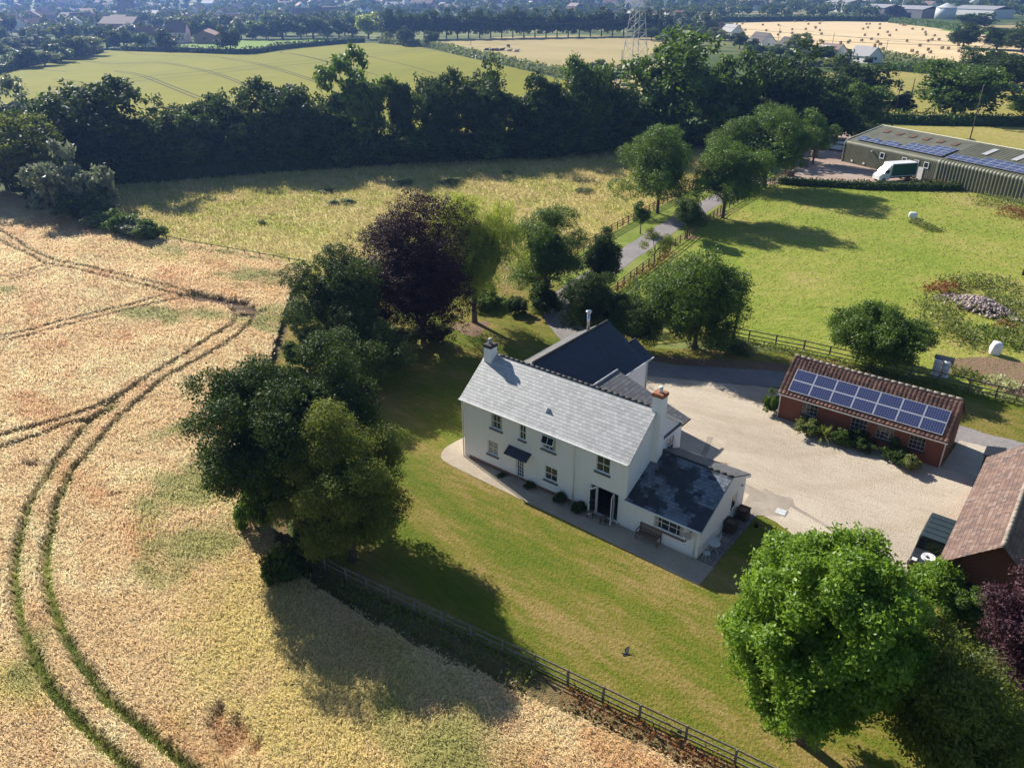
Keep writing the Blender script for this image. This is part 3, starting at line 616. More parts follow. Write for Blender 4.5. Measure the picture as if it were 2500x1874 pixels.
# ---- garden and drive trees, one by one
def T(name, label, box, clear, seed, n, L, mat, cat='tree', **k):
    """box = (u0, u1, v0, v1) of the crown in the photograph; solves for the round crown that fills it, standing on the ground"""
    u0, u1, v0, v1 = box; uc, vc = (u0+u1)/2, (v0+v1)/2; zc = 4.0
    for _ in range(40):
        C = at(uc, vc, zc); d = C-CAM; D = np.linalg.norm(d); s = F_PX/D; e = math.asin(-d[2]/D); rx = (u1-u0)/2/s
        q = ((v1-v0)/2/s)**2-(rx*math.sin(e))**2; rz = math.sqrt(max(q, (.35*rx)**2))/math.cos(e); zc = .5*zc+.5*(rz+clear)
    k.setdefault('trunk_r', .10+rx*.03); fit = k.pop('fit', .89)
    return unique_tree(name, label, cat, (C[0], C[1]), zc+rz, (rx*fit, rx*fit, rz*fit*1.03), zc, seed, n, L, mat, **k)
T('sycamore_tree', 'big bright green leafy tree at the lower right, between the lawn and the tiled barn', (1757, 2272, 1262, 1850), .1, 101, 150000, .18, 'bright', clumps=125, rc=(.12, .22), spray=.36, irregular=.03, jit=.06, inner=.14, flat=.1, trunk_r=.3, fit=.87)
T('oak_tree', 'big dark green tree overhanging the barley at the garden corner', (470, 940, 828, 1260), 1.6, 102, 110000, .18, 'dark', clumps=70, rc=(.18, .3), spray=.5, irregular=.2)
T('ash_tree', 'olive green bushy tree beside the lawn, in front of the big dark tree', (662, 1022, 1000, 1385), .4, 103, 130000, .125, 'olive', fit=.9, clumps=70, rc=(.17, .28), spray=.42, irregular=.12, flat=.1)
T('laurel_tree', 'dense dark evergreen growing at the field corner left of the copper beech', (690, 975, 592, 868), .2, 104, 76000, .18, 'dark', clumps=50, spray=.4, flat=.1, irregular=.1)
T('copper_beech_tree', 'wide copper beech with dark purple leaves beside the willow', (865, 1185, 516, 845), .3, 105, 100000, .16, 'copper', fit=1.0, clumps=60, spray=.4, irregular=.25)
T('willow_tree', 'yellow-green weeping willow on the lawn behind the copper beech', (1040, 1268, 470, 760), 1.4, 106, 46000, .40, 'willow', fit=.96, clumps=44, spray=.4, droop=.9, asp=.11, shell=(.3, 1.1), rc=(.22, .36), trunk_r=.28)
T('beech_tree', 'dark broad tree behind the oak, shading the lawn left of the house', (770, 1010, 768, 962), 0, 124, 50000, .18, 'dark', clumps=44, spray=.5, flat=.1)
T('maple_tree', 'round mid green tree to the right of the willow', (1256, 1414, 513, 720), .4, 107, 56000, .17, 'mid', fit=1.0,  clumps=46, spray=.45)
T('yew_tree', 'dark upright evergreen beside the driveway, rising behind the rounded bay tree', (1420, 1524, 560, 722), .1, 108, 26000, .16, 'dark', clumps=34, cone=.25, spray=.35, irregular=.05)
T('bay_tree', 'rounded grey-green dark tree in front of the upright evergreen', (1360, 1508, 645, 832), .2, 109, 38000, .15, 'dark', clumps=38, spray=.3, irregular=.08)
T('walnut_tree', 'spreading mid green tree at the pasture corner beside the wooden pole', (1575, 1842, 618, 852), .2, 110, 85000, .19, 'mid', fit=.96, clumps=56, spray=.5, irregular=.2)
T('holly_bush', 'dull dark shrub between the drive fence and the spreading walnut', (1480, 1625, 722, 862), 0, 111, 20000, .16, 'dark', cat='shrub', clumps=30, flat=.8)
T('lime_tree', 'tall leafy tree on the left verge of the driveway', (1527, 1700, 322, 508), .5, 112, 52000, .22, 'mid', fit=.96, clumps=42, spray=.55, irregular=.28, jit=.3)
T('lime_tree', 'leafy tree standing by the right driveway fence, its long shadow on the pasture', (1690, 1864, 352, 508), 1.2, 113, 50000, .22, 'mid', fit=.96, clumps=36, spray=.55, irregular=.2, jit=.3)
T('chestnut_tree', 'largest round-topped tree at the far end of the driveway fence', (1768, 1992, 272, 432), 1.2, 114, 70000, .24, 'mid', fit=.96, clumps=50, spray=.6)
T('chestnut_tree', 'smaller green tree behind the round-topped tree, next to the warehouse yard', (1950, 2042, 274, 385), .5, 115, 16000, .28, 'mid', clumps=28, spray=.5)
T('young_tree', 'small young tree by the left driveway fence', (1540, 1593, 490, 556), .8, 116, 5000, .18, 'mid', clumps=18, trunk_r=.08)
T('young_tree', 'small round dark tree on the right driveway verge', (1641, 1724, 482, 568), .8, 117, 12000, .18, 'dark', clumps=28, trunk_r=.12)
T('young_tree', 'thin airy young tree nearest the house on the driveway verge', (1562, 1640, 556, 630), 1.2, 118, 4000, .15, 'olive', clumps=20, trunk_r=.07, shell=(.2, 1.05), inner=0, limbs=12)
T('fig_tree', 'wide leafy dark bush behind the brick outbuilding', (2020, 2272, 742, 908), .2, 119, 50000, .2, 'mid', cat='bush', clumps=46, spray=.45, flat=.5, irregular=.15)
T('apple_tree', 'loose grey-green fruit tree at the bottom right corner, beside the big bright tree', (2175, 2485, 1585, 1930), .8, 120, 50000, .15, 'olive', clumps=50, shell=(.2, 1.1), spray=.5, irregular=.25, inner=.05, limbs=18)
T('plum_tree', 'purple-leaved tree at the right edge in front of the tiled barn', (2440, 2670, 1365, 1700), .4, 121, 60000, .14, 'purple', fit=.84, clumps=54, spray=.4, irregular=.2)
T('climbing_shrub', 'green leafy shrub growing against the barn gable', (2232, 2345, 1378, 1500), 0, 122, 16000, .18, 'bright', cat='shrub', clumps=26, spray=.4, flat=.6)
T('rose_bush', 'low dark bush with white flowers under the barn window', (2310, 2405, 1430, 1540), 0, 123, 12000, .14, 'mid', cat='shrub', clumps=22, flat=.7)
for i, (p, tv, w_, m, lb) in enumerate([((1066, 838), 790, 70, 'dark', 'small dark shrub on the lawn below the willow'), ((760, 900), 812, 120, 'dark', 'dark bush between the evergreen and the oak'), ((735, 800), 735, 80, 'olive', 'greyish bush at the muddy corner of the barley'),
        ((700, 1420), 1330, 90, 'dark', 'dark bush at the bend of the garden fence'), ((655, 1290), 1140, 120, 'mid', 'leafy bush under the oak beside the barley'), ((770, 1380), 1230, 130, 'dark', 'dark bush in the shade between the oak and the ash'), ((640, 1180), 1060, 100, 'dark', 'dark bush on the barley side of the oak'), ((985, 850), 800, 110, 'dark', 'dark bush under the copper beech'),
        ((1500, 780), 720, 130, 'dark', 'dark bush beside the driveway behind the house'), ((1180, 745), 700, 90, 'mid', 'green bush behind the willow trunk'), ((1260, 765), 722, 60, 'dark', 'small dark bush right of the willow'),
        ((1800, 860), 838, 70, 'weeds', 'dry grassy bush at the foot of the wooden pole'), ((2460, 1800), 1740, 120, 'mid', 'green bush at the right edge below the purple tree'), ((2440, 1660), 1600, 90, 'silver', 'grey-green border plant at the foot of the purple tree'), ((1330, 765), 690, 90, 'dark', 'dark bush left of the driveway')]):
    tree_px('garden_bush', lb, 'bush', p, tv, w_, 'bush', m, 'garden bushes', k=i)
# flower bed along the brick outbuilding
for i, (x, y, h, w_, m, lb) in enumerate([(14.75, 19.5, 1.9, 1.5, 'mid', 'tall clipped bush at the left corner of the brick outbuilding'), (18.0, 18.1, 1.3, 1.9, 'weeds', 'pale green rounded shrub in front of the first stable window'), (20.6, 18.1, 1.2, 1.7, 'mid', 'leafy shrub to the right of the spiky plant'),
        (22.1, 18.5, .9, 1.8, 'dark', 'low dark shrub under the hanging basket'), (24.2, 18.3, 1.1, 2.0, 'dark', 'dark shrub under the last stable window'), (25.3, 17.8, 1.1, 1.6, 'weeds', 'yellow-green shrub at the right end of the flower bed'), (21.4, 18.9, 1.3, 1.4, 'dark', 'dark shrub against the wall between two windows')]):
    place_tree('bed_shrub', lb, 'shrub', (x, y), h, w_, 'bush', m, 'shrubs along the brick outbuilding', k=i)
def spiky(B, label):
    rng = np.random.default_rng(7); n = 150; a = rng.uniform(0, 6.283, n); e = rng.uniform(.35, 1.4, n); L = rng.uniform(.9, 1.5, n); V = []
    for i in range(n):
        d = np.array([math.cos(a[i])*math.cos(e[i]), math.sin(a[i])*math.cos(e[i]), math.sin(e[i])]); p = np.array([-math.sin(a[i]), math.cos(a[i]), 0])*.035
        m = d*L[i]*.6; tip = d*L[i]-np.array([0, 0, .35*L[i]*math.cos(e[i])]); V += [-p*.5, p*.5, m+p, m-p, m-p, m+p, tip+p*.1, tip-p*.1]
    o = np_mesh('spiky_plant', np.array(V)+np.array([B[0], B[1], .1]), np.arange(len(V)).reshape(-1, 4), LM['weeds'], attr=np.repeat(rng.random(n), 8))
    tag(o, label, 'plant')
spiky((19.3, 18.1), 'spiky plant with long narrow leaves in front of the brick outbuilding')
# creepers and low plants against the house front
for i, (x, w_, h, lb) in enumerate([(4.9, .0, 0, ''), (6.1, 1.1, .7, 'low climbing plant to the right of the front door'), (8.6, 1.5, 1.0, 'leafy shrub left of the white drainpipe'), (10.1, 1.3, .9, 'low shrub between the drainpipe and the open glass doors'), (3.7, .9, .25, 'small dark plant at the foot of the wall under the left window')]):
    if w_: place_tree('wall_plant', lb, 'plant', (x, -.36), h*.8, w_*.72, 'bush', 'dark', 'plants along the foot of the house', k=i)

# ---- woodland belt behind the dry meadow (front row, then filling row)
belt = [((60, 400), 195, 120, 'loose', 'silver'), ((150, 420), 262, 110, 'broad', 'mid'), ((262, 442), 190, 215, 'broad', 'dark'), ((415, 428), 250, 135, 'broad', 'dark'), ((482, 424), 275, 100, 'loose', 'mid'),
 ((568, 412), 210, 150, 'broad', 'dark'), ((705, 405), 192, 160, 'broad', 'dark'), ((812, 400), 222, 120, 'loose', 'dark'), ((893, 395), 124, 150, 'loose', 'mid'), ((985, 388), 168, 92, 'tall', 'dark'),
 ((1075, 384), 170, 120, 'broad', 'dark'), ((1180, 380), 162, 150, 'broad', 'dark'), ((1290, 376), 182, 130, 'loose', 'dark'), ((1368, 372), 182, 115, 'broad', 'dark'), ((1430, 368), 136, 120, 'broad', 'mid'), ((1500, 362), 190, 130, 'broad', 'dark'),
 ((1655, 345), 86, 260, 'broad', 'mid'), ((1575, 360), 230, 130, 'broad', 'dark'), ((1785, 345), 128, 110, 'loose', 'mid'), ((1892, 335), 118, 175, 'broad', 'dark'), ((1960, 335), 200, 130, 'broad', 'mid'), ((1840, 350), 235, 120, 'loose', 'dark'),
 ((2095, 315), 200, 100, 'broad', 'mid'), ((2078, 275), 140, 125, 'broad', 'dark'), ((2040, 345), 240, 110, 'broad', 'dark'), ((2010, 300), 170, 110, 'broad', 'dark')]
for i, (p, tv, w_, kd, m) in enumerate(belt):
    w_ *= 1.06; tree_px('woodland_tree', f'{ordinal(i)} large tree from the left in the dark belt behind the dry meadow', 'tree', p, tv, w_, kd, m, 'trees of the belt behind the dry meadow')
fill = [((90+i*62, 441-i*3.05-(i % 2)*4), 441-i*3.05-62-(i*29) % 30, 125+(i*37) % 40) for i in range(30)]
for i, (p, tv, w_) in enumerate(fill):
    tree_px('understorey_tree', f'{ordinal(i)} from the left of the low dark trees filling the belt behind the dry meadow', 'tree', p, tv, w_, 'bush', 'dark' if i % 3 else 'mid', 'low trees filling the belt', rz=i*1.3)
# left corner by the barley
for p, tv, w_, kd, m, lb in [((85, 492), 288, 175, 'broad', 'olive', 'dark olive round tree at the far corner of the barley'), ((186, 530), 362, 150, 'bush', 'silver', 'silvery grey-green willow beside the far hedge'), ((20, 470), 250, 110, 'broad', 'dark', 'dark tree at the left edge above the barley'),
        ((-60, 480), 260, 160, 'broad', 'dark', 'dark tree beyond the left edge of the barley'), ((130, 510), 440, 90, 'bush', 'dark', 'low dark bush under the olive tree'), ((215, 545), 455, 110, 'bush', 'dark', 'low dark bush under the silvery willow'),
        ((262, 560), 520, 90, 'bush', 'weeds', 'grey bramble bush at the start of the meadow hedge'), ((305, 575), 512, 75, 'bush', 'mid', 'bright green bush in the middle of the meadow hedge'), ((335, 585), 535, 70, 'bush', 'silver', 'greyish bush in the meadow hedge'), ((368, 592), 535, 78, 'bush', 'mid', 'green bush at the end of the hedge where the rail fence starts'),
        ((25, 560), 556, 10, 'bush', 'weeds', 'tiny weed clump at the edge of the barley')][:-1]:
    tree_px('hedge_tree' if kd != 'bush' else 'hedge_bush', lb, 'tree' if kd != 'bush' else 'bush', p, tv, w_, kd, m)
# right hand meadow trees
for p, tv, w_, kd, m, lb in [((2325, 286), 150, 178, 'broad', 'mid', 'large round oak standing alone in the right meadow by the hedge'), ((2193, 282), 222, 62, 'loose', 'dark', 'small ragged tree in the right meadow next to a leaning pole'), ((2520, 282), 228, 110, 'broad', 'mid', 'tree cut by the right edge above the warehouse'),
        ((2395, 205), 112, 105, 'broad', 'dark', 'broad dark tree at the near edge of the stubble field'), ((2450, 215), 130, 110, 'broad', 'dark', 'dark tree to the right of the meadow oak'), ((2510, 222), 150, 90, 'broad', 'dark', 'dark tree at the right edge beyond the oak'),
        ((2350, 118), 58, 66, 'broad', 'dark', 'tall dark tree standing in the stubble field, with a smaller round crown below'), ((2378, 68), 30, 70, 'broad', 'dark', 'dark tree on the far boundary of the stubble field'), ((2432, 122), 66, 66, 'broad', 'dark', 'dark tree at the right end of the stubble field'), ((2494, 128), 60, 76, 'broad', 'dark', 'dark tree at the right end of the stubble field, next to the photo edge'),
        ((2415, 465), 390, 78, 'bush', 'silver', 'grey-green bush against the warehouse wall'), ((2212, 424), 402, 50, 'bush', 'dark', ''), ((2371, 352), 340, 30, 'bush', 'mid', 'small bush behind the warehouse roof at the foot of a pole'), ((1950, 128), 82, 60, 'loose', 'olive', 'drooping tree at the near edge of the stubble field by the houses')]:
    if lb: tree_px('meadow_tree' if kd != 'bush' else 'field_bush', lb, 'tree' if kd != 'bush' else 'bush', p, tv, w_, kd, m)
# trees round the houses and field edges in the middle distance: (base u, base v, top v, width)
mid_ = [(1462, 185, 142, 60), (1515, 205, 155, 55), (1845, 135, 104, 40), (1805, 120, 78, 38), (1835, 128, 92, 40), (1700, 85, 50, 60), (1745, 92, 66, 50), (1770, 100, 84, 46), (1720, 70, 42, 34), (1775, 72, 52, 22), (1600, 72, 58, 30), (1625, 80, 65, 42), (1650, 98, 68, 46), (1590, 100, 66, 40), (1560, 96, 62, 40),
 (1665, 76, 48, 40), (1630, 60, 42, 36), (1610, 102, 88, 22), (1985, 150, 118, 50), (2010, 150, 112, 60), (2050, 142, 114, 46), (2062, 136, 116, 34), (1968, 190, 160, 60), (2120, 158, 138, 22), (1905, 140, 110, 60), (1880, 130, 108, 40), (2040, 168, 132, 74), (1930, 155, 120, 50)]
left_ = [(70, 165, 112, 56), (110, 160, 118, 50), (150, 152, 104, 52), (40, 160, 120, 40), (135, 150, 92, 44), (180, 143, 84, 60), (215, 136, 78, 64), (262, 118, 60, 60), (305, 120, 64, 54), (350, 121, 70, 36), (362, 110, 56, 38), (408, 124, 66, 58), (435, 100, 62, 34), (565, 128, 62, 56), (280, 120, 92, 32), (10, 150, 100, 46), (20, 130, 92, 60), (60, 120, 88, 60), (90, 118, 82, 50),
 (465, 96, 44, 30), (485, 96, 46, 28), (505, 94, 40, 34), (525, 94, 42, 34), (560, 96, 50, 40), (590, 96, 40, 42), (625, 96, 38, 46), (655, 96, 48, 34), (617, 98, 78, 22), (650, 97, 54, 44), (690, 95, 36, 66), (735, 94, 50, 40), (765, 94, 36, 60), (800, 94, 52, 40), (828, 92, 36, 52), (862, 92, 48, 44), (900, 96, 30, 58), (945, 105, 76, 30), (985, 112, 62, 42), (1055, 114, 74, 38), (1040, 112, 92, 26)]
wood_ = [(955+i*27, 98-i*.45, 16+(i*7) % 11, 44) for i in range(25)]+[(1625, 90, 22, 34), (1650, 92, 50, 40)]
for grp, L, nm, desc, g in [('a', mid_, 'field_tree', 'tree from the left among the houses beside the stubble field', 'trees among the mid-distance houses'), ('b', left_, 'field_tree', 'tree from the left along the far side of the green corn field', 'trees along the far side of the green corn field'), ('c', wood_, 'wood_tree', 'tree from the left in the dark wood behind the parched field', 'trees of the dark wood behind the parched field')]:
    L = sorted(L)
    for i, (u, v, tv, w_) in enumerate(L):
        m = ['dark', 'far', 'mid', 'far', 'olive', 'dark'][(i*5+len(L)) % 6]
        if grp == 'c': m = 'dark'
        if (u, v) in ((900, 96), (215, 136)): m = 'willow' if u == 900 else 'olive'
        tree_px(nm, f'{ordinal(i)} {desc}', 'tree', (u, v), tv, w_*1.08, 'small', m, g)
# hedges
def hedge(name, label, pts, h, wd, mat, n_per_m=60, L=.45, cat='hedge', world=False, core=True):
    line = smooth_line(pts if world else P2(pts), 4); rng = np.random.default_rng(int(abs(line[0][0])*10)); VV, vv = [], []
    mb = MB()
    for (x1, y1), (x2, y2) in zip(line[:-1], line[1:]):
        d = math.hypot(x2-x1, y2-y1)
        if d < .01: continue
        n = max(4, int(d*n_per_m)); t = rng.random(n); a = rng.uniform(-.3, math.pi+.3, n); r = .75+.35*rng.random(n)
        hh = h*(.72+.5*fbm((x1+t*(x2-x1))/3, (y1+t*(y2-y1))/3, 5, 2)); ux, uy = (x2-x1)/d, (y2-y1)/d
        off = np.cos(a)*wd/2*r+(0 if core else 1)*rng.normal(0, wd*.22, n); P = np.stack([x1+t*(x2-x1)-uy*off, y1+t*(y2-y1)+ux*off, np.maximum(.05, hh*np.abs(np.sin(a))**.6*r)], 1)
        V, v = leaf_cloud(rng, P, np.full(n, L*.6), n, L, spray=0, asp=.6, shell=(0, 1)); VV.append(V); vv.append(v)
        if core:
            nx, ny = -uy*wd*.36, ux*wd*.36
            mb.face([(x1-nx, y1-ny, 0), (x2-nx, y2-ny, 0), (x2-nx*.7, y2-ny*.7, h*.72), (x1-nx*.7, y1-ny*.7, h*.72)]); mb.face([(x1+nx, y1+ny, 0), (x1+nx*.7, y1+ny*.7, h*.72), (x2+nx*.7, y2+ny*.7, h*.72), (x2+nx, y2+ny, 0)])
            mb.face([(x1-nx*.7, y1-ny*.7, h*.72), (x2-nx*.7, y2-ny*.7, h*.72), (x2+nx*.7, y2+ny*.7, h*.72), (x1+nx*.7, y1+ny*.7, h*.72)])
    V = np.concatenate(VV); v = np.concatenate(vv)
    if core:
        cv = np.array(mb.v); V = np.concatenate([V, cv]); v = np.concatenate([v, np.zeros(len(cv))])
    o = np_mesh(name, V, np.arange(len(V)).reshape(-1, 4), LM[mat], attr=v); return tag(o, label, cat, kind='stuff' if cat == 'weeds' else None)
hedge('hedge', 'dark clipped hedge between the green corn and the bright grass field', [(300, 124), (370, 126), (450, 128), (530, 131), (612, 132), (680, 122), (760, 114), (850, 106), (890, 104)], 3.2, 3.5, 'dark', 9, 1.3)
hedge('hedge', 'overgrown hedge between the green corn and the parched field', [(930, 106), (1010, 112), (1070, 118), (1140, 136), (1210, 150), (1290, 170), (1370, 186), (1420, 205)], 3.2, 5.5, 'weeds', 16, 1.1)
hedge('hedge', 'long dark hedge along the far edge of the stubble field', [(1728, 55), (1800, 54), (1900, 53), (2050, 52), (2170, 53)], 5.5, 5, 'dark', 9, 2.0)
hedge('hedge', 'bright green hedge at the far right edge of the stubble field', [(2172, 56), (2220, 61), (2280, 68), (2340, 76)], 4.5, 4, 'mid', 9, 1.6)
hedge('hedge', 'thick hedge between the stubble field and the right meadow', [(2140, 142), (2180, 150), (2240, 160), (2300, 166), (2330, 172)], 3.6, 6, 'weeds', 18, 1.0)
hedge('hedge', 'clipped dark hedge along the top of the right meadow', [(2178, 172), (2220, 176), (2270, 181)], 3.4, 4, 'mid', 26, .9)
hedge('hedge', 'long trimmed hedge between the right meadow and the strip behind the warehouse', [(2110, 296), (2200, 300), (2290, 303), (2380, 304), (2470, 306), (2570, 308)], 2.6, 4, 'mid', 46, .6)
hedge('hedge', 'dark hedge at the far left edge of the green corn field', [(-60, 195), (0, 178), (70, 160), (140, 146), (215, 134), (245, 127)], 4, 5, 'dark', 14, 1.2)
hedge('hedge', 'overgrown bramble hedge between the pasture and the warehouse yard', [(1900, 447), (1960, 452), (2030, 455), (2110, 460), (2200, 462), (2290, 463), (2340, 464)], 1.25, 2.2, 'dark', 90, .3)
hedge('undergrowth', 'dark bramble undergrowth along the foot of the woodland belt', [(40, 455), (180, 452), (300, 444), (420, 438), (633, 420), (820, 408), (1017, 396), (1280, 382), (1537, 360), (1700, 352), (1900, 345)], 3.0, 6, 'dark', 60, .5, 'undergrowth')
hedge('weed_bank', 'rusty brown dock and weeds in front of the warehouse door', [(2205, 441), (2240, 447), (2290, 453), (2340, 459)], .9, 1.5, 'rust', 70, .25, 'weeds', core=False)
hedge('grass_fringe', 'tall rough grass along the rail fence of the dry meadow', [(395, 600), (480, 616), (560, 630), (650, 645), (730, 660)], .8, .9, 'weeds', 90, .2, 'weeds', core=False)
hedge('weed_bank', 'dark weeds and brambles along the garden side of the barley', [(690, 1340), (740, 1400), (850, 1452), (960, 1503), (1080, 1560), (1200, 1615), (1300, 1665)], .4, 1.3, 'weeds', 150, .16, 'weeds', core=False)
hedge('weed_bank', 'rusty brown weeds along the lower end of the garden fence', [(1370, 1700), (1460, 1745), (1560, 1790), (1680, 1845), (1800, 1900)], .5, .8, 'rust', 110, .15, 'weeds', core=False)
hedge('weed_bank', 'dry reddish plants along the right driveway fence', [(1500, 716), (1540, 690), (1600, 648), (1640, 618)], .5, .7, 'rust', 60, .2, 'weeds', core=False)
hedge('weed_bank', 'dark grass under the fence behind the brick outbuilding', [(1765, 828), (1860, 848), (1961, 868), (2155, 912), (2362, 960), (2520, 992)], .45, .8, 'weeds', 90, .18, 'weeds', core=False)
for i, (pts, h, wd, m, lb) in enumerate([([(2290, 742), (2275, 775), (2300, 810), (2350, 835), (2400, 842)], 1.2, 2.0, 'weeds', 'tall grey-green weeds in front of the rubble heap'), ([(2310, 700), (2360, 690), (2420, 695), (2470, 712)], 1.0, 1.8, 'weeds', 'tall weeds behind the rubble heap'), ([(2330, 800), (2380, 820), (2440, 830), (2490, 835)], .8, 2.6, 'mid', 'darker green weeds below the rubble heap towards the white bag'), ([(2400, 722), (2440, 735), (2470, 755)], .7, 1.5, 'weeds', 'weeds growing over the upper side of the rubble heap'), ([(2280, 720), (2300, 705), (2330, 712)], .9, 1.6, 'rust', 'brownish weeds at the upper left of the rubble heap'),
        ([(2470, 730), (2490, 770), (2500, 815), (2450, 850)], 1.1, 2.4, 'weeds', 'tall weeds to the right of the rubble heap'), ([(2380, 490), (2420, 500), (2470, 510), (2520, 520)], 1.3, 3.0, 'weeds', 'rough weeds at the right of the pasture below the warehouse'), ([(2440, 520), (2490, 530), (2540, 540)], 1.1, 2.2, 'rust', 'rusty orange dock patch at the right of the pasture'),
        ([(2415, 925), (2440, 935), (2480, 955)], .5, 1.2, 'cream', 'cream flowering weeds beside the bare soil patch'), ([(2325, 905), (2365, 920), (2400, 932)], .5, 1.0, 'weeds', 'green weeds between the stacked bales and the bare soil'), ([(2230, 540), (2262, 556), (2290, 566)], .4, 1.2, 'weeds', 'dark nettles beside the small white box'), ([(2430, 800), (2470, 812)], .9, 1.2, 'rust', 'rusty weeds near the white bag')]):
    hedge('weed_patch', lb, pts, h, wd*1.3, m, 170, .24, 'weeds', core=False)
for i, (u, v, r, m, lb) in enumerate([(798, 470, 1.3, 'weeds', 'pinkish dry tuft in the dry meadow'), (990, 450, 1.6, 'weeds', 'left green rush patch in the dry meadow'), (1105, 448, 2.2, 'weeds', 'larger green rush patch in the dry meadow'), (640, 548, .6, 'olive', 'small dark thistle clump in the dry meadow'), (1240, 425, .9, 'weeds', 'grey thistle clump in the upper dry meadow'), (815, 500, 1.1, 'weeds', 'low brown tuft in the dry meadow'), (1530, 370, .9, 'weeds', 'small bright tuft in the shade of the belt'), (1400, 600, 1.2, 'olive', 'olive tuft near the driveway in the dry meadow'), (850, 497, 1.4, 'weeds', 'green tuft left of the brown one in the dry meadow'), (1425, 470, 1.5, 'weeds', 'wide dull tuft near the lime tree in the dry meadow')]):
    B = at(u, v); place_tree('grass_tuft', lb, 'grass tuft', B, .55+.1*r, r*2, 'bush', m, 'tufts in the dry meadow', k=i)

# ---- far town woodland: the nearest as trees, the rest as one mass
rng = np.random.default_rng(77); far_rows = []
def covered(u, v):  # fields and places already built
    for poly in ([(1735, 48), (2560, 48), (2560, 200), (1700, 200)], [(1000, 60), (1640, 60), (1640, 200), (1000, 200)], [(230, 88), (1000, 88), (1000, 200), (230, 200)], [(100, 125), (300, 100), (300, 200), (100, 200)]):
        if in_poly(np.array([u]), np.array([v]), poly)[0]: return True
    return False
v_ = 112.0
while v_ > -30:
    B0 = at(1250, v_) ; px = F_PX/np.linalg.norm(B0-CAM); step = max(9, 11.5*px)
    for u in np.arange(-80, 2600, step): far_rows.append((u+rng.uniform(-.45, .45)*step, v_+rng.uniform(-.5, .5)*2))
    v_ -= max(1.5, (v_+38)*.085)
far_rows = [(u, v) for u, v in far_rows if not covered(u, v) and rng.random() > .13]
far_pts = []
for u, v in far_rows:
    B = at(u, v)
    if np.linalg.norm(B-CAM) < 4200: far_pts.append((np.linalg.norm(B-CAM), B, u, v))
far_pts.sort(key=lambda q: q[0])
for i, (d, B, u, v) in enumerate(far_pts[:70]):
    place_tree('town_tree', 'hazy rounded tree among the houses of the distant town', 'tree', B, rng.uniform(7, 15), rng.uniform(10, 17), 'small', ['far', 'dark', 'mid', 'far', 'silver', 'olive'][i % 6], 'hazy trees of the distant town')
VV, vv = [], []
for d, B, u, v in far_pts[70:]:
    h = rng.uniform(7, 15); wd = rng.uniform(9, 19); m = 7; zt = float(terrain_z(B[0], B[1]))
    C = rng.normal(size=(m, 3))*np.array([.28, .28, .2])*np.array([wd, wd, h])*.6+np.array([B[0], B[1], zt+h*.5]); n = 150 if d < 1300 else 90
    V, q = leaf_cloud(rng, C, np.full(m, min(wd, h)*.33), n, 2.3 if d < 1300 else 3.6, asp=.8); VV.append(V); vv.append(np.clip(q*.6+rng.random()*.5, 0, 1))
V = np.concatenate(VV); tag(np_mesh('distant_woodland', V, np.arange(len(V)).reshape(-1, 4), LM['far'], attr=np.concatenate(vv)), 'hazy mass of trees over the distant town and hills', 'woodland', kind='stuff')
# ------------------------------------------------------------------ building materials
M_slate = tile_mat('pale_slate', .30, .24, [(.15, (.36, .365, .36)), (.45, (.43, .435, .43)), (.8, (.50, .505, .50))], .5, .45, .5)
M_slate2 = tile_mat('sky_tinted_slate', .34, .27, [(.15, (.010, .016, .034)), (.6, (.015, .022, .046)), (.9, (.022, .030, .058))], .5, .42, .5)  # blue of the reflected sky put into the slate colour
M_slate3 = tile_mat('patchy_slate', .26, .23, [(.2, (.022, .027, .036)), (.42, (.04, .047, .058)), (.58, (.12, .145, .18)), (.85, (.20, .23, .27))], .6, .4, .4, patch=(.42, .44, .54))
M_slate4 = tile_mat('grey_tiles', .33, .30, [(.15, (.10, .10, .105)), (.6, (.14, .14, .145)), (.9, (.18, .18, .18))], .8, .55, .4)
M_clay = tile_mat('clay_tiles', .26, .26, [(.1, (.11, .09, .09)), (.3, (.16, .10, .08)), (.55, (.205, .13, .10)), (.75, (.225, .15, .12)), (.95, (.29, .22, .18))], .6, .8, .2, bumpd=.035)
M_pant = tile_mat('pantiles', .29, .38, [(.1, (.09, .06, .05)), (.35, (.17, .09, .07)), (.7, (.23, .12, .09)), (.95, (.34, .19, .12))], .55, .8, .2)
M_ridge = plain('dark_ridge', (.05, .048, .045), .7, .3, 4, bump=.02)
M_ridgew = plain('ridge_mortar', (.30, .25, .20), .9, .3, 3, bump=.02)
M_lead = plain('lead', (.42, .43, .45), .4, .15, 3)
M_glass = plain('window_glass', (.02, .024, .03), .06, .3, 1.5, spec=.7)
M_curtain = plain('curtain', (.42, .38, .32), .9, .25, 9)
M_sill = plain('slate_sill', (.13, .13, .135), .6, .15, 4)
M_brickr = NT('brick_red'); _b = M_brickr.n.new('ShaderNodeTexBrick'); _b.inputs['Scale'].default_value = 1.0
_b.inputs['Color1'].default_value = (.225, .085, .05, 1); _b.inputs['Color2'].default_value = (.165, .062, .038, 1); _b.inputs['Mortar'].default_value = (.22, .12, .085, 1)
_b.inputs['Brick Width'].default_value = .23; _b.inputs['Row Height'].default_value = .075; _b.inputs['Mortar Size'].default_value = .006
_s = M_brickr.n.new('ShaderNodeSeparateXYZ'); M_brickr.l.new(M_brickr.coord(), _s.inputs[0]); _c = M_brickr.n.new('ShaderNodeCombineXYZ')
M_brickr.l.new(M_brickr.math('ADD', _s.outputs[0], _s.outputs[1]), _c.inputs[0]); M_brickr.l.new(_s.outputs[2], _c.inputs[1]); M_brickr.l.new(_c.outputs[0], _b.inputs['Vector'])
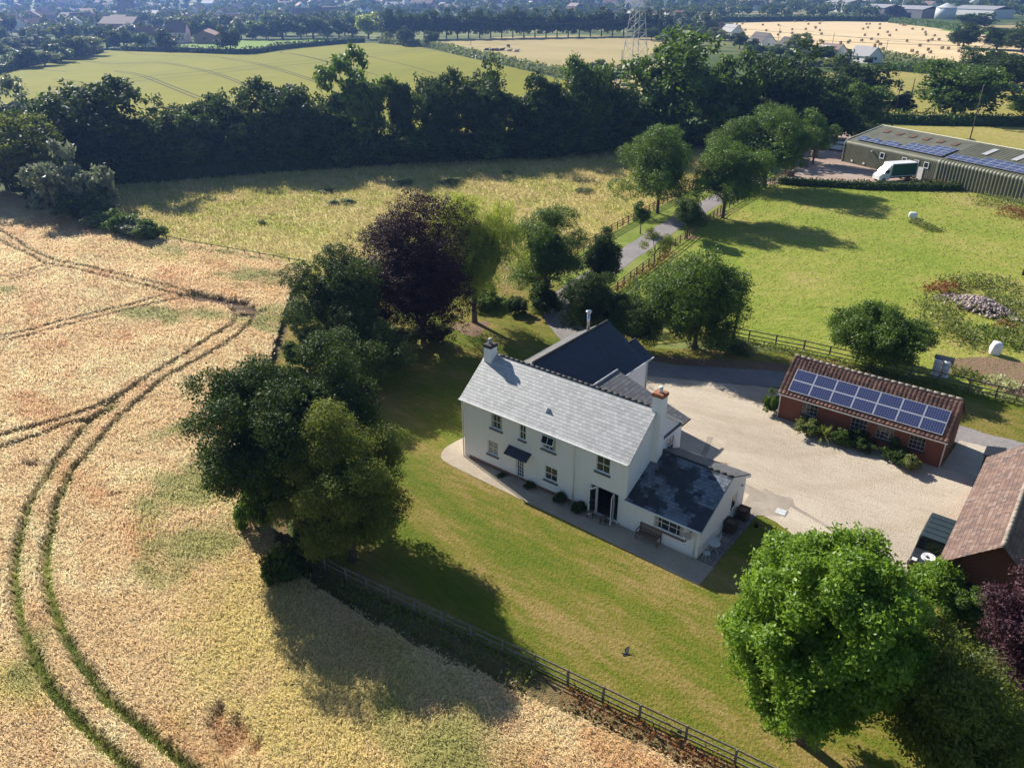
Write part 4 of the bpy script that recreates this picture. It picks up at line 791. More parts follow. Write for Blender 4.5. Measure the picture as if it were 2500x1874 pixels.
M_brickr = M_brickr.base(M_brickr.mix(M_brickr.math('MULTIPLY', M_brickr.noise(1.5, 5), .5), _b.outputs[0], (.15, .055, .035)), .9, 0, .15)
M_plinth = plain('plinth_brick', (.24, .13, .09), .9, .3, 6)
M_dark = plain('dark_inside', (.02, .018, .016), .9, .2)
M_wfloor = plain('wood_floor', (.12, .08, .05), .5, .2)
M_black = plain('black_paint', (.015, .015, .017), .4, .2)
M_steel = plain('flue_steel', (.6, .6, .6), .25, .1, metal=.9)
M_pot = plain('terracotta', (.30, .12, .06), .85, .2, 6)
M_wood = plain('weathered_wood', (.20, .155, .11), .85, .25, 8, bump=.01)
M_fencew = plain('fence_timber', (.20, .165, .13), .85, .3, 5)
M_fencer = plain('stained_fence_timber', (.23, .115, .075), .85, .3, 5)
M_iron = plain('painted_iron', (.50, .53, .52), .5, .1)
M_olive = plain('olive_cladding', (.115, .118, .075), .55, .14, .8, spec=.4)
M_olroof = plain('weathered_olive_roof', (.135, .135, .095), .6, .18, .5, spec=.4)
M_rusty = plain('rooflight_rust', (.13, .075, .05), .8, .3, 2)
M_clear = plain('rooflight', (.42, .43, .43), .4, .1)
M_cream = plain('cream_trim', (.55, .53, .42), .6, .1)

def panel_mat():
    t = NT('solar_cells'); sp = t.n.new('ShaderNodeSeparateXYZ'); t.l.new(t.coord('UV'), sp.inputs[0])
    fx = t.math('FRACT', t.math('DIVIDE', sp.outputs[0], .158)); fy = t.math('FRACT', t.math('DIVIDE', sp.outputs[1], .158))
    e = t.math('MAXIMUM', t.math('LESS_THAN', fx, .11), t.math('LESS_THAN', fy, .11))
    c = t.mix(e, t.mix(t.noise(2, 3), (.016, .024, .085), (.03, .042, .13)), (.20, .22, .32)); return t.base(c, .12, 0, .5)
M_cells = panel_mat(); M_alu = plain('aluminium_frame', (.62, .64, .66), .4, .05, metal=.3)

def holes_wall(mb, o, ux, L, H, holes, n, depth=.12, mi=0, gable=None):
    """wall rectangle from o along ux, height H, with openings (x0,x1,z0,z1); n points outward"""
    ux = Vector(ux); n = Vector(n); o = Vector(o); up = Vector((0, 0, 1))
    xs = sorted({0, L, *[h[0] for h in holes], *[h[1] for h in holes]}); zs = sorted({0, H, *[h[2] for h in holes], *[h[3] for h in holes]})
    flip = ux.cross(up).dot(n) < 0
    def Q(a, b, c, d):
        p = [a, b, c, d]; mb.face(p if not flip else p[::-1], mi)
    for x0, x1 in zip(xs[:-1], xs[1:]):
        for z0, z1 in zip(zs[:-1], zs[1:]):
            cx, cz = (x0+x1)/2, (z0+z1)/2
            if any(h[0] < cx < h[1] and h[2] < cz < h[3] for h in holes): continue
            Q(o+ux*x0+up*z0, o+ux*x1+up*z0, o+ux*x1+up*z1, o+ux*x0+up*z1)
    for x0, x1, z0, z1 in holes:
        a, b, c, d = o+ux*x0+up*z0, o+ux*x1+up*z0, o+ux*x1+up*z1, o+ux*x0+up*z1; k = -n*depth
        for p, q in ((a, b), (b, c), (c, d), (d, a)): Q(p, p+k, q+k, q)
def window(parent, pos, rz, w_, h, nx=2, nz=2, rec=.09, sill=True, frame=M_paint, fw=.055, bar=.03, label=None, tilt=0, curtain=0, sillm=M_sill, sash=True, glass=M_glass):
    """pos = lower left corner on the wall face; local x along the wall, local -y outwards"""
    r = Matrix.Translation(pos) @ Matrix.Rotation(rz, 4, 'Z')
    f = MB(); y0, y1 = rec-.03, rec+.03
    f.b2(0, fw, y0, y1, 0, h); f.b2(w_-fw, w_, y0, y1, 0, h); f.b2(fw, w_-fw, y0, y1, 0, fw*1.3); f.b2(fw, w_-fw, y0, y1, h-fw, h)
    for i in range(1, nx):
        x = w_*i/nx; f.b2(x-bar/2, x+bar/2, y0+.008, y1-.004, fw*1.3, h-fw)
    for j in range(1, nz):
        z = h*j/nz; b = bar*(1.5 if sash and nz == 2 else 1); f.b2(fw, w_-fw, y0-.006, y1-.006, z-b/2, z+b/2)
    fo = f.build('window', frame, parent); fo.matrix_local = r
    if label: fo['label'] = label
    p = MB(); p.b2(fw*.6, w_-fw*.6, rec+.004, rec+.016, fw, h-fw*.6); p.build('pane', glass, fo)
    if sill:
        s = MB(); s.b2(-.09, w_+.09, -.09, rec-.02, -.12, -.012); s.build('sill', sillm, fo)
    if curtain:
        for x0, x1 in ((fw, fw+w_*curtain), (w_-fw-w_*curtain, w_-fw)): c = MB(); c.b2(x0, x1, rec-.0005, rec+.0035, fw*1.4, h-fw*1.1); c.build('curtain', M_curtain, fo)
    return fo
def gutter(parent, a, b, mat=M_paint, r=.06):
    mb = MB(); mb.tube([a, b], r, 6); return mb.build('gutter', mat, parent)
def downpipe(parent, x, y, z0, z1, mat=M_paint, jog=(0, -.18)):
    mb = MB(); mb.tube([(x, y, z0), (x, y, z1-.25), (x+jog[0], y+jog[1], z1)], .045, 8); return mb.build('drainpipe', mat, parent, True)
def solar(parent, o, U, V, w_, h, n=None):
    U = Vector(U).normalized(); V = Vector(V).normalized(); N = U.cross(V); o = Vector(o)
    mb = MB(); mb.slab([o, o+U*w_, o+U*w_+V*h, o+V*h], .04, mi=1)
    a = o+N*.003; b = .035; mb.face([a+U*b+V*b, a+U*(w_-b)+V*b, a+U*(w_-b)+V*(h-b), a+U*b+V*(h-b)], 0, [(0, 0), (w_-2*b, 0), (w_-2*b, h-2*b), (0, h-2*b)])
    return mb.build('solar_panel', [M_cells, M_alu], parent)

# ------------------------------------------------------------------ the farmhouse
LX, DY, EV, RY, RZ_ = 13.2, 6.3, 4.72, 2.97, 7.1
house = thing('farmhouse', 'long white two-storey farmhouse with grey slate roof, low side extension and rear wings', 'house')
SL = (RZ_-EV)/RY
mb = MB()
win = [(2.47, 3.45, 3.30, 4.42), (4.92, 5.46, 3.30, 4.46), (6.80, 7.86, 3.32, 4.44), (10.93, 11.93, 3.30, 4.46), (2.15, 3.07, 1.12, 2.2), (7.05, 8.05, 1.05, 2.1), (10.64, 12.69, .12, 2.2), (4.62, 5.36, .1, 2.02)]
holes_wall(mb, (0, 0, 0), (1, 0, 0), LX, EV, win, (0, -1, 0), .14)
mb.face([(LX, 0, 0), (LX, DY, 0), (LX, DY, 4.9), (LX, RY, RZ_-.06), (LX, 0, EV)])
mb.face([(0, DY, 0), (0, 0, 0), (0, 0, EV), (0, RY, RZ_-.06), (0, DY, 4.9)]); mb.face([(LX, DY, 0), (0, DY, 0), (0, DY, 4.9), (LX, DY, 4.9)])
mb.build('wall', M_white, house)
mb = MB(); mb.b2(.02, 12.9, .6, DY-.3, .02, .1); mb.b2(.05, 12.9, 4.0, 4.1, .1, 4.6); mb.b2(10.3, 10.38, .16, 4.0, .1, 2.5); mb.b2(12.85, 12.93, .16, 4.0, .1, 2.5); mb.b2(10.3, 12.93, .16, 4.0, 2.5, 2.56); mb.build('inner_room', M_dark, house)
mb = MB(); mb.b2(10.4, 12.8, .2, 3.9, .1, .13); mb.build('room_floor', M_wfloor, house)
mb = MB(); mb.b2(.45, 10.5, -.03, 0, 0, .3); mb.b2(12.75, 12.9, -.02, 0, 0, .1); mb.build('plinth', M_plinth, house)
roof = MB(); o_ = .16
roof.slab([(-.22, -o_, EV-SL*o_+.07), (LX+.1, -o_, EV-SL*o_+.07), (LX+.1, RY, RZ_+.07), (-.22, RY, RZ_+.07)], .07)
roof.slab([(LX+.1, DY+.25, 4.72), (-.22, DY+.25, 4.72), (-.22, RY+.003, RZ_+.07), (LX+.1, RY+.003, RZ_+.07)], .07)
rf = roof.build('roof', M_slate, house)
mb = MB()
for i in range(28):
    x = .95+i*.437; mb.tube([(x, RY, RZ_+.06), (x+.43, RY, RZ_+.06)], .085+.004*(i % 2), 8)
mb.build('ridge_tile', M_ridge, house, True)['label'] = 'dark ridge tiles along the main roof'
gutter(house, (-.2, -.23, EV-.06), (LX+.05, -.23, EV-.06)); downpipe(house, 9.38, -.08, .1, EV-.08, jog=(0, -.12)); downpipe(house, -.02, -.10, .05, EV-.08, jog=(0, -.12))
def chimney(x0, x1, y0, y1, z0, z1, cap, pot):
    mb = MB(); mb.b2(x0, x1, y0, y1, z0, z1); ch = mb.build('chimney', M_white, house)
    c = MB(); c.b2(x0-.05, x1+.05, y0-.05, y1+.05, z1, z1+.16, 0); c.b2(x0-.02, x1+.02, y0-.02, y1+.02, z1+.16, z1+.22, 0); c.build('chimney_cap', cap, ch)
    cx, cy_ = (x0+x1)/2, (y0+y1)/2; p = MB(); p.tube([(cx, cy_, z1+.2), (cx, cy_, z1+.42), (cx, cy_, z1+.46)], [.13, .12, .10], 10); p.tube([(cx, cy_, z1+.46), (cx, cy_, z1+.60)], [.15, .12], 10); p.build('chimney_pot', pot, ch, True)
chimney(-.02, .62, 2.3, 2.98, 6.4, 7.75, M_ridge, M_lead)
chimney(12.95, 13.62, 2.75, 3.42, 0, 8.0, M_pot, M_paint)
for (x0, x1, z0, z1), cur in zip(win[:6], (.18, .0, .2, 0, .42, 0)):
    window(house, (x0, 0, z0), 0, x1-x0, z1-z0, curtain=cur)
# opened upper sash, hinged at the top
mb = MB(); a = rad(-24); w_ = 1.0
def tiltp(x, y, z): return (6.83+x, -.02-z*math.sin(-a)*1.0-y, 4.40-z*math.cos(a))
for x0, x1, z0, z1 in ((0, .06, 0, .58), (.94, 1.0, 0, .58), (.06, .94, 0, .06), (.06, .94, .52, .58), (.485, .515, .06, .52)):
    P = [tiltp(x, y, z) for x in (x0, x1) for y in (0, .04) for z in (z0, z1)]
    for i in ((0, 1, 5, 4), (2, 6, 7, 3), (0, 4, 6, 2), (1, 3, 7, 5), (0, 2, 3, 1), (4, 5, 7, 6)): mb.face([P[k] for k in i])
sash = mb.build('open_sash', M_paint, house); sash['label'] = 'top sash of the third upper window tilted open'
mb = MB(); mb.face([tiltp(.05, .02, .52), tiltp(.95, .02, .52), tiltp(.95, .02, .05), tiltp(.05, .02, .05)]); mb.build('pane', M_glass, sash)
# front door with glazing and a slate canopy
mb = MB(); mb.b2(4.62, 4.74, .05, .13, .1, 2.02); mb.b2(5.24, 5.36, .05, .13, .1, 2.02); mb.b2(4.74, 5.24, .05, .13, .1, .35); mb.b2(4.74, 5.24, .05, .13, 1.92, 2.02)
for i in range(1, 3): mb.b2(4.74+i*.167-.012, 4.74+i*.167+.012, .06, .12, .35, 1.92)
for i in range(1, 6): mb.b2(4.74, 5.24, .06, .12, .35+i*.262-.012, .35+i*.262+.012)
dr = mb.build('front_door', M_paint, house); mb = MB(); mb.b2(4.74, 5.24, .10, .115, .35, 1.92); mb.build('pane', M_glass, dr); mb = MB(); mb.b2(4.70, 4.73, .0, .05, 1.05, 1.12); mb.build('handle', M_black, dr)
mb = MB(); mb.slab([(4.05, -.62, 2.13), (5.95, -.62, 2.13), (5.95, .0, 2.52), (4.05, .0, 2.52)], .06); mb.build('door_canopy', M_slate2, house)
mb = MB(); mb.b2(4.4, 5.6, -.45, -.02, .03, .12); mb.build('door_step', M_conc, house)
# garden doors standing open
mb = MB(); mb.b2(10.64, 10.70, .04, .12, .12, 2.2); mb.b2(11.06, 11.14, .04, .12, .12, 2.2); mb.b2(12.28, 12.36, .04, .12, .12, 2.2); mb.b2(12.63, 12.69, .04, .12, .12, 2.2); mb.b2(10.70, 12.63, .04, .12, 2.13, 2.2); mb.b2(10.70, 11.06, .04, .12, .12, .2); mb.b2(12.36, 12.63, .04, .12, .12, .2)
gd = mb.build('garden_door_frame', M_paint, house); mb = MB(); mb.b2(10.70, 11.06, .075, .085, .2, 2.13); mb.build('pane', M_glass, gd); mb = MB(); mb.b2(12.36, 12.63, .075, .085, .2, 2.13); mb.build('pane', M_glass, gd)
for hx, ang in ((11.10, rad(-118)), (12.32, rad(-72))):
    mb = MB(); L = .6
    mb.b2(0, .09, -.025, .025, .14, 2.14); mb.b2(L-.09, L, -.025, .025, .14, 2.14); mb.b2(.09, L-.09, -.025, .025, .14, .34); mb.b2(.09, L-.09, -.025, .025, 2.04, 2.14)
    lf = mb.build('garden_door', M_paint, house); lf.location = (hx, .02, 0); lf.rotation_euler = (0, 0, ang)
    mb = MB(); mb.b2(.09, L-.09, -.006, .006, .34, 2.04); mb.build('pane', M_glass, lf); mb = MB(); mb.b2(L-.07, L-.03, -.05, .05, 1.05, 1.2); mb.build('handle', M_steel, lf)
mb = MB(); mb.b2(10.7, 12.6, -.42, -.02, .03, .1); mb.build('door_step', M_conc, house)
mb = MB(); vp = Vector((6.55, .93, EV+SL*.93+.07)); mb.face([vp+Vector((-.12, -.14, -.1)), vp+Vector((.12, -.14, -.1)), vp+Vector((0, -.02, .26))]); mb.face([vp+Vector((.12, -.14, -.1)), vp+Vector((.10, .2, .1)), vp+Vector((0, -.02, .26))]); mb.face([vp+Vector((.10, .2, .1)), vp+Vector((-.12, -.14, -.1)), vp+Vector((0, -.02, .26))]); mb.build('roof_vent', M_lead, house)
# side extension
X2, RE, RZE, EVE, EB = 18.12, 3.65, 3.86, 2.10, 2.66
ext = MB(); SE = (RZE-EVE)/RE
holes_wall(ext, (LX, 0, 0), (1, 0, 0), X2-LX, EVE, [(1.95, 3.95, 1.0, 1.98)], (0, -1, 0), .12)
holes_wall(ext, (X2, 0, 0), (0, 1, 0), 6.3, EVE, [(4.35, 5.15, .06, 2.04)], (1, 0, 0), .12)
ext.face([(X2, 0, EVE), (X2, 6.3, EVE), (X2, 6.3, EB), (X2, RE, RZE-.05)]); ext.face([(X2, 6.3, 0), (LX, 6.3, 0), (LX, 6.3, EB), (X2, 6.3, EB)])
ext.build('extension_wall', M_white, house)
mb = MB(); mb.b2(LX+.1, X2-.1, .25, 6.1, .02, 1.9); mb.build('inner_room', M_dark, house)
er = MB(); er.slab([(LX-.05, -.12, EVE-SE*.12+.07), (X2+.14, -.12, EVE-SE*.12+.07), (X2+.14, RE, RZE+.07), (LX+.02, RE, RZE+.07)], .06); er.build('extension_roof', M_slate3, house)['label'] = 'patchy blue and black slates of the low extension'
S2 = (RZE-EB)/(6.3-RE); er = MB(); er.slab([(X2+.14, 6.62, RZE+.07-S2*(6.62-RE)), (LX+.02, 6.62, RZE+.07-S2*(6.62-RE)), (LX+.02, RE+.003, RZE+.07), (X2+.14, RE+.003, RZE+.07)], .06); er.build('extension_roof', M_slate4, house)
mb = MB()
for i in range(11): mb.tube([(LX+.25+i*.44, RE, RZE+.06), (LX+.68+i*.44, RE, RZE+.06)], .08+.004*(i % 2), 8)
mb.build('ridge_tile', M_ridge, house, True)
for (a, b) in (((X2+.15, -.12, EVE-SE*.12), (X2+.15, RE, RZE)), ((X2+.15, RE, RZE), (X2+.15, 6.62, RZE-S2*(6.62-RE))), ((LX+.12, RY, RZ_), (LX+.12, DY+.25, 4.66)), ):
    mb = MB(); a, b = Vector(a), Vector(b); d = Vector((0, 0, -.17)); n = Vector((.03, 0, 0)); P = [a, b, b+d, a+d]; mb.face([p+n for p in P]); mb.face([p for p in reversed(P)]); mb.face([a, a+n, b+n, b][::-1]); mb.face([a+d, b+d, b+d+n, a+d+n][::-1]); mb.build('barge_board', M_paint, house)
gutter(house, (LX, -.18, EVE-.04), (X2+.1, -.18, EVE-.04)); downpipe(house, X2-.22, -.06, .05, EVE-.06, jog=(0, -.1))
wx = window(house, (LX+1.95, 0, 1.0), 0, 2.0, .98, nx=4, nz=2, curtain=.12, sash=False, sillm=M_plinth); wx['label'] = 'wide four-light window of the extension'
mb = MB(); mb.b2(0, .8, .04, .10, 0, 1.98); bd = mb.build('side_door', M_paint, house); bd.matrix_local = Matrix.Translation((X2, 4.35, .06)) @ Matrix.Rotation(rad(90), 4, 'Z'); mb = MB(); mb.b2(.14, .66, .03, .039, .95, 1.8); mb.build('pane', M_glass, bd); mb = MB(); mb.b2(.08, .12, -.03, .04, .9, 1.0); mb.build('handle', M_black, bd)
mb = MB(); mb.tube([(X2+.02, 5.62, 2.22), (X2+.12, 5.62, 2.2)], .07, 8); mb.build('wall_lamp', M_lead, house)
mb = MB(); n = 12  # satellite dish
cx, cz = 17.55, 1.70
rings = []
for r, dpt in ((0, .09), (.16, .07), (.30, 0)): rings.append([(cx+r*math.cos(2*math.pi*k/n), -.34-dpt*0+(.09-dpt)*-.6-.12*r*math.sin(2*math.pi*k/n), cz+r*.86*math.sin(2*math.pi*k/n)) for k in range(n)])
for i in range(2):
    for k in range(n): mb.face([rings[i][k], rings[i+1][k], rings[i+1][(k+1) % n], rings[i][(k+1) % n]])
ds = mb.build('satellite_dish', plain('dish_grey', (.36, .36, .38), .5), house, True); mb = MB(); mb.tube([(cx, -.3, cz), (cx+.1, -.12, cz+.18), (cx+.12, 0, cz+.2)], .02, 6); mb.tube([(cx, -.33, cz-.24), (cx+.02, -.6, cz-.22)], .015, 6); mb.box((cx+.02, -.62, cz-.2), (.07, .1, .07)); mb.build('dish_arm', M_black, ds)
# rear wing A
AX0, AX1, AR, AZ, AE, AY = -.35, 6.94, 3.28, 7.0, 4.72, 13.1
sa = (AZ-AE)/(AX1-AR)
mb = MB(); mb.face([(6.7, DY, 0), (6.7, 13.7, 0), (6.7, 13.7, 4.8), (6.7, DY, 4.8)]); mb.face([(-.1, AY-.15, 0), (-.1, DY, 0), (-.1, DY, 4.8), (-.1, AY-.15, 4.8)]); mb.face([(6.7, AY-.15, 0), (-.1, AY-.15, 0), (-.1, AY-.15, 4.8), (AR, AY-.15, AZ-.1), (6.7, AY-.15, 4.8)]); mb.face([(6.7, 13.7, 0), (4.4, 13.7, 0), (4.4, 13.7, 4.8), (5.35, 13.7, 5.6), (6.7, 13.7, 4.8)]); mb.face([(4.4, 13.7, 0), (4.4, AY-.15, 0), (4.4, AY-.15, 4.9), (4.4, 13.7, 4.9)])
mb.build('rear_wing_wall', M_white, house)
mb = MB(); mb.slab([(AX1, 3.4, AE), (AX1, AY, AE), (AR, AY, AZ), (AR, 3.4, AZ)], .07); zr = AZ-(5.3-AR)*sa
mb.slab([(AX1, AY+.003, AE), (AX1, 14.0, AE), (5.3, 14.0, zr), (5.3, AY+.003, zr)], .07)
mb.slab([(AX0, AY, AE), (AX0, 3.4, AE), (AR-.003, 3.4, AZ), (AR-.003, AY, AZ)], .07, mi=1); mb.slab([(4.2, 14.0, 5.05), (4.2, AY+.003, 5.05), (5.297, AY+.003, zr), (5.297, 14.0, zr)], .06, mi=1)
mb.build('rear_roof', [M_slate2, M_slate4], house)  # difference of shaded right and lit left slope put into the colours
mb = MB(); mb.tube([(AR, 3.6, AZ+.02), (AR, AY, AZ+.02)], .10, 8); mb.tube([(5.3, AY, zr+.02), (5.3, 14, zr+.02)], .08, 8); mb.build('ridge_tile', M_ridge, house, True)
gutter(house, (AX1+.05, 6.5, AE-.06), (AX1+.05, 14.0, AE-.06)); downpipe(house, 6.78, 13.5, .05, AE-.1, M_lead, jog=(.2, 0))
mb = MB(); mb.tube([(2.3, 11.9, 6.2), (2.3, 11.9, 7.75)], .13, 12); fl = mb.build('flue', M_steel, house, True); mb = MB(); mb.tube([(2.3, 11.9, 7.75), (2.3, 11.9, 7.82), (2.3, 11.9, 7.95), (2.3, 11.9, 8.0)], [.15, .24, .24, .12], 12); mb.build('flue_cap', M_steel, fl, True)
# rear wing B, low grey tiled roof falling to the right
BX, BZ, BE, BY = 7.7, 6.32, 4.52, 7.45
mb = MB(); mb.slab([(13.35, 4.0, BE), (13.35, BY, BE), (BX, BY, BZ), (BX, 4.0, BZ)], .06); mb.slab([(6.5, BY, 5.0), (6.5, 4.0, 5.0), (BX-.003, 4.0, BZ), (BX-.003, BY, BZ)], .06)
mb.build('rear_roof', M_slate4, house); mb = MB(); mb.tube([(BX, 4.2, BZ+.02), (BX, BY, BZ+.02)], .07, 8); mb.build('ridge_flashing', M_lead, house, True)
mb = MB(); mb.face([(LX, DY, 0), (LX, 6.75, 0), (LX, 6.75, BE), (LX, DY, BE)]); mb.face([(LX, 6.75, 0), (6.7, 6.75, 0), (6.7, 6.75, 5.0), (BX, 6.75, BZ-.1), (LX, 6.75, BE)]); mb.build('rear_wing_wall', M_white, house)
gutter(house, (13.42, 6.3, BE-.06), (13.42, BY, BE-.06), M_black)
window(house, (LX+.012, 4.75, 2.95), rad(90), .95, 1.15, rec=-.012)

# ------------------------------------------------------------------ brick outbuilding with solar panels
ob = thing('brick_outbuilding', 'long red brick stable with a brown pantile roof carrying solar panels', 'outbuilding')
x0, x1, y0, y1, ez, ry, rz = 15.3, 26.95, 19.25, 23.75, 2.42, 21.5, 4.42
mb = MB(); ow = [(1.75, 2.9, .95, 1.95), (5.35, 6.5, .85, 1.85), (7.15, 8.3, .85, 1.85), (9.35, 10.4, .85, 1.85)]
holes_wall(mb, (x0, y0, 0), (1, 0, 0), x1-x0, ez, ow, (0, -1, 0), .12)
for x, s in ((x0, 1), (x1, 0)):
    P = [(x, y0, 0), (x, y1, 0), (x, y1, ez), (x, ry, rz-.05), (x, y0, ez)]; mb.face(P if not s else P[::-1])
mb.face([(x1, y1, 0), (x0, y1, 0), (x0, y1, ez), (x1, y1, ez)]); mb.build('wall', M_brickr, ob)
mb = MB(); mb.b2(x0+.1, x1-.1, y0+.3, y1-.1, .02, 2.3); mb.build('inner_room', M_dark, ob)
def pantile(parent, x0, x1, ey, ez_, ry, rz, mat, pitch=.29, along='x', name='roof', sag=.05, course=.38, amp=.06):
    """ribbed pantile slope from an eave line to a ridge line"""
    L = x1-x0; nu = int(L/pitch*6); hh = math.hypot(ry-ey, rz-ez_); nv = int(hh/course); us = np.linspace(0, L, nu+1); V, UV = [], []
    rows = []
    for j in range(nv): rows += [(j/nv, .03), ((j+.98)/nv, .0)]
    for f, lift in rows:
        for u in us:
            a = amp*abs(math.sin(math.pi*u/pitch))**.7*1.0; g = -sag*math.sin(math.pi*u/L)*f+.02*math.sin(u*1.3+f*4)*f
            p = (x0+u, ey+(ry-ey)*f, ez_+(rz-ez_)*f+a+lift+g); V.append(p if along == 'x' else (p[1], p[0], p[2]))
            UV.append((u, f*hh))
    F = []; n = nu+1
    for j in range(len(rows)-1):
        for i in range(nu): F.append((j*n+i, j*n+i+1, (j+1)*n+i+1, (j+1)*n+i))
    F = np.array(F)
    v = np.array(V); nrm = np.cross(v[F[0][1]]-v[F[0][0]], v[F[0][3]]-v[F[0][0]])
    if nrm[2] < 0: F = F[:, ::-1]
    o = np_mesh(name, V, F, mat, parent=parent); uvl = o.data.uv_layers.new(name='UVMap'); UVa = np.array(UV, np.float32)[F.ravel()]; uvl.data.foreach_set('uv', UVa.ravel()); return o
pantile(ob, x0-.15, x1+.1, y0-.3, ez-.22, ry, rz, M_pant); pantile(ob, x0-.15, x1+.1, y1+.3, ez-.22, ry, rz, M_pant)
mb = MB()
for i in range(25): mb.tube([(x0-.1+i*.47, ry, rz+.05-.05*math.sin(math.pi*i/25)), (x0+.36+i*.47, ry, rz+.05-.05*math.sin(math.pi*(i+1)/25))], .10+.003*(i % 2), 8)
mb.build('ridge_tile', M_ridgew, ob, True)
gutter(ob, (x0-.1, y0-.36, ez-.27), (x1+.1, y0-.36, ez-.27), plain('grey_gutter', (.35, .34, .33), .5), .05); downpipe(ob, x1-.05, y0-.08, .05, ez-.3, jog=(0, -.25)); downpipe(ob, x0+.05, y0-.08, .05, ez-.3, jog=(0, -.25))
for a, b, c, d in ow: window(ob, (x0+a, y0, c), 0, b-a, d-c, nx=4, nz=3, frame=plain('old_white_paint', (.42, .40, .36), .7), fw=.04, bar=.025, sash=False, glass=M_glass, sillm=M_ridge)
sl = Vector((0, ry-y0+.3, rz-ez+.22)).normalized(); pw, ph, gp = 1.515, .93, .02
base = Vector((15.82, y0-.3, ez-.22))+sl*.42+Vector((0, -sl.z, sl.y))*.13
for j in range(2):
    for i in range(7): solar(ob, base+Vector((i*(pw+gp), 0, 0))+sl*(j*(ph+gp)), (1, 0, 0), sl, pw, ph)
hb = thing('hanging_basket', 'dark hanging basket of plants on the brick wall between the last two windows', 'hanging basket', (23.85, 19.1, 1.0)); mb = MB(); mb.tube([(0, 0, -.2), (0, 0, 0), (0, 0, .02)], [.12, .3, .3], 10); mb.build('bowl', M_black, hb)
rng = np.random.default_rng(3); V, v = leaf_cloud(rng, np.array([[0, 0, .12]]), np.array([.34]), 500, .12); np_mesh('foliage', V, np.arange(len(V)).reshape(-1, 4), LM['mid'], attr=v, parent=hb)

# ------------------------------------------------------------------ tiled barn at the right edge
bn = thing('tiled_barn', 'red brick barn with a mottled orange clay tile roof at the right edge', 'barn')
bx0, bx1, by0, by1, be, brx, brz = 29.75, 34.2, 5.25, 17.8, 2.75, 31.95, 4.85
mb = MB(); holes_wall(mb, (bx0, by0, 0), (1, 0, 0), bx1-bx0, be, [(1.1, 2.75, .95, 1.85)], (0, -1, 0), .1); mb.face([(bx0, by0, be), (bx1, by0, be), (brx, by0, brz-.05)])
mb.face([(bx0, by1, 0), (bx0, by0, 0), (bx0, by0, be), (bx0, by1, be)]); mb.face([(bx1, by0, 0), (bx1, by1, 0), (bx1, by1, be), (bx1, by0, be)]); mb.face([(bx1, by1, 0), (bx0, by1, 0), (bx0, by1, be), (brx, by1, brz-.05), (bx1, by1, be)]); mb.build('wall', M_brickr, bn)
mb = MB(); mb.b2(bx0+.1, bx1-.1, by0+.25, by1-.1, .02, 2.6); mb.build('inner_room', M_dark, bn)
pantile(bn, by0-.45, by1+.15, bx0-.3, be-.25, brx, brz, M_clay, pitch=.26, along='y', amp=.045, sag=.12, course=.30); pantile(bn, by0-.45, by1+.15, bx1+.3, be-.25, brx, brz, M_clay, pitch=.9, along='y', amp=.012, sag=.12, course=.20)
mb = MB()
for i in range(27): mb.tube([(brx, by0-.4+i*.48, brz+.0-.12*math.sin(math.pi*i/27)), (brx, by0+.07+i*.48, brz+.0-.12*math.sin(math.pi*(i+1)/27))], .12+.003*(i % 2), 8)
mb.build('ridge_tile', M_ridgew, bn, True)
window(bn, (bx0+1.1, by0, .95), 0, 1.65, .9, nx=4, nz=2, frame=plain('brown_frame', (.16, .12, .09), .8), sash=False, sill=False, rec=.06)
downpipe(bn, bx0-.08, by0+.05, .05, be-.3, jog=(-.2, 0)); mb = MB(); mb.slab([(29.2, 18.3, 2.5), (30.3, 18.3, 2.75), (30.3, 19.7, 2.75), (29.2, 19.7, 2.5)], .08); mb.face([(29.3, 18.3, 0), (30.3, 18.3, 0), (30.3, 18.3, 2.7), (29.3, 18.3, 2.45)]); mb.face([(29.3, 19.6, 0), (29.3, 18.3, 0), (29.3, 18.3, 2.45), (29.3, 19.6, 2.45)]); mb.build('lean_to', M_black, bn)

# ------------------------------------------------------------------ green warehouse
wh = thing('green_warehouse', 'long olive green steel warehouse with solar panels on its low roof', 'warehouse')
WO = at(2055, 394); WD = np.array([1, -.50]); WD = WD/np.hypot(*WD); WN = np.array([-WD[1], WD[0]])
def warehouse(u0, u1, pitch, amp, proud, eave, ridgeh, half, mats, wname, rname):
    prof = [(-proud, 0.0), (-proud, eave-.75)]
    for k in range(1, 7):
        a = math.pi/2*k/6*.88; prof.append((-proud+.65*(1-math.cos(a)), eave-.75+.65*math.sin(a)))
    prof += [(half, ridgeh)]; prof = [(p[0], p[1]) for p in prof]; back = [(2*half, eave-.2), (2*half+.05, 0)]
    full = prof+back; n = int((u1-u0)/pitch*4); us = np.linspace(u0, u1, n+1); V = []
    for u in us:
        ph = (u/pitch) % 1; a = amp*(1 if ph < .5 else 0)
        for i, (d, z) in enumerate(full):
            t = full[min(i+1, len(full)-1)]; s = full[max(i-1, 0)]; tx, tz = t[0]-s[0], t[1]-s[1]; l = math.hypot(tx, tz)+1e-9
            dd, zz = d-tz/l*a, z+tx/l*a; p = WO[:2]+WD*u+WN*dd; V.append((p[0], p[1], zz))
    m = len(full); F = []; mi = []
    for i in range(n):
        for j in range(m-1): F.append(((i)*m+j, (i+1)*m+j, (i+1)*m+j+1, i*m+j+1)); mi.append(0 if j < 7 else 1)
    wo = np_mesh(wname, V, [f for f, q in zip(F, mi) if q == 0], mats[0], parent=wh); np_mesh(rname, V, [f for f, q in zip(F, mi) if q == 1], mats[1], parent=wh)
U1 = 20.2; U2 = 46.0; EW, RW, HW = 4.05, 5.9, 9.0
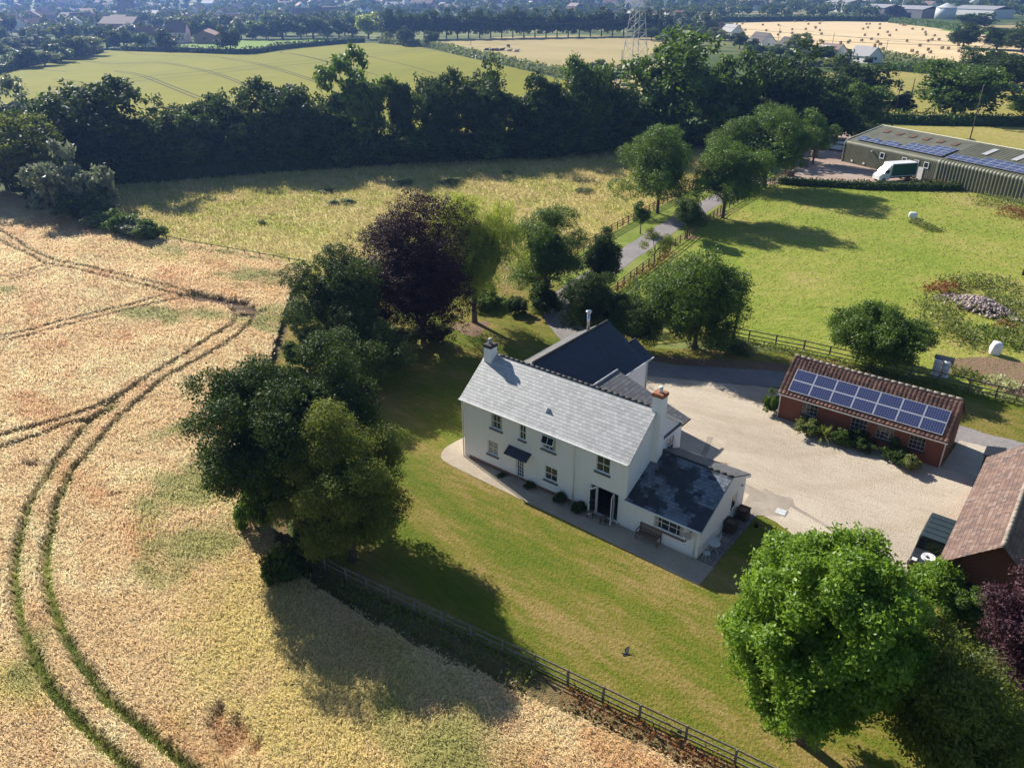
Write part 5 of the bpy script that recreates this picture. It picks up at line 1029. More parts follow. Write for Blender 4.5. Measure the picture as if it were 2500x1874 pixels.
warehouse(0, U1, .34, .03, 0, EW, RW, HW, (M_olive, M_olroof), 'wall', 'roof'); warehouse(U1, U2, .62, .09, .12, EW, RW, HW, (M_olive, M_olive), 'ribbed_wall', 'ribbed_roof')
def wp(u, d, z): p = WO[:2]+WD*u+WN*d; return (float(p[0]), float(p[1]), z)
mb = MB(); mb.face([wp(0, 0, 0), wp(0, 0, EW-.5), wp(0, .6, EW), wp(0, HW, RW), wp(0, 2*HW, EW-.2), wp(0, 2*HW, 0)][::-1]); mb.build('gable_wall', M_olive, wh)
mb = MB(); mb.tube([wp(-.05, -.05, 0), wp(-.05, -.05, EW-.75), wp(-.05, .12, EW-.3), wp(-.05, .6, EW+.02), wp(-.05, HW, RW+.05)], .11, 6); mb.tube([wp(-.05, HW, RW+.06), wp(U2, HW, RW+.06)], .13, 6); mb.build('cream_trim', M_cream, wh)
aw = math.atan2(WD[1], WD[0])
for u in (8.4, 13.2, 15.7, 17.7):
    window(wh, wp(u, -.035, 2.05), aw, 1.0, 1.05, nx=1, nz=1, rec=-.04, sill=False, fw=.12)
mb = MB(); mb.b2(0, .95, -.07, -.03, 0, 2.05); mb.b2(-.06, 1.01, -.05, -.02, 0, 2.11); wd_ = mb.build('door', M_paint, wh); wd_.matrix_local = Matrix.Translation(wp(16.9, -.02, 0)) @ Matrix.Rotation(aw, 4, 'Z')
for u in (2.4, 5.2, 15.0): mb = MB(); mb.box(wp(u, -.08, .55), (.4, .08, .3), aw); mb.build('wall_vent', M_paint, wh)
mb = MB(); mb.box(wp(6.6, -.2, 3.0), (.25, .35, .2), aw); mb.build('flood_lamp', M_lead, wh); mb = MB(); mb.box(wp(16.2, -.07, 1.4), (.35, .05, .8), aw); mb.build('notice_board', M_paint, wh)
Ur = Vector((WD[0], WD[1], 0)); Vr = Vector((WN[0]*HW, WN[1]*HW, RW-EW+.05)).normalized(); Nr = Ur.cross(Vr)
def roofp(u, s): return Vector(wp(u, 0, EW-.05))+Vr*s+Nr*.16
for cols, rows in ((range(0, 1), (0, 1)), (range(1, 4), (0,)), (range(2, 3), (1,)), (range(4, 6), (0, 1)), (range(3, 4), (1,))):
    pass
lay = [(0, 2), (1, 1), (2, 2), (3, 1), (4, 2), (5, 2), (6, 1), (7, 3), (8, 3), (9, 3), (10, 4), (11, 4), (12, 4)]
for i, n_ in lay:
    for j in range(n_): solar(wh, roofp(1.5+i*1.42, .9+j*1.0), Ur, Vr, 1.38, .97)
for i in range(14):
    for j in range(2+(i > 2)): solar(wh, roofp(20.9+i*1.72, .7+j*1.02), Ur, Vr, 1.68, .98)
for i in range(6): mb = MB(); a = roofp(2.6+i*2.9, 6.2)-Nr*.09; mb.slab([a, a+Ur*1.1, a+Ur*1.1+Vr*1.4, a+Vr*1.4], .02); mb.build('roof_light', M_rusty, wh)
for i in range(4): mb = MB(); a = roofp(24.2+i*5.2, 4.7)-Nr*.03; mb.slab([a, a+Ur*1.0, a+Ur*1.0+Vr*3.0, a+Vr*3.0], .02); mb.build('roof_light', M_clear, wh)

# ------------------------------------------------------------------ fences
def fence(name, label, pts, spacing, h, rails, mat, ps=.11, close=False, mesh=None):
    """posts are children, the rails one child"""
    L = [np.array(p[:2], float) for p in pts]; t = thing(name, label, 'fence', (L[0][0], L[0][1], 0)); pm = MB(); pm.box((0, 0, h/2+.04), (ps, ps, h+.12), bev=.015)
    post = None; rl = MB(); rr = random.Random(int(L[0][0]*10) & 255)
    for a, b in zip(L[:-1], L[1:]):
        d = np.hypot(*(b-a)); n = max(1, round(d/spacing)); ang = math.atan2(b[1]-a[1], b[0]-a[0])
        for i in range(n+(b is L[-1])):
            p = a+(b-a)*min(1, i/n)-L[0]
            if post is None: post = pm.build('post', mat, t); o = post
            else: o = post.copy(); COL.objects.link(o); o.parent = t
            o.location = (p[0], p[1], rr.uniform(-.03, .03)); o.rotation_euler = (rr.uniform(-.03, .03), rr.uniform(-.03, .03), ang)
            if i < n:
                q = a+(b-a)*(i+1)/n-L[0]; m = (p+q)/2; nx, ny = -math.sin(ang)*ps*.7, math.cos(ang)*ps*.7
                for z in rails: rl.box((m[0]+nx, m[1]+ny, h*z+rr.uniform(-.015, .015)), (d/n+.02, .035, .10), ang)
    rl.build('rail', mat, t); return t
fence('garden_fence', 'weathered post and rail fence between the lawn and the barley', P2([(722, 1292), (742, 1368), (847, 1422), (950, 1470), (1080, 1530), (1305, 1634), (1560, 1757), (1793, 1867), (1990, 1965)]), 1.8, .95, (.95, .55, .18), M_fencew, .10)
fence('drive_fence', 'reddish brown post and rail fence along the left side of the driveway', P2([(1395, 635), (1493, 569), (1640, 488), (1702, 455), (1760, 424)]), 1.8, 1.1, (.97, .66, .32), M_fencer, .11)
fence('drive_fence', 'reddish brown post and rail fence along the right side of the driveway', P2([(1460, 740), (1507, 711), (1683, 578), (1759, 521), (1830, 479), (1925, 428)]), 1.8, 1.1, (.97, .66, .32), M_fencer, .11)
fence('paddock_fence', 'dark post and rail fence between the brick outbuilding and the pasture', P2([(1700, 806), (1763, 820), (1961, 858), (2155, 903), (2362, 954), (2500, 988), (2640, 1022)]), 2.3, 1.05, (.97, .55, .2), M_fencew, .12)
fence('meadow_fence', 'low rail fence between the barley and the dry meadow', P2([(375, 588), (480, 609), (600, 630), (745, 656)]), 2.4, 1.0, (.97,), M_fencew, .10)
fence('yard_fence', 'low dark fence half hidden in brambles in front of the warehouse', P2([(2120, 458), (2230, 462), (2345, 463)]), 2.0, .95, (.95, .5), M_fencew, .1)
# ------------------------------------------------------------------ garden things
M_teak = plain('teak', (.17, .125, .085), .8, .25, 12)
t = thing('garden_bench', 'weathered slatted wooden bench beside the wide extension window', 'bench', (15.05, -.32, .05), 0)
mb = MB(); [mb.b2(-.68, .68, -.22+i*.10, -.15+i*.10, .42, .445) for i in range(5)]; mb.b2(-.7, .7, -.26, -.22, .36, .43); mb.build('seat', M_teak, t)
mb = MB(); mb.b2(-.72, .72, .27, .31, .86, .94); mb.b2(-.72, .72, .25, .29, .48, .54); [mb.b2(-.66+i*.095, -.615+i*.095, .262, .285, .54, .87) for i in range(15)]; mb.build('backrest', M_teak, t)
for s in (-1, 1):
    for y, h in ((-.22, .62), (.28, .9)): mb = MB(); mb.box((s*.71, y, h/2), (.06, .06, h)); mb.build('leg', M_teak, t)
    mb = MB(); mb.b2(s*.71-.035, s*.71+.035, -.27, .27, .62, .65); mb.build('armrest', M_teak, t)
def iron_chair(loc, rz, label):
    t = thing('iron_chair', label, 'chair', loc, rz, 'white iron chairs'); n = 14
    mb = MB(); mb.tube([(0, 0, .43), (0, 0, .46)], .22, n); mb.build('seat', M_iron, t, False)
    mb = MB()
    for k in range(7):
        a = math.pi*(.15+.7*k/6); mb.tube([(.2*math.cos(a), .2*math.sin(a), .45), (.25*math.cos(a), .25*math.sin(a), .70+.2*math.sin(math.pi*k/6))], .013, 5)
    mb.tube([(.25*math.cos(math.pi*(.15+.7*k/12)), .25*math.sin(math.pi*(.15+.7*k/12)), .70+.2*math.sin(math.pi*k/12)) for k in range(13)], .016, 5); mb.tube([(.23*math.cos(math.pi*(.15+.7*k/12)), .23*math.sin(math.pi*(.15+.7*k/12)), .60) for k in range(13)], .02, 5); mb.build('backrest', M_iron, t)
    for k in range(4):
        a = math.pi/4+math.pi/2*k; mb = MB(); mb.tube([(.16*math.cos(a), .16*math.sin(a), .44), (.17*math.cos(a), .17*math.sin(a), .2), (.25*math.cos(a), .25*math.sin(a), 0)], [.018, .014, .014], 5); mb.build('leg', M_iron, t)
iron_chair((18.56, .32, .06), rad(60), 'white iron garden chair nearest the corner of the extension'); iron_chair((18.45, 1.9, .06), rad(-10), 'white iron garden chair behind the round iron table, against the wall')
t = thing('iron_table', 'round white iron garden table beside the end wall of the extension', 'table', (18.62, 1.15, .06)); mb = MB(); mb.tube([(0, 0, .66), (0, 0, .69)], .36, 20); mb.build('tabletop', M_iron, t)
for k in range(3): a = 2.09*k; mb = MB(); mb.tube([(.1*math.cos(a), .1*math.sin(a), .66), (.12*math.cos(a), .12*math.sin(a), .3), (.3*math.cos(a), .3*math.sin(a), 0)], .02, 6); mb.build('leg', M_iron, t)
for (x, y), s, lb in (((18.52, 3.7), .62, 'dark wooden planter box halfway along the end wall of the extension'), ((18.6, 5.35), .62, 'dark wooden planter box by the white side door')):
    t = thing('planter_box', lb, 'planter', (x, y, .06), 0, 'wooden planters by the extension'); mb = MB(); h = .72
    for i in range(5): mb.b2(-s/2+i*s/5+.005, -s/2+(i+1)*s/5-.005, -s/2-.02, -s/2, 0, h); mb.b2(-s/2+i*s/5+.005, -s/2+(i+1)*s/5-.005, s/2, s/2+.02, 0, h); mb.b2(-s/2-.02, -s/2, -s/2+i*s/5+.005, -s/2+(i+1)*s/5-.005, 0, h); mb.b2(s/2, s/2+.02, -s/2+i*s/5+.005, -s/2+(i+1)*s/5-.005, 0, h)
    mb.b2(-s/2-.05, s/2+.05, -s/2-.05, -s/2+.03, h, h+.03); mb.b2(-s/2-.05, s/2+.05, s/2-.03, s/2+.05, h, h+.03); mb.b2(-s/2-.05, -s/2+.03, -s/2+.03, s/2-.03, h, h+.03); mb.b2(s/2-.03, s/2+.05, -s/2+.03, s/2-.03, h, h+.03); mb.build('box', plain('dark_timber', (.06, .045, .035), .8, .3, 8), t)
    mb = MB(); mb.b2(-s/2, s/2, -s/2, s/2, 0, h-.08); mb.build('soil', M_brown, t)
def stool(loc, label):
    t = thing('side_table', label, 'side table', loc, .3, 'small dark tables by the garden doors'); mb = MB(); mb.box((0, 0, .44), (.42, .36, .035), bev=.01); mb.build('tabletop', M_teak, t)
    for x in (-.17, .17):
        for y in (-.14, .14): mb = MB(); mb.box((x, y, .21), (.035, .035, .43)); mb.build('leg', M_black, t)
stool((11.0, -.45, .04), 'small dark side table beside the left garden door'); stool((12.0, -.52, .04), 'small dark side table beside the right garden door')
t = thing('watering_can', 'small dark watering can on the grass by the paved path', 'watering can', (19.6, 5.1, .03)); mb = MB(); mb.tube([(0, 0, 0), (0, 0, .28)], [.14, .12], 10); mb.build('can', M_black, t, True); mb = MB(); mb.tube([(.1, 0, .08), (.35, 0, .3)], .02, 6); mb.build('spout', M_black, t)
t = thing('manhole_cover', 'square pale metal cover lying in the gravel yard', 'manhole cover', (20.25, 7.5, .043), .1); mb = MB(); mb.box((0, 0, .02), (.62, .62, .03), bev=.006); mb.build('lid', plain('galvanised', (.52, .54, .54), .5, .1), t); mb = MB(); mb.box((0, 0, .008), (.74, .74, .018)); mb.build('frame', M_conc, t)
t = thing('drain_cover', 'small rusty brick surround of a drain in the gravel yard behind the house', 'drain', (14.9, 10.3, .044), .4); mb = MB(); mb.box((0, 0, .01), (.7, .5, .02)); mb.build('surround', plain('rusty_brick', (.30, .18, .13), .9, .3, 9), t)
t = thing('wheelie_bin', 'dark bin against the rear wall of the house', 'bin', (13.6, 7.0, .04)); mb = MB(); mb.box((0, 0, .45), (.5, .5, .9)); mb.build('body', M_black, t); mb = MB(); mb.box((0, 0, .93), (.56, .58, .06), bev=.02); mb.build('lid', M_black, t)
t = thing('barbecue', 'covered black barbecue between two shrubs of the flower bed', 'barbecue', (17.9, 18.95, .04), .1); mb = MB(); mb.box((0, 0, .65), (.9, .5, .45), bev=.12); mb.build('cover', M_black, t); mb = MB(); [mb.box((x, 0, .2), (.05, .4, .45)) for x in (-.35, .35)]; mb.build('stand', M_black, t)
# flying crow over the lawn
def crow():
    B = at(1530, 1597, 2.2); t = MB(); body = [(-.24, 0, 0), (-.12, 0, .01), (.05, 0, .02), (.16, 0, .03), (.22, 0, .035), (.28, 0, .02)]; t.tube(body, [.012, .05, .065, .04, .032, .004], 8)
    for s in (-1, 1):
        P = [(.10, s*.04, .03), (.14, s*.22, .12), (.06, s*.44, .16), (-.02, s*.46, .15), (-.08, s*.24, .10), (-.06, s*.04, .02)]
        t.face(P if s > 0 else P[::-1]); t.face([(a, b, c-.012) for a, b, c in (P[::-1] if s > 0 else P)])
    t.face([(-.2, .02, 0), (-.2, -.02, 0), (-.38, -.07, 0), (-.40, .0, 0), (-.38, .07, 0)])
    o = t.build('crow', plain('black_feathers', (.012, .012, .014), .5), None, False); o.location = B; o.rotation_euler = (.25, .1, rad(200)); tag(o, 'black crow flying low over the lawn with wings spread', 'bird')
crow()
# rubble heap
rng = np.random.default_rng(12); random.seed(5); B = at(2392, 755)
mb = MB(); rh = thing('rubble_heap', 'heap of pale pinkish stone rubble among tall weeds in the pasture', 'rubble heap', (B[0], B[1], 0))
for i in range(700):
    u, v = rng.normal(0, .45, 2); x, y = 4.6*u*.9+1.0*v, -1.1*u*1.6+2.3*v*.8; h = 1.15*math.exp(-(u*u+v*v)*2.2); s = rng.uniform(.10, .34)
    if abs(u) > 1 or abs(v) > 1: continue
    c = Vector((x, y, h+rng.uniform(-.05, .1))); R = Matrix.Rotation(rng.uniform(0, 6), 3, Vector(rng.normal(size=3)).normalized())
    q = [R @ Vector((a*s*rng.uniform(.4, .6), b*s*rng.uniform(.3, .5), d*s*.35)) + c for a in (-1, 1) for b in (-1, 1) for d in (-1, 1)]
    for k in ((0, 1, 3, 2), (4, 6, 7, 5), (0, 4, 5, 1), (2, 3, 7, 6), (0, 2, 6, 4), (1, 5, 7, 3)): mb.face([q[j] for j in k])
o = mb.build('stones', plain('pinkish_stone', (.36, .29, .27), .9, .35, 1.5), rh); tag(o, kind='stuff')
# white bag, stacked wrapped blocks, small white box
M_wrap = plain('white_plastic', (.72, .74, .78), .4, .08, 3, bump=.03, bscale=6); M_bag = plain('white_bag', (.82, .82, .82), .7, .05, 3, bump=.05, bscale=5)
def blob(name, c, d, mat, parent=None, seed=0, n=7, sag=.12):
    V, F = [], []; rr = random.Random(seed); N = 6
    for i in range(N+1):
        z = i/N; k = (1-.25*abs(2*z-1)**3)*(1-sag*z)
        for j in range(16):
            a = 2*math.pi*j/16; e = .42; cx = math.copysign(abs(math.cos(a))**e, math.cos(a)); sy = math.copysign(abs(math.sin(a))**e, math.sin(a)); w_ = k*(1+rr.uniform(-.05, .05)); V.append((c[0]+cx*d[0]/2*w_, c[1]+sy*d[1]/2*w_, c[2]+z*d[2]+rr.uniform(-.03, .03)*d[2]))
    for i in range(N):
        for j in range(16): F.append((i*16+j, i*16+(j+1) % 16, (i+1)*16+(j+1) % 16, (i+1)*16+j))
    V.append((c[0], c[1], c[2]+d[2]*1.03)); m = len(V)-1
    for j in range(16): F.append((N*16+j, N*16+(j+1) % 16, m, m))
    me = bpy.data.meshes.new(name); me.from_pydata(V, [], [f if f[2] != f[3] else f[:3] for f in F]); me.materials.append(mat); me.update(); me.polygons.foreach_set('use_smooth', [True]*len(me.polygons)); o = bpy.data.objects.new(name, me); COL.objects.link(o); o.parent = parent; return o
B = at(2425, 864); o = blob('white_bag', (0, 0, 0), (.95, .9, 1.2), M_bag, seed=3); o.location = (B[0], B[1], 0); o.rotation_euler = (0, .12, .4); tag(o, 'upright bulky white bag on the grass below the rubble heap', 'bag')
B = at(2292, 920); st = thing('wrapped_stack', 'tall stack of white plastic-wrapped blocks with a torn black top sheet by the fence', 'stack of packages', (B[0], B[1], 0), .12)
for k in range(4):
    for i in range(2): o = blob('package', (-.33+i*.66, 0, k*.42), (.64, 1.0, .42), M_wrap, st, seed=k*2+i, sag=.02)
mb = MB(); mb.slab([(-.72, -.2, 1.74), (.75, -.3, 1.72), (.78, .62, 1.74), (-.70, .60, 1.78)], .03); mb.slab([(.70, -.4, 1.2), (.82, .62, 1.15), (.80, .6, 1.78), (.68, -.35, 1.75)], .03); mb.build('black_sheet', M_black, st)
B = at(2228, 532); o = blob('white_tub', (0, 0, 0), (1.2, .8, .8), M_wrap, seed=9, sag=.02); o.location = (B[0], B[1], 0); o.rotation_euler = (0, 0, .3); tag(o, 'small white box standing alone in the pasture', 'box')

# ------------------------------------------------------------------ vehicles
def wheel(parent, x, y, r, w_, side):
    mb = MB(); prof = [(-w_/2, r*.6), (-w_/2, r*.93), (-w_*.3, r), (w_*.3, r), (w_/2, r*.93), (w_/2, r*.6)]; n = 18; b = len(mb.v)
    for i in range(len(prof)-1):
        for k in range(n):
            a0, a1 = 2*math.pi*k/n, 2*math.pi*(k+1)/n; (y0, r0), (y1, r1) = prof[i], prof[i+1]
            mb.face([(x+r0*math.cos(a0), y+y0, r+r0*math.sin(a0)), (x+r1*math.cos(a0), y+y1, r+r1*math.sin(a0)), (x+r1*math.cos(a1), y+y1, r+r1*math.sin(a1)), (x+r0*math.cos(a1), y+y0, r+r0*math.sin(a1))])
    wo = mb.build('wheel', M_tyre, parent); mb = MB(); mb.tube([(x, y-w_*.4, r), (x, y+w_*.4, r)], r*.62, 14); mb.build('rim', M_rim, wo)
M_tyre = plain('tyre', (.02, .02, .02), .9, .2); M_rim = plain('wheel_rim', (.35, .35, .36), .4, .1, metal=.5); M_carw = plain('white_car_paint', (.74, .75, .76), .25, .02, spec=.5); M_carb = plain('black_car_paint', (.022, .026, .03), .3, .1, spec=.5); M_lamp = plain('lamp_glass', (.6, .6, .58), .15, .05)
def loft(mb, secs, mi=0, caps=True):
    """join cross-sections with equal point counts"""
    m = len(secs[0])
    for a, b in zip(secs[:-1], secs[1:]):
        for k in range(m): mb.face([a[k], a[(k+1) % m], b[(k+1) % m], b[k]], mi)
    if caps: mb.face(secs[0][::-1], mi); mb.face(secs[-1], mi)
def xsec(x, hw, z0, z1, ch=.12, tp=.0): return [(x, -hw, z0), (x, hw, z0), (x, hw, z1-ch), (x, hw-ch-tp, z1), (x, -hw+ch+tp, z1), (x, -hw, z1-ch)]
# curtain-sided lorry, nose towards -x
B = at(2176, 441); _d = at(2213, 438)-at(2140, 443); lt = thing('box_lorry', 'white lorry with a green curtain-sided box parked at the warehouse', 'lorry', (B[0], B[1], .02), math.atan2(_d[1], _d[0]))
mb = MB(); mb.b2(-1.2, 3.7, -1.08, 1.08, 1.0, 2.95); mb.build('cargo_box', plain('green_curtain', (.012, .085, .040), .5, .2, 3), lt)
mb = MB(); mb.b2(-1.24, 3.74, -1.12, 1.12, 2.95, 3.05); mb.b2(-1.26, -1.2, -1.12, 1.12, .95, 2.95); mb.b2(3.7, 3.76, -1.12, 1.12, .95, 2.95); mb.b2(-1.2, 3.7, -1.12, 1.12, .88, 1.0); mb.build('box_frame', M_carw, lt)
mb = MB(); loft(mb, [xsec(-3.25, .90, .45, 1.05), xsec(-2.95, 1.0, .4, 1.30), xsec(-2.5, 1.02, .4, 1.50), xsec(-1.95, 1.0, .4, 2.25, .15, .08), xsec(-1.7, .98, .4, 2.45, .15, .08), xsec(-1.3, 1.0, .4, 2.95, .2, .1)]); cab = mb.build('cab', M_carw, lt, False)
mb = MB(); mb.face([(-2.46, -.86, 1.56), (-1.98, -.84, 2.2), (-1.98, .84, 2.2), (-2.46, .86, 1.56)][::-1]); mb.build('windscreen', M_glass, lt).location = (-.03, 0, .03)
for s in (-1, 1): mb = MB(); P = [(-2.35, s*1.03, 1.5), (-1.55, s*1.03, 1.5), (-1.55, s*1.02, 2.1), (-1.95, s*1.02, 2.1)]; mb.face(P if s < 0 else P[::-1]); mb.build('side_window', M_glass, lt); mb = MB(); mb.box((-3.2, s*.7, .9), (.12, .3, .2)); mb.build('headlight', M_lamp, lt); mb = MB(); mb.box((-2.35, s*1.18, 1.75), (.1, .16, .35)); mb.build('mirror', M_black, lt)
for x in (-2.4, 2.5):
    for s in (-1, 1): wheel(lt, x, s*.92, .38, .26, s)
mb = MB(); mb.b2(-1.8, 3.6, -.5, .5, .5, .88); mb.build('chassis', M_black, lt)
# white car between trees and warehouse
B = at(2040, 366); cr = thing('white_car', 'white off-road car parked behind the left end of the warehouse', 'car', (B[0]+.6, B[1]-.4, .02), math.atan2(WD[1], WD[0])+.3)
mb = MB(); loft(mb, [xsec(-2.25, .85, .35, .85), xsec(-2.1, .93, .3, 1.0), xsec(-1.1, .95, .3, 1.12), xsec(1.9, .95, .3, 1.15), xsec(2.3, .88, .35, 1.0)]); loft(mb, [xsec(-1.15, .86, 1.1, 1.14, .02), xsec(-.5, .80, 1.1, 1.68, .1, .05), xsec(1.5, .80, 1.1, 1.68, .1, .05), xsec(2.15, .84, 1.1, 1.2, .04)]); mb.build('body', M_carw, cr)
for s in (-1, 1): mb = MB(); P = [(-.95, s*.90, 1.18), (1.7, s*.90, 1.18), (1.45, s*.83, 1.56), (-.5, s*.83, 1.56)]; mb.face(P if s < 0 else P[::-1]); mb.build('side_window', M_glass, cr)
mb = MB(); mb.face([(-1.12, -.8, 1.17), (-.56, -.72, 1.62), (-.56, .72, 1.62), (-1.12, .8, 1.17)][::-1]); mb.build('windscreen', M_glass, cr).location = (-.03, 0, .02)
for x in (-1.4, 1.45):
    for s in (-1, 1): wheel(cr, x, s*.86, .37, .22, s)
for s in (-1, 1): mb = MB(); mb.box((-2.2, s*.65, .82), (.12, .3, .14)); mb.build('headlight', M_lamp, cr)
# black off-road vehicle against the barn: nose to -y, ribbed roof, spare wheel on the bonnet
lr = thing('black_offroad_car', 'black off-road vehicle with ribbed roof and white spare wheel on its bonnet, beside the barn', 'car', (28.85, 8.15, .043), rad(90))
mb = MB(); loft(mb, [xsec(-2.1, .80, .45, 1.12, .06), xsec(-2.0, .84, .45, 1.16, .06), xsec(-.85, .86, .45, 1.24, .06), xsec(2.15, .86, .45, 1.28, .05)]); loft(mb, [xsec(-.85, .84, 1.22, 1.26, .02), xsec(-.62, .80, 1.2, 1.92, .06, .02), xsec(2.12, .80, 1.2, 1.94, .06, .02), xsec(2.16, .80, 1.2, 1.9, .06, .02)]); mb.build('body', M_carb, lr)
mb = MB(); mb.box((.78, 0, 1.955), (2.7, 1.5, .03), bev=.012); [mb.box((-.4+i*.55, 0, 1.985), (.42, 1.36, .035), bev=.012) for i in range(5)]; mb.build('roof', plain('dark_green_roof', (.03, .045, .05), .35, .1), lr)
mb = MB()
for k in range(24):
    a0, a1 = 2*math.pi*k/24, 2*math.pi*(k+1)/24
    for (r0, z0), (r1, z1) in (((.10, .05), (.16, .10)), ((.16, .10), (.36, .14)), ((.36, .14), (.38, .02))): mb.face([(-1.42+r0*math.cos(a0), r0*math.sin(a0), 1.2+z0), (-1.42+r1*math.cos(a0), r1*math.sin(a0), 1.2+z1), (-1.42+r1*math.cos(a1), r1*math.sin(a1), 1.2+z1), (-1.42+r0*math.cos(a1), r0*math.sin(a1), 1.2+z0)])
mb.build('spare_wheel', M_carw, lr)
mb = MB(); mb.face([(-.86, -.74, 1.3), (-.86, .74, 1.3), (-.66, .7, 1.82), (-.66, -.7, 1.82)][::-1]); mb.build('windscreen', M_glass, lr).location = (-.025, 0, 0)
for s in (-1, 1):
    mb = MB(); P = [(-.5, s*.87, 1.32), (2.0, s*.87, 1.32), (2.0, s*.83, 1.8), (-.5, s*.83, 1.8)]; mb.face(P if s < 0 else P[::-1]); mb.build('side_window', M_glass, lr); mb = MB(); mb.box((-2.02, s*.62, 1.0), (.1, .22, .22)); mb.box((-1.9, s*.6, 1.175), (.3, .26, .02)); mb.build('headlight', M_lamp, lr)
    mb = MB(); mb.box((-2.1+.2, s*.85, .8), (.1, .1, .3)); mb.build('wing_lamp', M_black, lr)
for x in (-1.35, 1.25):
    for s in (-1, 1): wheel(lr, x, s*.76, .40, .2, s)
# pallets, bins and a hut by the warehouse yard
for i, (u, v, s, m, lb) in enumerate([(1930, 430, (1.2, 1.0, 1.1), M_wood, 'stack of pale wooden crates at the drive end of the warehouse yard'), (1962, 408, (1.2, 1.2, 1.6), M_wood, 'tall stack of wooden crates under the round-topped tree'), (1985, 384, (1.2, 1.2, 1.3), M_wood, 'wooden crates further back under the trees'), (2000, 365, (2.2, 1.2, 1.9), plain('orange_timber', (.42, .22, .11), .8, .2), 'orange timber stack near the white car')]):
    B = at(u, v); t = thing('crate_stack', lb, 'crates', (B[0], B[1], .03), .4+i, 'stacked crates along the warehouse yard'); n = int(s[2]/.4)
    for k in range(n):
        mb = MB(); h = s[2]/n*.9; z = k*s[2]/n
        for j in range(4): mb.b2(-s[0]/2, s[0]/2, -s[1]/2, -s[1]/2+.03, z+j*h/4, z+j*h/4+h/5); mb.b2(-s[0]/2, s[0]/2, s[1]/2-.03, s[1]/2, z+j*h/4, z+j*h/4+h/5); mb.b2(-s[0]/2, -s[0]/2+.03, -s[1]/2, s[1]/2, z+j*h/4, z+j*h/4+h/5); mb.b2(s[0]/2-.03, s[0]/2, -s[1]/2, s[1]/2, z+j*h/4, z+j*h/4+h/5)
        mb.b2(-s[0]/2+.03, s[0]/2-.03, -s[1]/2+.03, s[1]/2-.03, z, z+h*.93); mb.build('crate', m, t)
for i, (u, v) in enumerate([(2014, 364), (2022, 360)]):
    B = at(u, v); t = thing('blue_bin', ['left of the two dark blue wheeled bins near the white car', 'right of the two dark blue wheeled bins near the white car'][i], 'bin', (B[0], B[1], .03), .2, 'blue wheeled bins'); mb = MB(); mb.box((0, 0, .6), (.9, .9, 1.1), bev=.03); mb.build('body', plain('blue_plastic', (.015, .03, .14), .5), t); mb = MB(); mb.box((0, 0, 1.2), (1.0, 1.0, .1), bev=.03); mb.build('lid', plain('blue_lid', (.015, .03, .12), .5), t)

# ------------------------------------------------------------------ straw bales
M_bale = plain('straw_bale', (.36, .28, .16), .95, .2, 4, bump=.08, bscale=9)
bp = [(83, 328), (125, 325), (262, 333), (575, 343), (608, 343), (540, 328), (35, 395), (100, 378), (262, 388), (485, 413), (705, 395), (840, 403), (878, 443), (882, 475), (998, 487), (365, 438), (62, 480), (237, 473), (395, 485), (150, 535), (18, 555), (628, 560), (912, 560), (966, 540), (1062, 541), (227, 572), (270, 607), (803, 623), (305, 671), (60, 703), (697, 697), (765, 723), (912, 680), (940, 715), (1103, 658), (1187, 663), (605, 757), (845, 767), (228, 747), (1597, 485), (1557, 562), (1607, 557), (1320, 617), (1325, 700)]
bp = [(2100+.1808*x, .1808*(y+9)) for x, y in bp]+[(1750+.3543*x, 60+.3543*(y+4)) for x, y in [(158, 14), (195, 41), (275, 67), (340, 44), (316, 5), (425, 6), (435, 55), (420, 74), (518, 37), (517, 62), (611, 34), (680, 27), (678, 20), (709, 43), (720, 68), (718, 118), (728, 130), (853, 130), (902, 128), (912, 118)]]+[(1600+.4069*x, .4069*(y+3)) for x, y in [(835, 131), (900, 131), (998, 131), (985, 143), (917, 147), (535, 133), (522, 145), (390, 155)]]
bp.sort(key=lambda q: (-round(q[1]/14), q[0])); rows = {}
for p in bp: rows.setdefault(-round(p[1]/14), []).append(p)
mb = MB(); mb.tube([(0, -.75, .8), (0, -.7, .8), (0, .7, .8), (0, .75, .8)], [.74, .8, .8, .74], 14); bale0 = None
for ri, key in enumerate(sorted(rows)):
    L = sorted(rows[key])
    for i, p in enumerate(L):
        B = at(*p); first = bale0 is None
        if first: bale0 = mb.build('straw_bale', M_bale); o = bale0
        else: o = bale0.copy(); COL.objects.link(o)
        o.location = (B[0], B[1], 0); o.rotation_euler = (0, 0, (i*1.9+ri*.7) % 3.1); o.scale = (.95, .95, .95)
        tag(o, f"straw bale, {ordinal(i)} from left in the {ordinal(ri)} row up from the stubble's near edge", 'straw bale', 'round straw bales on the stubble field')

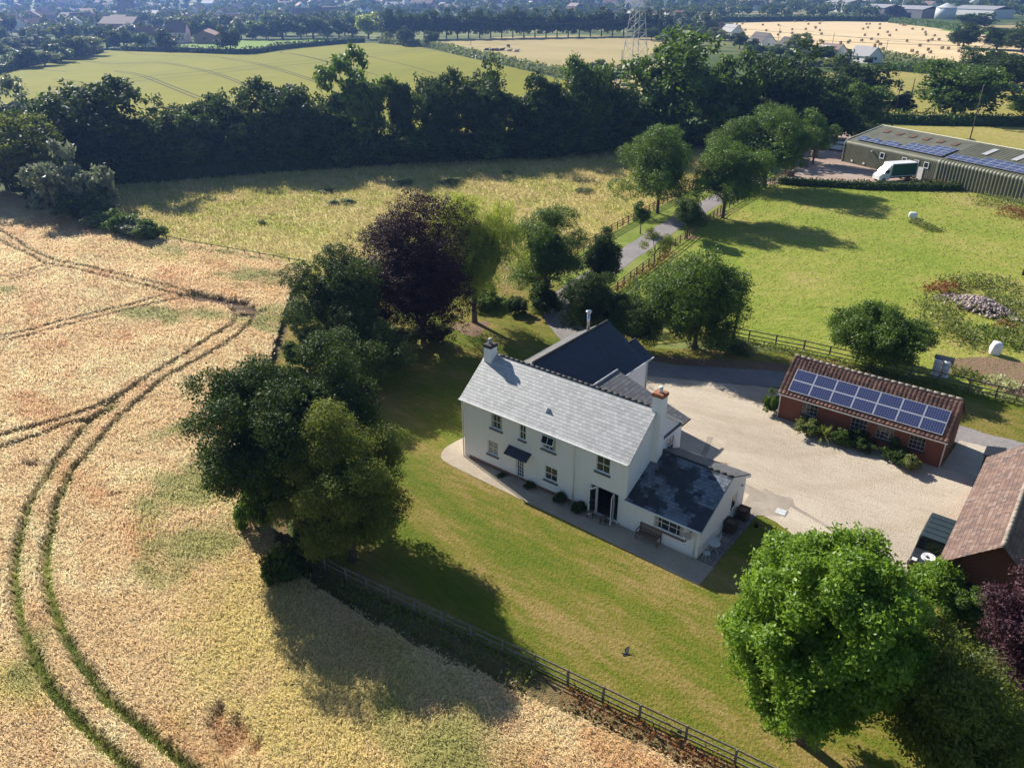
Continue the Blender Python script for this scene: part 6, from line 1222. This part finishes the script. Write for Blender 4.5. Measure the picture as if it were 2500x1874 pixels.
# ------------------------------------------------------------------ houses in the middle distance
M_roofs = [plain('roof_dark', (.07, .06, .06), .8), plain('roof_brown', (.20, .14, .12), .8), plain('roof_grey', (.28, .28, .29), .7), plain('roof_red', (.26, .14, .10), .8)]
M_hw = plain('house_white', (.78, .76, .72), .8, .05); M_hc = plain('house_brick', (.30, .18, .13), .85, .1)
def cottage(label, uv, L, W, H, P, rz, roof, wall=None, name='distant_house', chim=True, group=None, dormer=False):
    B = at(*uv); t = thing(name, label, 'house', (B[0], B[1], 0), rz, group); wall = wall or M_hw; x, y = L/2, W/2
    mb = MB(); mb.b2(-x, x, -y, y, 0, H); mb.face([(-x, -y, H), (-x, 0, H+P-.05), (-x, y, H)]); mb.face([(x, -y, H), (x, y, H), (x, 0, H+P-.05)]); mb.build('wall', wall, t)
    mb = MB(); e = .4; s = P/y; mb.slab([(-x-e, -y-e, H-s*e+.1), (x+e, -y-e, H-s*e+.1), (x+e, 0, H+P+.1), (-x-e, 0, H+P+.1)], .12); mb.slab([(x+e, y+e, H-s*e+.1), (-x-e, y+e, H-s*e+.1), (-x-e, .004, H+P+.1), (x+e, .004, H+P+.1)], .12); r = mb.build('roof', roof, t)
    if chim: mb = MB(); mb.box((x*.7, 0, H+P+.4), (.9, .7, 1.6)); mb.build('chimney', M_hc, r)
    for i in range(max(2, int(L/4))):
        for z in ([H*.5] if H < 4 else [H*.25, H*.72]):
            for sy in (-1, 1): mb = MB(); mb.box((-x+1.8+i*(L-3.2)/max(1, int(L/4)-1 or 1), sy*(y+.02), z), (1.2, .06, 1.1)); mb.build('window', M_glass, t)
    mb = MB(); mb.box((x+.02, 0, H*.62), (.06, 1.2, 1.1)); mb.build('window', M_glass, t)
    if dormer: mb = MB(); mb.box((-x*.3, -y*.55, H+P*.55), (3, 2.4, 1.7)); mb.build('dormer', M_hw, r); mb = MB(); mb.box((-x*.3, -y*.55-1.22, H+P*.55), (2.2, .06, 1.0)); mb.build('window', M_glass, r)
cottage('white bungalow with a brown roof and dormer below the stubble field', (2030, 146), 11, 8, 3, 3.6, rad(-30), M_roofs[1], dormer=True)
cottage('white gabled bungalow with a grey roof at the corner of the stubble field', (2110, 152), 12, 8, 2.9, 3.4, rad(-30), M_roofs[2])
cottage('long dark-roofed house with white gable left of the drooping tree', (1858, 116), 17, 8, 3.2, 4.2, rad(-42), M_roofs[0], chim=False); cottage('lower dark-roofed house with pale gable beside the drooping tree', (1935, 124), 17, 8, 2.6, 3.6, rad(-35), M_roofs[0], chim=False)
cottage('house with a large pale roof and dark gable above the belt', (1785, 91), 14, 9, 3.5, 4, rad(-35), M_roofs[2]); cottage('small brown-roofed house at the left end of the stubble field', (1742, 84), 12, 8, 3, 4, rad(20), M_roofs[1])
cottage('white house with a tall gable beside the bright grass field', (438, 104), 12, 9, 6.0, 5, rad(40), M_roofs[1]); cottage('white farmhouse partly hidden by trees at the edge of the green corn', (375, 112), 14, 9, 5, 4.5, rad(50), M_roofs[3]); cottage('long low red-roofed barn left of the lone tree', (508, 103), 30, 12, 4.5, 2.5, rad(-38), M_roofs[3], M_hc, 'distant_barn', False)
cottage('white roofed shed at the far left edge below the dark hedge', (27, 144), 12, 8, 3, 2, rad(-20), plain('white_sheet', (.7, .72, .72), .4), name='distant_shed', chim=False)
for i, (u, v, r, z, w_) in enumerate([(1504, 54, 1, -.6, 0), (1516, 52, 0, .5, 0), (1532, 53, 2, -.5, 0), (1562, 56, 2, -.4, 0), (1580, 60, 0, .3, 0), (1596, 64, 1, -.7, 1), (1612, 52, 1, .2, 1), (1628, 60, 2, -.6, 0), (1546, 62, 1, .9, 0), (1574, 84, 2, .2, 0), (1660, 52, 3, .1, 1), (1496, 44, 2, .6, 0), (1480, 42, 2, .1, 0)]):
    cottage(f'{ordinal(i)} house from the list of pale houses clustered around the foot of the pylon'.replace(' from the list of', ' of the'), (u, v), 12, 9, 5, 4, z, M_roofs[r], M_hc if w_ else M_hw, group='houses around the pylon')
# far town: small houses, one mesh each
hm = MB(); x, y, H, P = 6, 4.5, 5, 3.4
hm.b2(-x, x, -y, y, 0, H, 0); hm.face([(-x, -y, H), (-x, 0, H+P), (-x, y, H)], 0); hm.face([(x, -y, H), (x, y, H), (x, 0, H+P)], 0); hm.slab([(-x-.4, -y-.4, H-.2), (x+.4, -y-.4, H-.2), (x+.4, 0, H+P+.1), (-x-.4, 0, H+P+.1)], .1, 1); hm.slab([(x+.4, y+.4, H-.2), (-x-.4, y+.4, H-.2), (-x-.4, .004, H+P+.1), (x+.4, .004, H+P+.1)], .1, 1)
protos = []
for r in range(4): o = hm.build('town_house', [M_hw if r != 3 else M_hc, M_roofs[[1, 2, 3, 1][r]]]); protos.append(o)
rng = np.random.default_rng(21); k = 0; tries = 0
while k < 230 and tries < 5000:
    tries += 1; u = rng.uniform(0, 1500) if rng.random() < .8 else rng.uniform(1500, 2500); v = 6+rng.random()**1.1*74
    if u > 900 and v > 30: continue
    if u > 600 and v > 52: continue
    if covered(u, v): continue
    B = at(u, v); r = int(rng.integers(0, 4)); o = protos[r] if k < 4 and protos[r].get('used') is None else protos[r].copy()
    if o.get('used') is None: protos[r]['used'] = 1
    if o.name not in COL.objects: COL.objects.link(o)
    z = float(terrain_z(B[0], B[1])); o.location = (B[0], B[1], z); s = rng.uniform(.8, 1.5); o.scale = (s*rng.uniform(.9, 1.9), s, s*.9); o.rotation_euler = (0, 0, rng.choice([.3, 1.9, -.5, 1.1])); tag(o, 'small hazy house among the trees of the distant town', 'house', 'houses of the distant town'); k += 1
for o in protos:
    if o.get('category') is None: bpy.data.objects.remove(o)
# factory buildings, silo and mast
def shed(label, uv, L, W, H, rz, m, name='factory_building'):
    B = at(*uv); t = thing(name, label, 'industrial building', (B[0], B[1], 0), rz); mb = MB(); mb.b2(-L/2, L/2, -W/2, W/2, 0, H); mb.build('wall', m, t); mb = MB(); s = 1.5; mb.slab([(-L/2-.5, -W/2-.5, H), (L/2+.5, -W/2-.5, H), (L/2+.5, 0, H+s+1.5), (-L/2-.5, 0, H+s+1.5)], .3); mb.slab([(L/2+.5, W/2+.5, H), (-L/2-.5, W/2+.5, H), (-L/2-.5, .01, H+s+1.5), (L/2+.5, .01, H+s+1.5)], .3); mb.build('roof', M_wsh if name == 'distant_hall' else M_roofs[2], t)
    mb = MB(); mb.box((L*.2, -W/2-.05, H*.3), (5, .1, H*.6)); mb.build('door', M_black, t)
M_wsh = plain('pale_sheet_wall', (.55, .56, .56), .6); M_gsh = plain('dark_sheet_wall', (.12, .12, .13), .7)
shed('large pale factory shed beyond the stubble field', (2060, 31), 45, 26, 11, rad(-38), M_wsh); shed('dark factory block behind the far hedge', (2150, 42), 38, 22, 9, rad(-38), M_gsh); shed('long grey factory hall in the middle of the far works', (2222, 43), 60, 22, 8, rad(-38), M_gsh); shed('pale low factory hall near the white silo', (2275, 44), 40, 20, 7, rad(-38), M_wsh); shed('white factory shed behind the dark trees at the right', (2395, 44), 55, 24, 8, rad(-38), M_wsh); shed('large white-roofed building in the distant town', (572, 14), 60, 40, 8, rad(-38), M_wsh, 'distant_hall'); shed('long white-roofed hall at the left of the distant town', (90, 50), 50, 16, 5, rad(-38), M_wsh, 'distant_hall')
B = at(2305, 47); t = thing('silo', 'round white silo of the far factory', 'silo', (B[0], B[1], 0)); mb = MB(); mb.tube([(0, 0, 0), (0, 0, 10)], 9, 24); mb.build('tank', M_wsh, t, True); mb = MB(); mb.tube([(0, 0, 10), (0, 0, 14)], [9.4, .5], 24); mb.build('roof', M_wsh, t)
B = at(2202, 36); t = thing('mast', 'tall slim white mast rising from the far factory', 'mast', (B[0], B[1], 0)); mb = MB(); mb.tube([(0, 0, 0), (0, 0, 38)], [1.9, 1.1], 12); mb.build('shaft', M_wsh, t, True); mb = MB(); mb.box((0, 0, 4), (2.6, 2.6, 8)); mb.build('foot', M_gsh, t)
B = at(314, 44); t = thing('church_tower', 'dark square church tower standing over the distant town', 'church tower', (B[0], B[1], 0), .5); M_st = plain('tower_stone', (.16, .13, .12), .9)
mb = MB(); mb.box((0, 0, 13), (11, 11, 26)); [mb.box((sx*5.2, sy*5.2, 12), (2, 2, 24)) for sx in (-1, 1) for sy in (-1, 1)]; mb.build('wall', M_st, t); mb = MB(); [mb.box((sx*4.6, sy*4.6, 28.2), (1.4, 1.4, 4.4)) for sx in (-1, 1) for sy in (-1, 1)]; [mb.box((i*2.2, sy*5.2, 26.8), (1.2, .6, 1.6)) for i in (-1, 0, 1) for sy in (-1, 1)]; [mb.box((sy*5.2, i*2.2, 26.8), (.6, 1.2, 1.6)) for i in (-1, 0, 1) for sy in (-1, 1)]; mb.build('battlement', M_st, t)
for s in (-1, 1): mb = MB(); mb.box((s*5.53, 0, 20), (.1, 2.4, 5)); mb.build('louvre', M_black, t); mb = MB(); mb.box((0, s*5.53, 20), (2.4, .1, 5)); mb.build('louvre', M_black, t)
# low garden wall by the bungalows
B = at(1990, 163); t = MB(); a = at(1925, 165); b = at(2070, 160); d = b-a; t.box(((a[0]+b[0])/2, (a[1]+b[1])/2, 1.0), (np.hypot(d[0], d[1]), .4, 2.0), math.atan2(d[1], d[0])); t.box(((a[0]+b[0])/2, (a[1]+b[1])/2, 2.04), (np.hypot(d[0], d[1]), .55, .12), math.atan2(d[1], d[0])); tag(t.build('boundary_wall', plain('grey_wall', (.2, .19, .18), .9)), 'long grey boundary wall in front of the bungalows', 'wall')
B = at(2142, 143); cv = thing('caravan', 'white caravan parked beside the gabled bungalow', 'caravan', (B[0], B[1], 0), rad(-30)); mb = MB(); mb.box((0, 0, 1.6), (6, 2.3, 2.2), bev=.25); mb.build('body', M_carw, cv); mb = MB(); [mb.box((x, -1.16, 1.9), (1.2, .04, .7)) for x in (-1.6, 1.2)]; mb.build('window', M_glass, cv)
for x in (0,):
    for s in (-1, 1): wheel(cv, x, s*1.0, .33, .2, s)

# ------------------------------------------------------------------ pylon, poles and lines
M_gal = plain('galvanised_steel', (.42, .44, .45), .5, .12, metal=.3)
def pylon():
    B = at(1548, 176); t = thing('pylon', 'tall grey lattice electricity pylon standing in the parched field', 'pylon', (B[0], B[1], 0), rad(62)); r = .125
    lv = [(0, 3.9), (5, 3.45), (10, 3.0), (14, 2.65), (18, 2.25), (21.5, 1.9), (24.5, 1.6), (27, 1.35), (30, 1.2), (33, 1.1), (36, 1.0), (39, .85), (42, .5), (45, .08)]
    mb = MB()
    for sx, sy in ((-1, -1), (-1, 1), (1, -1), (1, 1)): mb.tube([(sx*w_, sy*w_, z) for z, w_ in lv], [r*1.1]*5+[r*.8]*(len(lv)-5), 4)
    mb.build('leg', M_gal, t); mb = MB()
    for (z0, a), (z1, b) in zip(lv[:-1], lv[1:]):
        for k in range(4):
            c0, s0 = [(1, 1), (-1, 1), (-1, -1), (1, -1)][k]; c1, s1 = [(1, 1), (-1, 1), (-1, -1), (1, -1)][(k+1) % 4]
            mb.tube([(c0*a, s0*a, z0), (c1*b, s1*b, z1)], r*.45, 4); mb.tube([(c1*a, s1*a, z0), (c0*b, s0*b, z1)], r*.45, 4)
            mb.tube([(c0*b, s0*b, z1), (c1*b, s1*b, z1)], r*.4, 4)
    mb.build('bracing', M_gal, t)
    for z, L in ((22.5, 9.8), (30.5, 8.2), (38, 7.0)):
        for s in (-1, 1):
            mb = MB(); w_ = 1.4
            for y in (-w_, w_): mb.tube([(s*1.2, y, z), (s*L, 0, z+.4)], .10, 4); mb.tube([(s*1.0, y*.8, z+2.4), (s*L, 0, z+.5)], .09, 4)
            for q in (.3, .55, .8): x = s*(1.2+(L-1.2)*q); mb.tube([(x, -w_*(1-q), z+.1), (x, w_*(1-q), z+.1)], .06, 4); mb.tube([(x, 0, z+.2), (s*(1.0+(L-1)*q*.8), 0, z+2.4*(1-q)+.4)], .06, 4)
            mb.build('cross_arm', M_gal, t); mb = MB(); mb.tube([(s*L, 0, z+.3), (s*L, 0, z-4.0)], .22, 6); mb.build('insulator', plain('insulator', (.30, .38, .42), .4), t)
pylon()
M_pole = plain('pole_timber', (.10, .08, .065), .9, .2)
def pole(label, B, h, lean=0.0, cross=False, r=.13, name='telegraph_pole'):
    t = thing(name, label, 'pole', (B[0], B[1], 0)); mb = MB(); mb.tube([(0, 0, -.2), (lean, 0, h)], [r, r*.75], 8); mb.build('shaft', M_pole, t, True)
    if cross: mb = MB(); mb.box((lean, 0, h-.5), (1.6, .1, .12), rad(50)); mb.build('cross_arm', M_pole, t)
    mb = MB(); mb.tube([(lean, 0, h), (lean, 0, h+.12)], r*.8, 8); mb.build('cap', M_lead, t)
pole('dark wooden pole standing by the fence beside the spreading walnut', at(1787, 842), 6.8, .3)
pole('thin dark post at the fence on the right edge by the cream flowers', at(2474, 985), 3.9, .35, r=.04, name='post')
pole('wooden pole at the right edge of the pasture', at(2497, 672), 3.0, name='post', r=.14)
for (u, v), h, lb in (((2176, 318), 9.5, 'wooden pole behind the ridge of the warehouse, left one'), ((2365, 352), 11.5, 'tall wooden pole behind the warehouse with a small bush at its foot'), ((2214, 284), 9.0, 'leaning pole beside the small ragged tree in the right meadow'), ((1150, 124), 9, 'wooden pole with a crossarm in the overgrown hedge by the parched field'), ((2138, 150), 8, 'left pole beside the caravan'), ((2158, 150), 8.5, 'right pole beside the caravan'), ((2030, 122), 8, 'pole above the white bungalow with dormer'), ((1900, 100), 8.5, 'pole at the stubble edge above the long dark roof'), ((1516, 178), 8, 'thin pole in the parched field left of the pylon'), ((205, 70), 9, 'thin pole among the hazy trees at the far left')):
    pole(lb, at(u, v), h, cross='crossarm' in lb)
def wire(label, a, b, sag, r=.035, n=14, name='power_line'):
    a = np.array(a); b = np.array(b); mb = MB(); mb.tube([tuple(a+(b-a)*i/n-np.array([0, 0, sag*4*(i/n)*(1-i/n)])) for i in range(n+1)], r, 4); tag(mb.build(name, M_black), label, 'cable', 'overhead power cables')
pz = at(1548, 176); p2 = at(2158, 150); p1 = at(1900, 100); p3 = at(2560, 175); pL = at(1150, 124)
wire('overhead cable running from the crossarm pole towards the left over the green corn', (pL[0], pL[1], 8.6), tuple(at(700, 80)[:2])+(9.0,), 1.6, .05)
wire('overhead cable from the caravan poles to the right over the stubble', (p2[0], p2[1], 8.3), (p3[0], p3[1], 8.3), .8, .05); wire('overhead cable from the long dark roof to the caravan poles', (p1[0], p1[1], 8.3), (p2[0], p2[1], 8.3), .8, .05)
b1 = at(2176, 318); b2_ = at(2365, 352); wire('cable between the two poles behind the warehouse', (b1[0], b1[1], 9.3), (b2_[0], b2_[1], 11.2), .6, .03)
wire('cable from the tall warehouse pole out of the frame to the right', (b2_[0], b2_[1], 11.2), tuple(at(2600, 345)[:2])+(9.5,), .5, .03)
pd = np.array([math.cos(rad(62)), math.sin(rad(62))]); pn = np.array([-pd[1], pd[0]])
for s, q in ((-1, 'left'), (1, 'right')):
    a = np.array([pz[0], pz[1]])+pd*9.8*s; e1 = a+pn*300; wire(f'heavy overhead cable hanging from the {q} lower arm of the pylon', (a[0], a[1], 18.8), (e1[0], e1[1], 22), 7, .05, 24); e2 = a-pn*260; wire(f'heavy overhead cable leading away to the right from the {q} lower arm of the pylon', (a[0], a[1], 18.8), (e2[0], e2[1], 26), 5, .05, 24)
# tramlines in the far green corn
M_tram = field_mat('corn_wheel_track', [(.33, (.09, .085, .02)), (.6, (.12, .11, .03))], .2, 1, fine=3)
K5 = (0, 0, .3843)
def tramline(pts, w_=.8):
    ribbon('wheel_track', P2(sc(*K5, pts)), w_, M_tram, .05, 4)
for L in ([(300, 560), (800, 502), (1300, 452), (1700, 408), (2212, 360), (2600, 320)], [(280, 582), (830, 520), (1340, 470), (1700, 430), (2212, 378), (2600, 336)],
          [(730, 450), (850, 465), (950, 490), (1050, 530), (1280, 620)], [(720, 455), (840, 472), (930, 498), (1030, 538), (1250, 628)], [(470, 375), (600, 392), (700, 402), (850, 398), (1000, 396), (1120, 408), (1300, 445), (1450, 490), (1660, 575)], [(480, 380), (600, 400), (720, 408), (1000, 402), (1110, 414), (1280, 450), (1430, 495), (1630, 578)],
          [(800, 335), (900, 348), (1050, 352), (1300, 356), (1450, 372), (1650, 405), (1850, 460), (2050, 528)], [(1400, 370), (1640, 412), (1830, 466), (2030, 532)], [(1900, 318), (1800, 325), (1790, 338), (1900, 352), (2050, 385), (2212, 425), (2400, 480)], [(1830, 335), (1960, 362), (2100, 400), (2212, 432)],
          [(330, 505), (430, 510), (530, 525)], [(180, 430), (300, 445), (420, 458)], [(2300, 350), (2600, 420), (2900, 510)], [(2600, 320), (2900, 290), (3300, 262)], [(2600, 336), (2950, 305), (3350, 275)]): tramline(L)
# cows
M_cow = plain('black_white_hide', (.05, .045, .04), .9, .9, 1.2)
def cow(label, uv, rz, lying=True, pale=False):
    B = at(*uv); me = bpy.data.meshes.new('cow'); z = .45 if lying else 1.0
    V = [(0, 0, z), (.9, 0, z+.05), (-.8, 0, z), (1.35, 0, z+(.45 if lying else -.1)), (1.75, 0, z+(.45 if lying else -.75))]; E = [(0, 1), (0, 2), (1, 3), (3, 4)]; Rr = [.45, .40, .38, .22, .13]
    for sx in (.75, -.7):
        for sy in (-1, 1):
            b = 1 if sx > 0 else 2; i = len(V)
            if lying: V += [(sx+.15, sy*.45, .18), (sx+.55, sy*.42, .10)]
            else: V += [(sx, sy*.26, .5), (sx, sy*.26, .02)]
            E += [(b, i), (i, i+1)]; Rr += [.13, .07]
    for sy in (-1, 1): V.append((1.35, sy*.3, z+(.55 if lying else 0))); E.append((3, len(V)-1)); Rr.append(.05)
    V.append((-1.15, 0, z-.3)); E.append((2, len(V)-1)); Rr.append(.05)
    me.from_pydata(V, E, []); o = bpy.data.objects.new('cow', me); COL.objects.link(o); m = o.modifiers.new('skin', 'SKIN'); 
    for i, r in enumerate(Rr): me.skin_vertices[0].data[i].radius = (r, r)
    me.skin_vertices[0].data[0].use_root = True; s = o.modifiers.new('sub', 'SUBSURF'); s.levels = 1; s.render_levels = 1
    me.materials.append(plain('pale_hide', (.5, .42, .33), .9, .3) if pale else M_cow); o.location = (B[0], B[1], 0); o.rotation_euler = (0, 0, rz); o.scale = (1.35, 1.35, 1.35); tag(o, label, 'cow', 'cattle in the parched field')
kc = (1150, 90, .1417)
for (x, y), rz, ly, pl, lb in (((265, 238), .4, True, False, 'dark cow lying at the left end of the group in the parched field'), ((325, 240), -.6, True, True, 'pale cow lying second from the left in the parched field'), ((385, 242), .2, True, False, 'dark cow lying in the middle of the group in the parched field'), ((435, 246), -.3, True, False, 'dark cow lying right of the middle of the group'), ((520, 240), .9, True, False, 'dark cow lying at the right end of the dark group'), ((640, 192), -.5, False, False, 'dark cow standing and grazing behind the others in the parched field'), ((655, 252), .1, True, True, 'small pale calf lying right of the dark group'), ((775, 262), 1.2, True, True, 'small pale calf lying furthest right in the parched field')):
    cow(lb, (kc[0]+kc[2]*x, kc[1]+kc[2]*y), rz, ly, pl)

# ------------------------------------------------------------------ haze: the air over the countryside
hz = MB(); hz.b2(-4300, 4400, -4600, 4500, -3, 130); hm_ = bpy.data.materials.new('haze'); hm_.use_nodes = True; nt = hm_.node_tree
nt.nodes.remove(nt.nodes['Principled BSDF']); pv = nt.nodes.new('ShaderNodeVolumePrincipled'); pv.inputs['Color'].default_value = (.25, .44, 1.0, 1); pv.inputs['Density'].default_value = .00018; pv.inputs['Anisotropy'].default_value = .5
nt.links.new(pv.outputs[0], nt.nodes['Material Output'].inputs['Volume']); tag(hz.build('haze', hm_), 'pale blue summer haze over the far countryside', 'haze', kind='stuff')
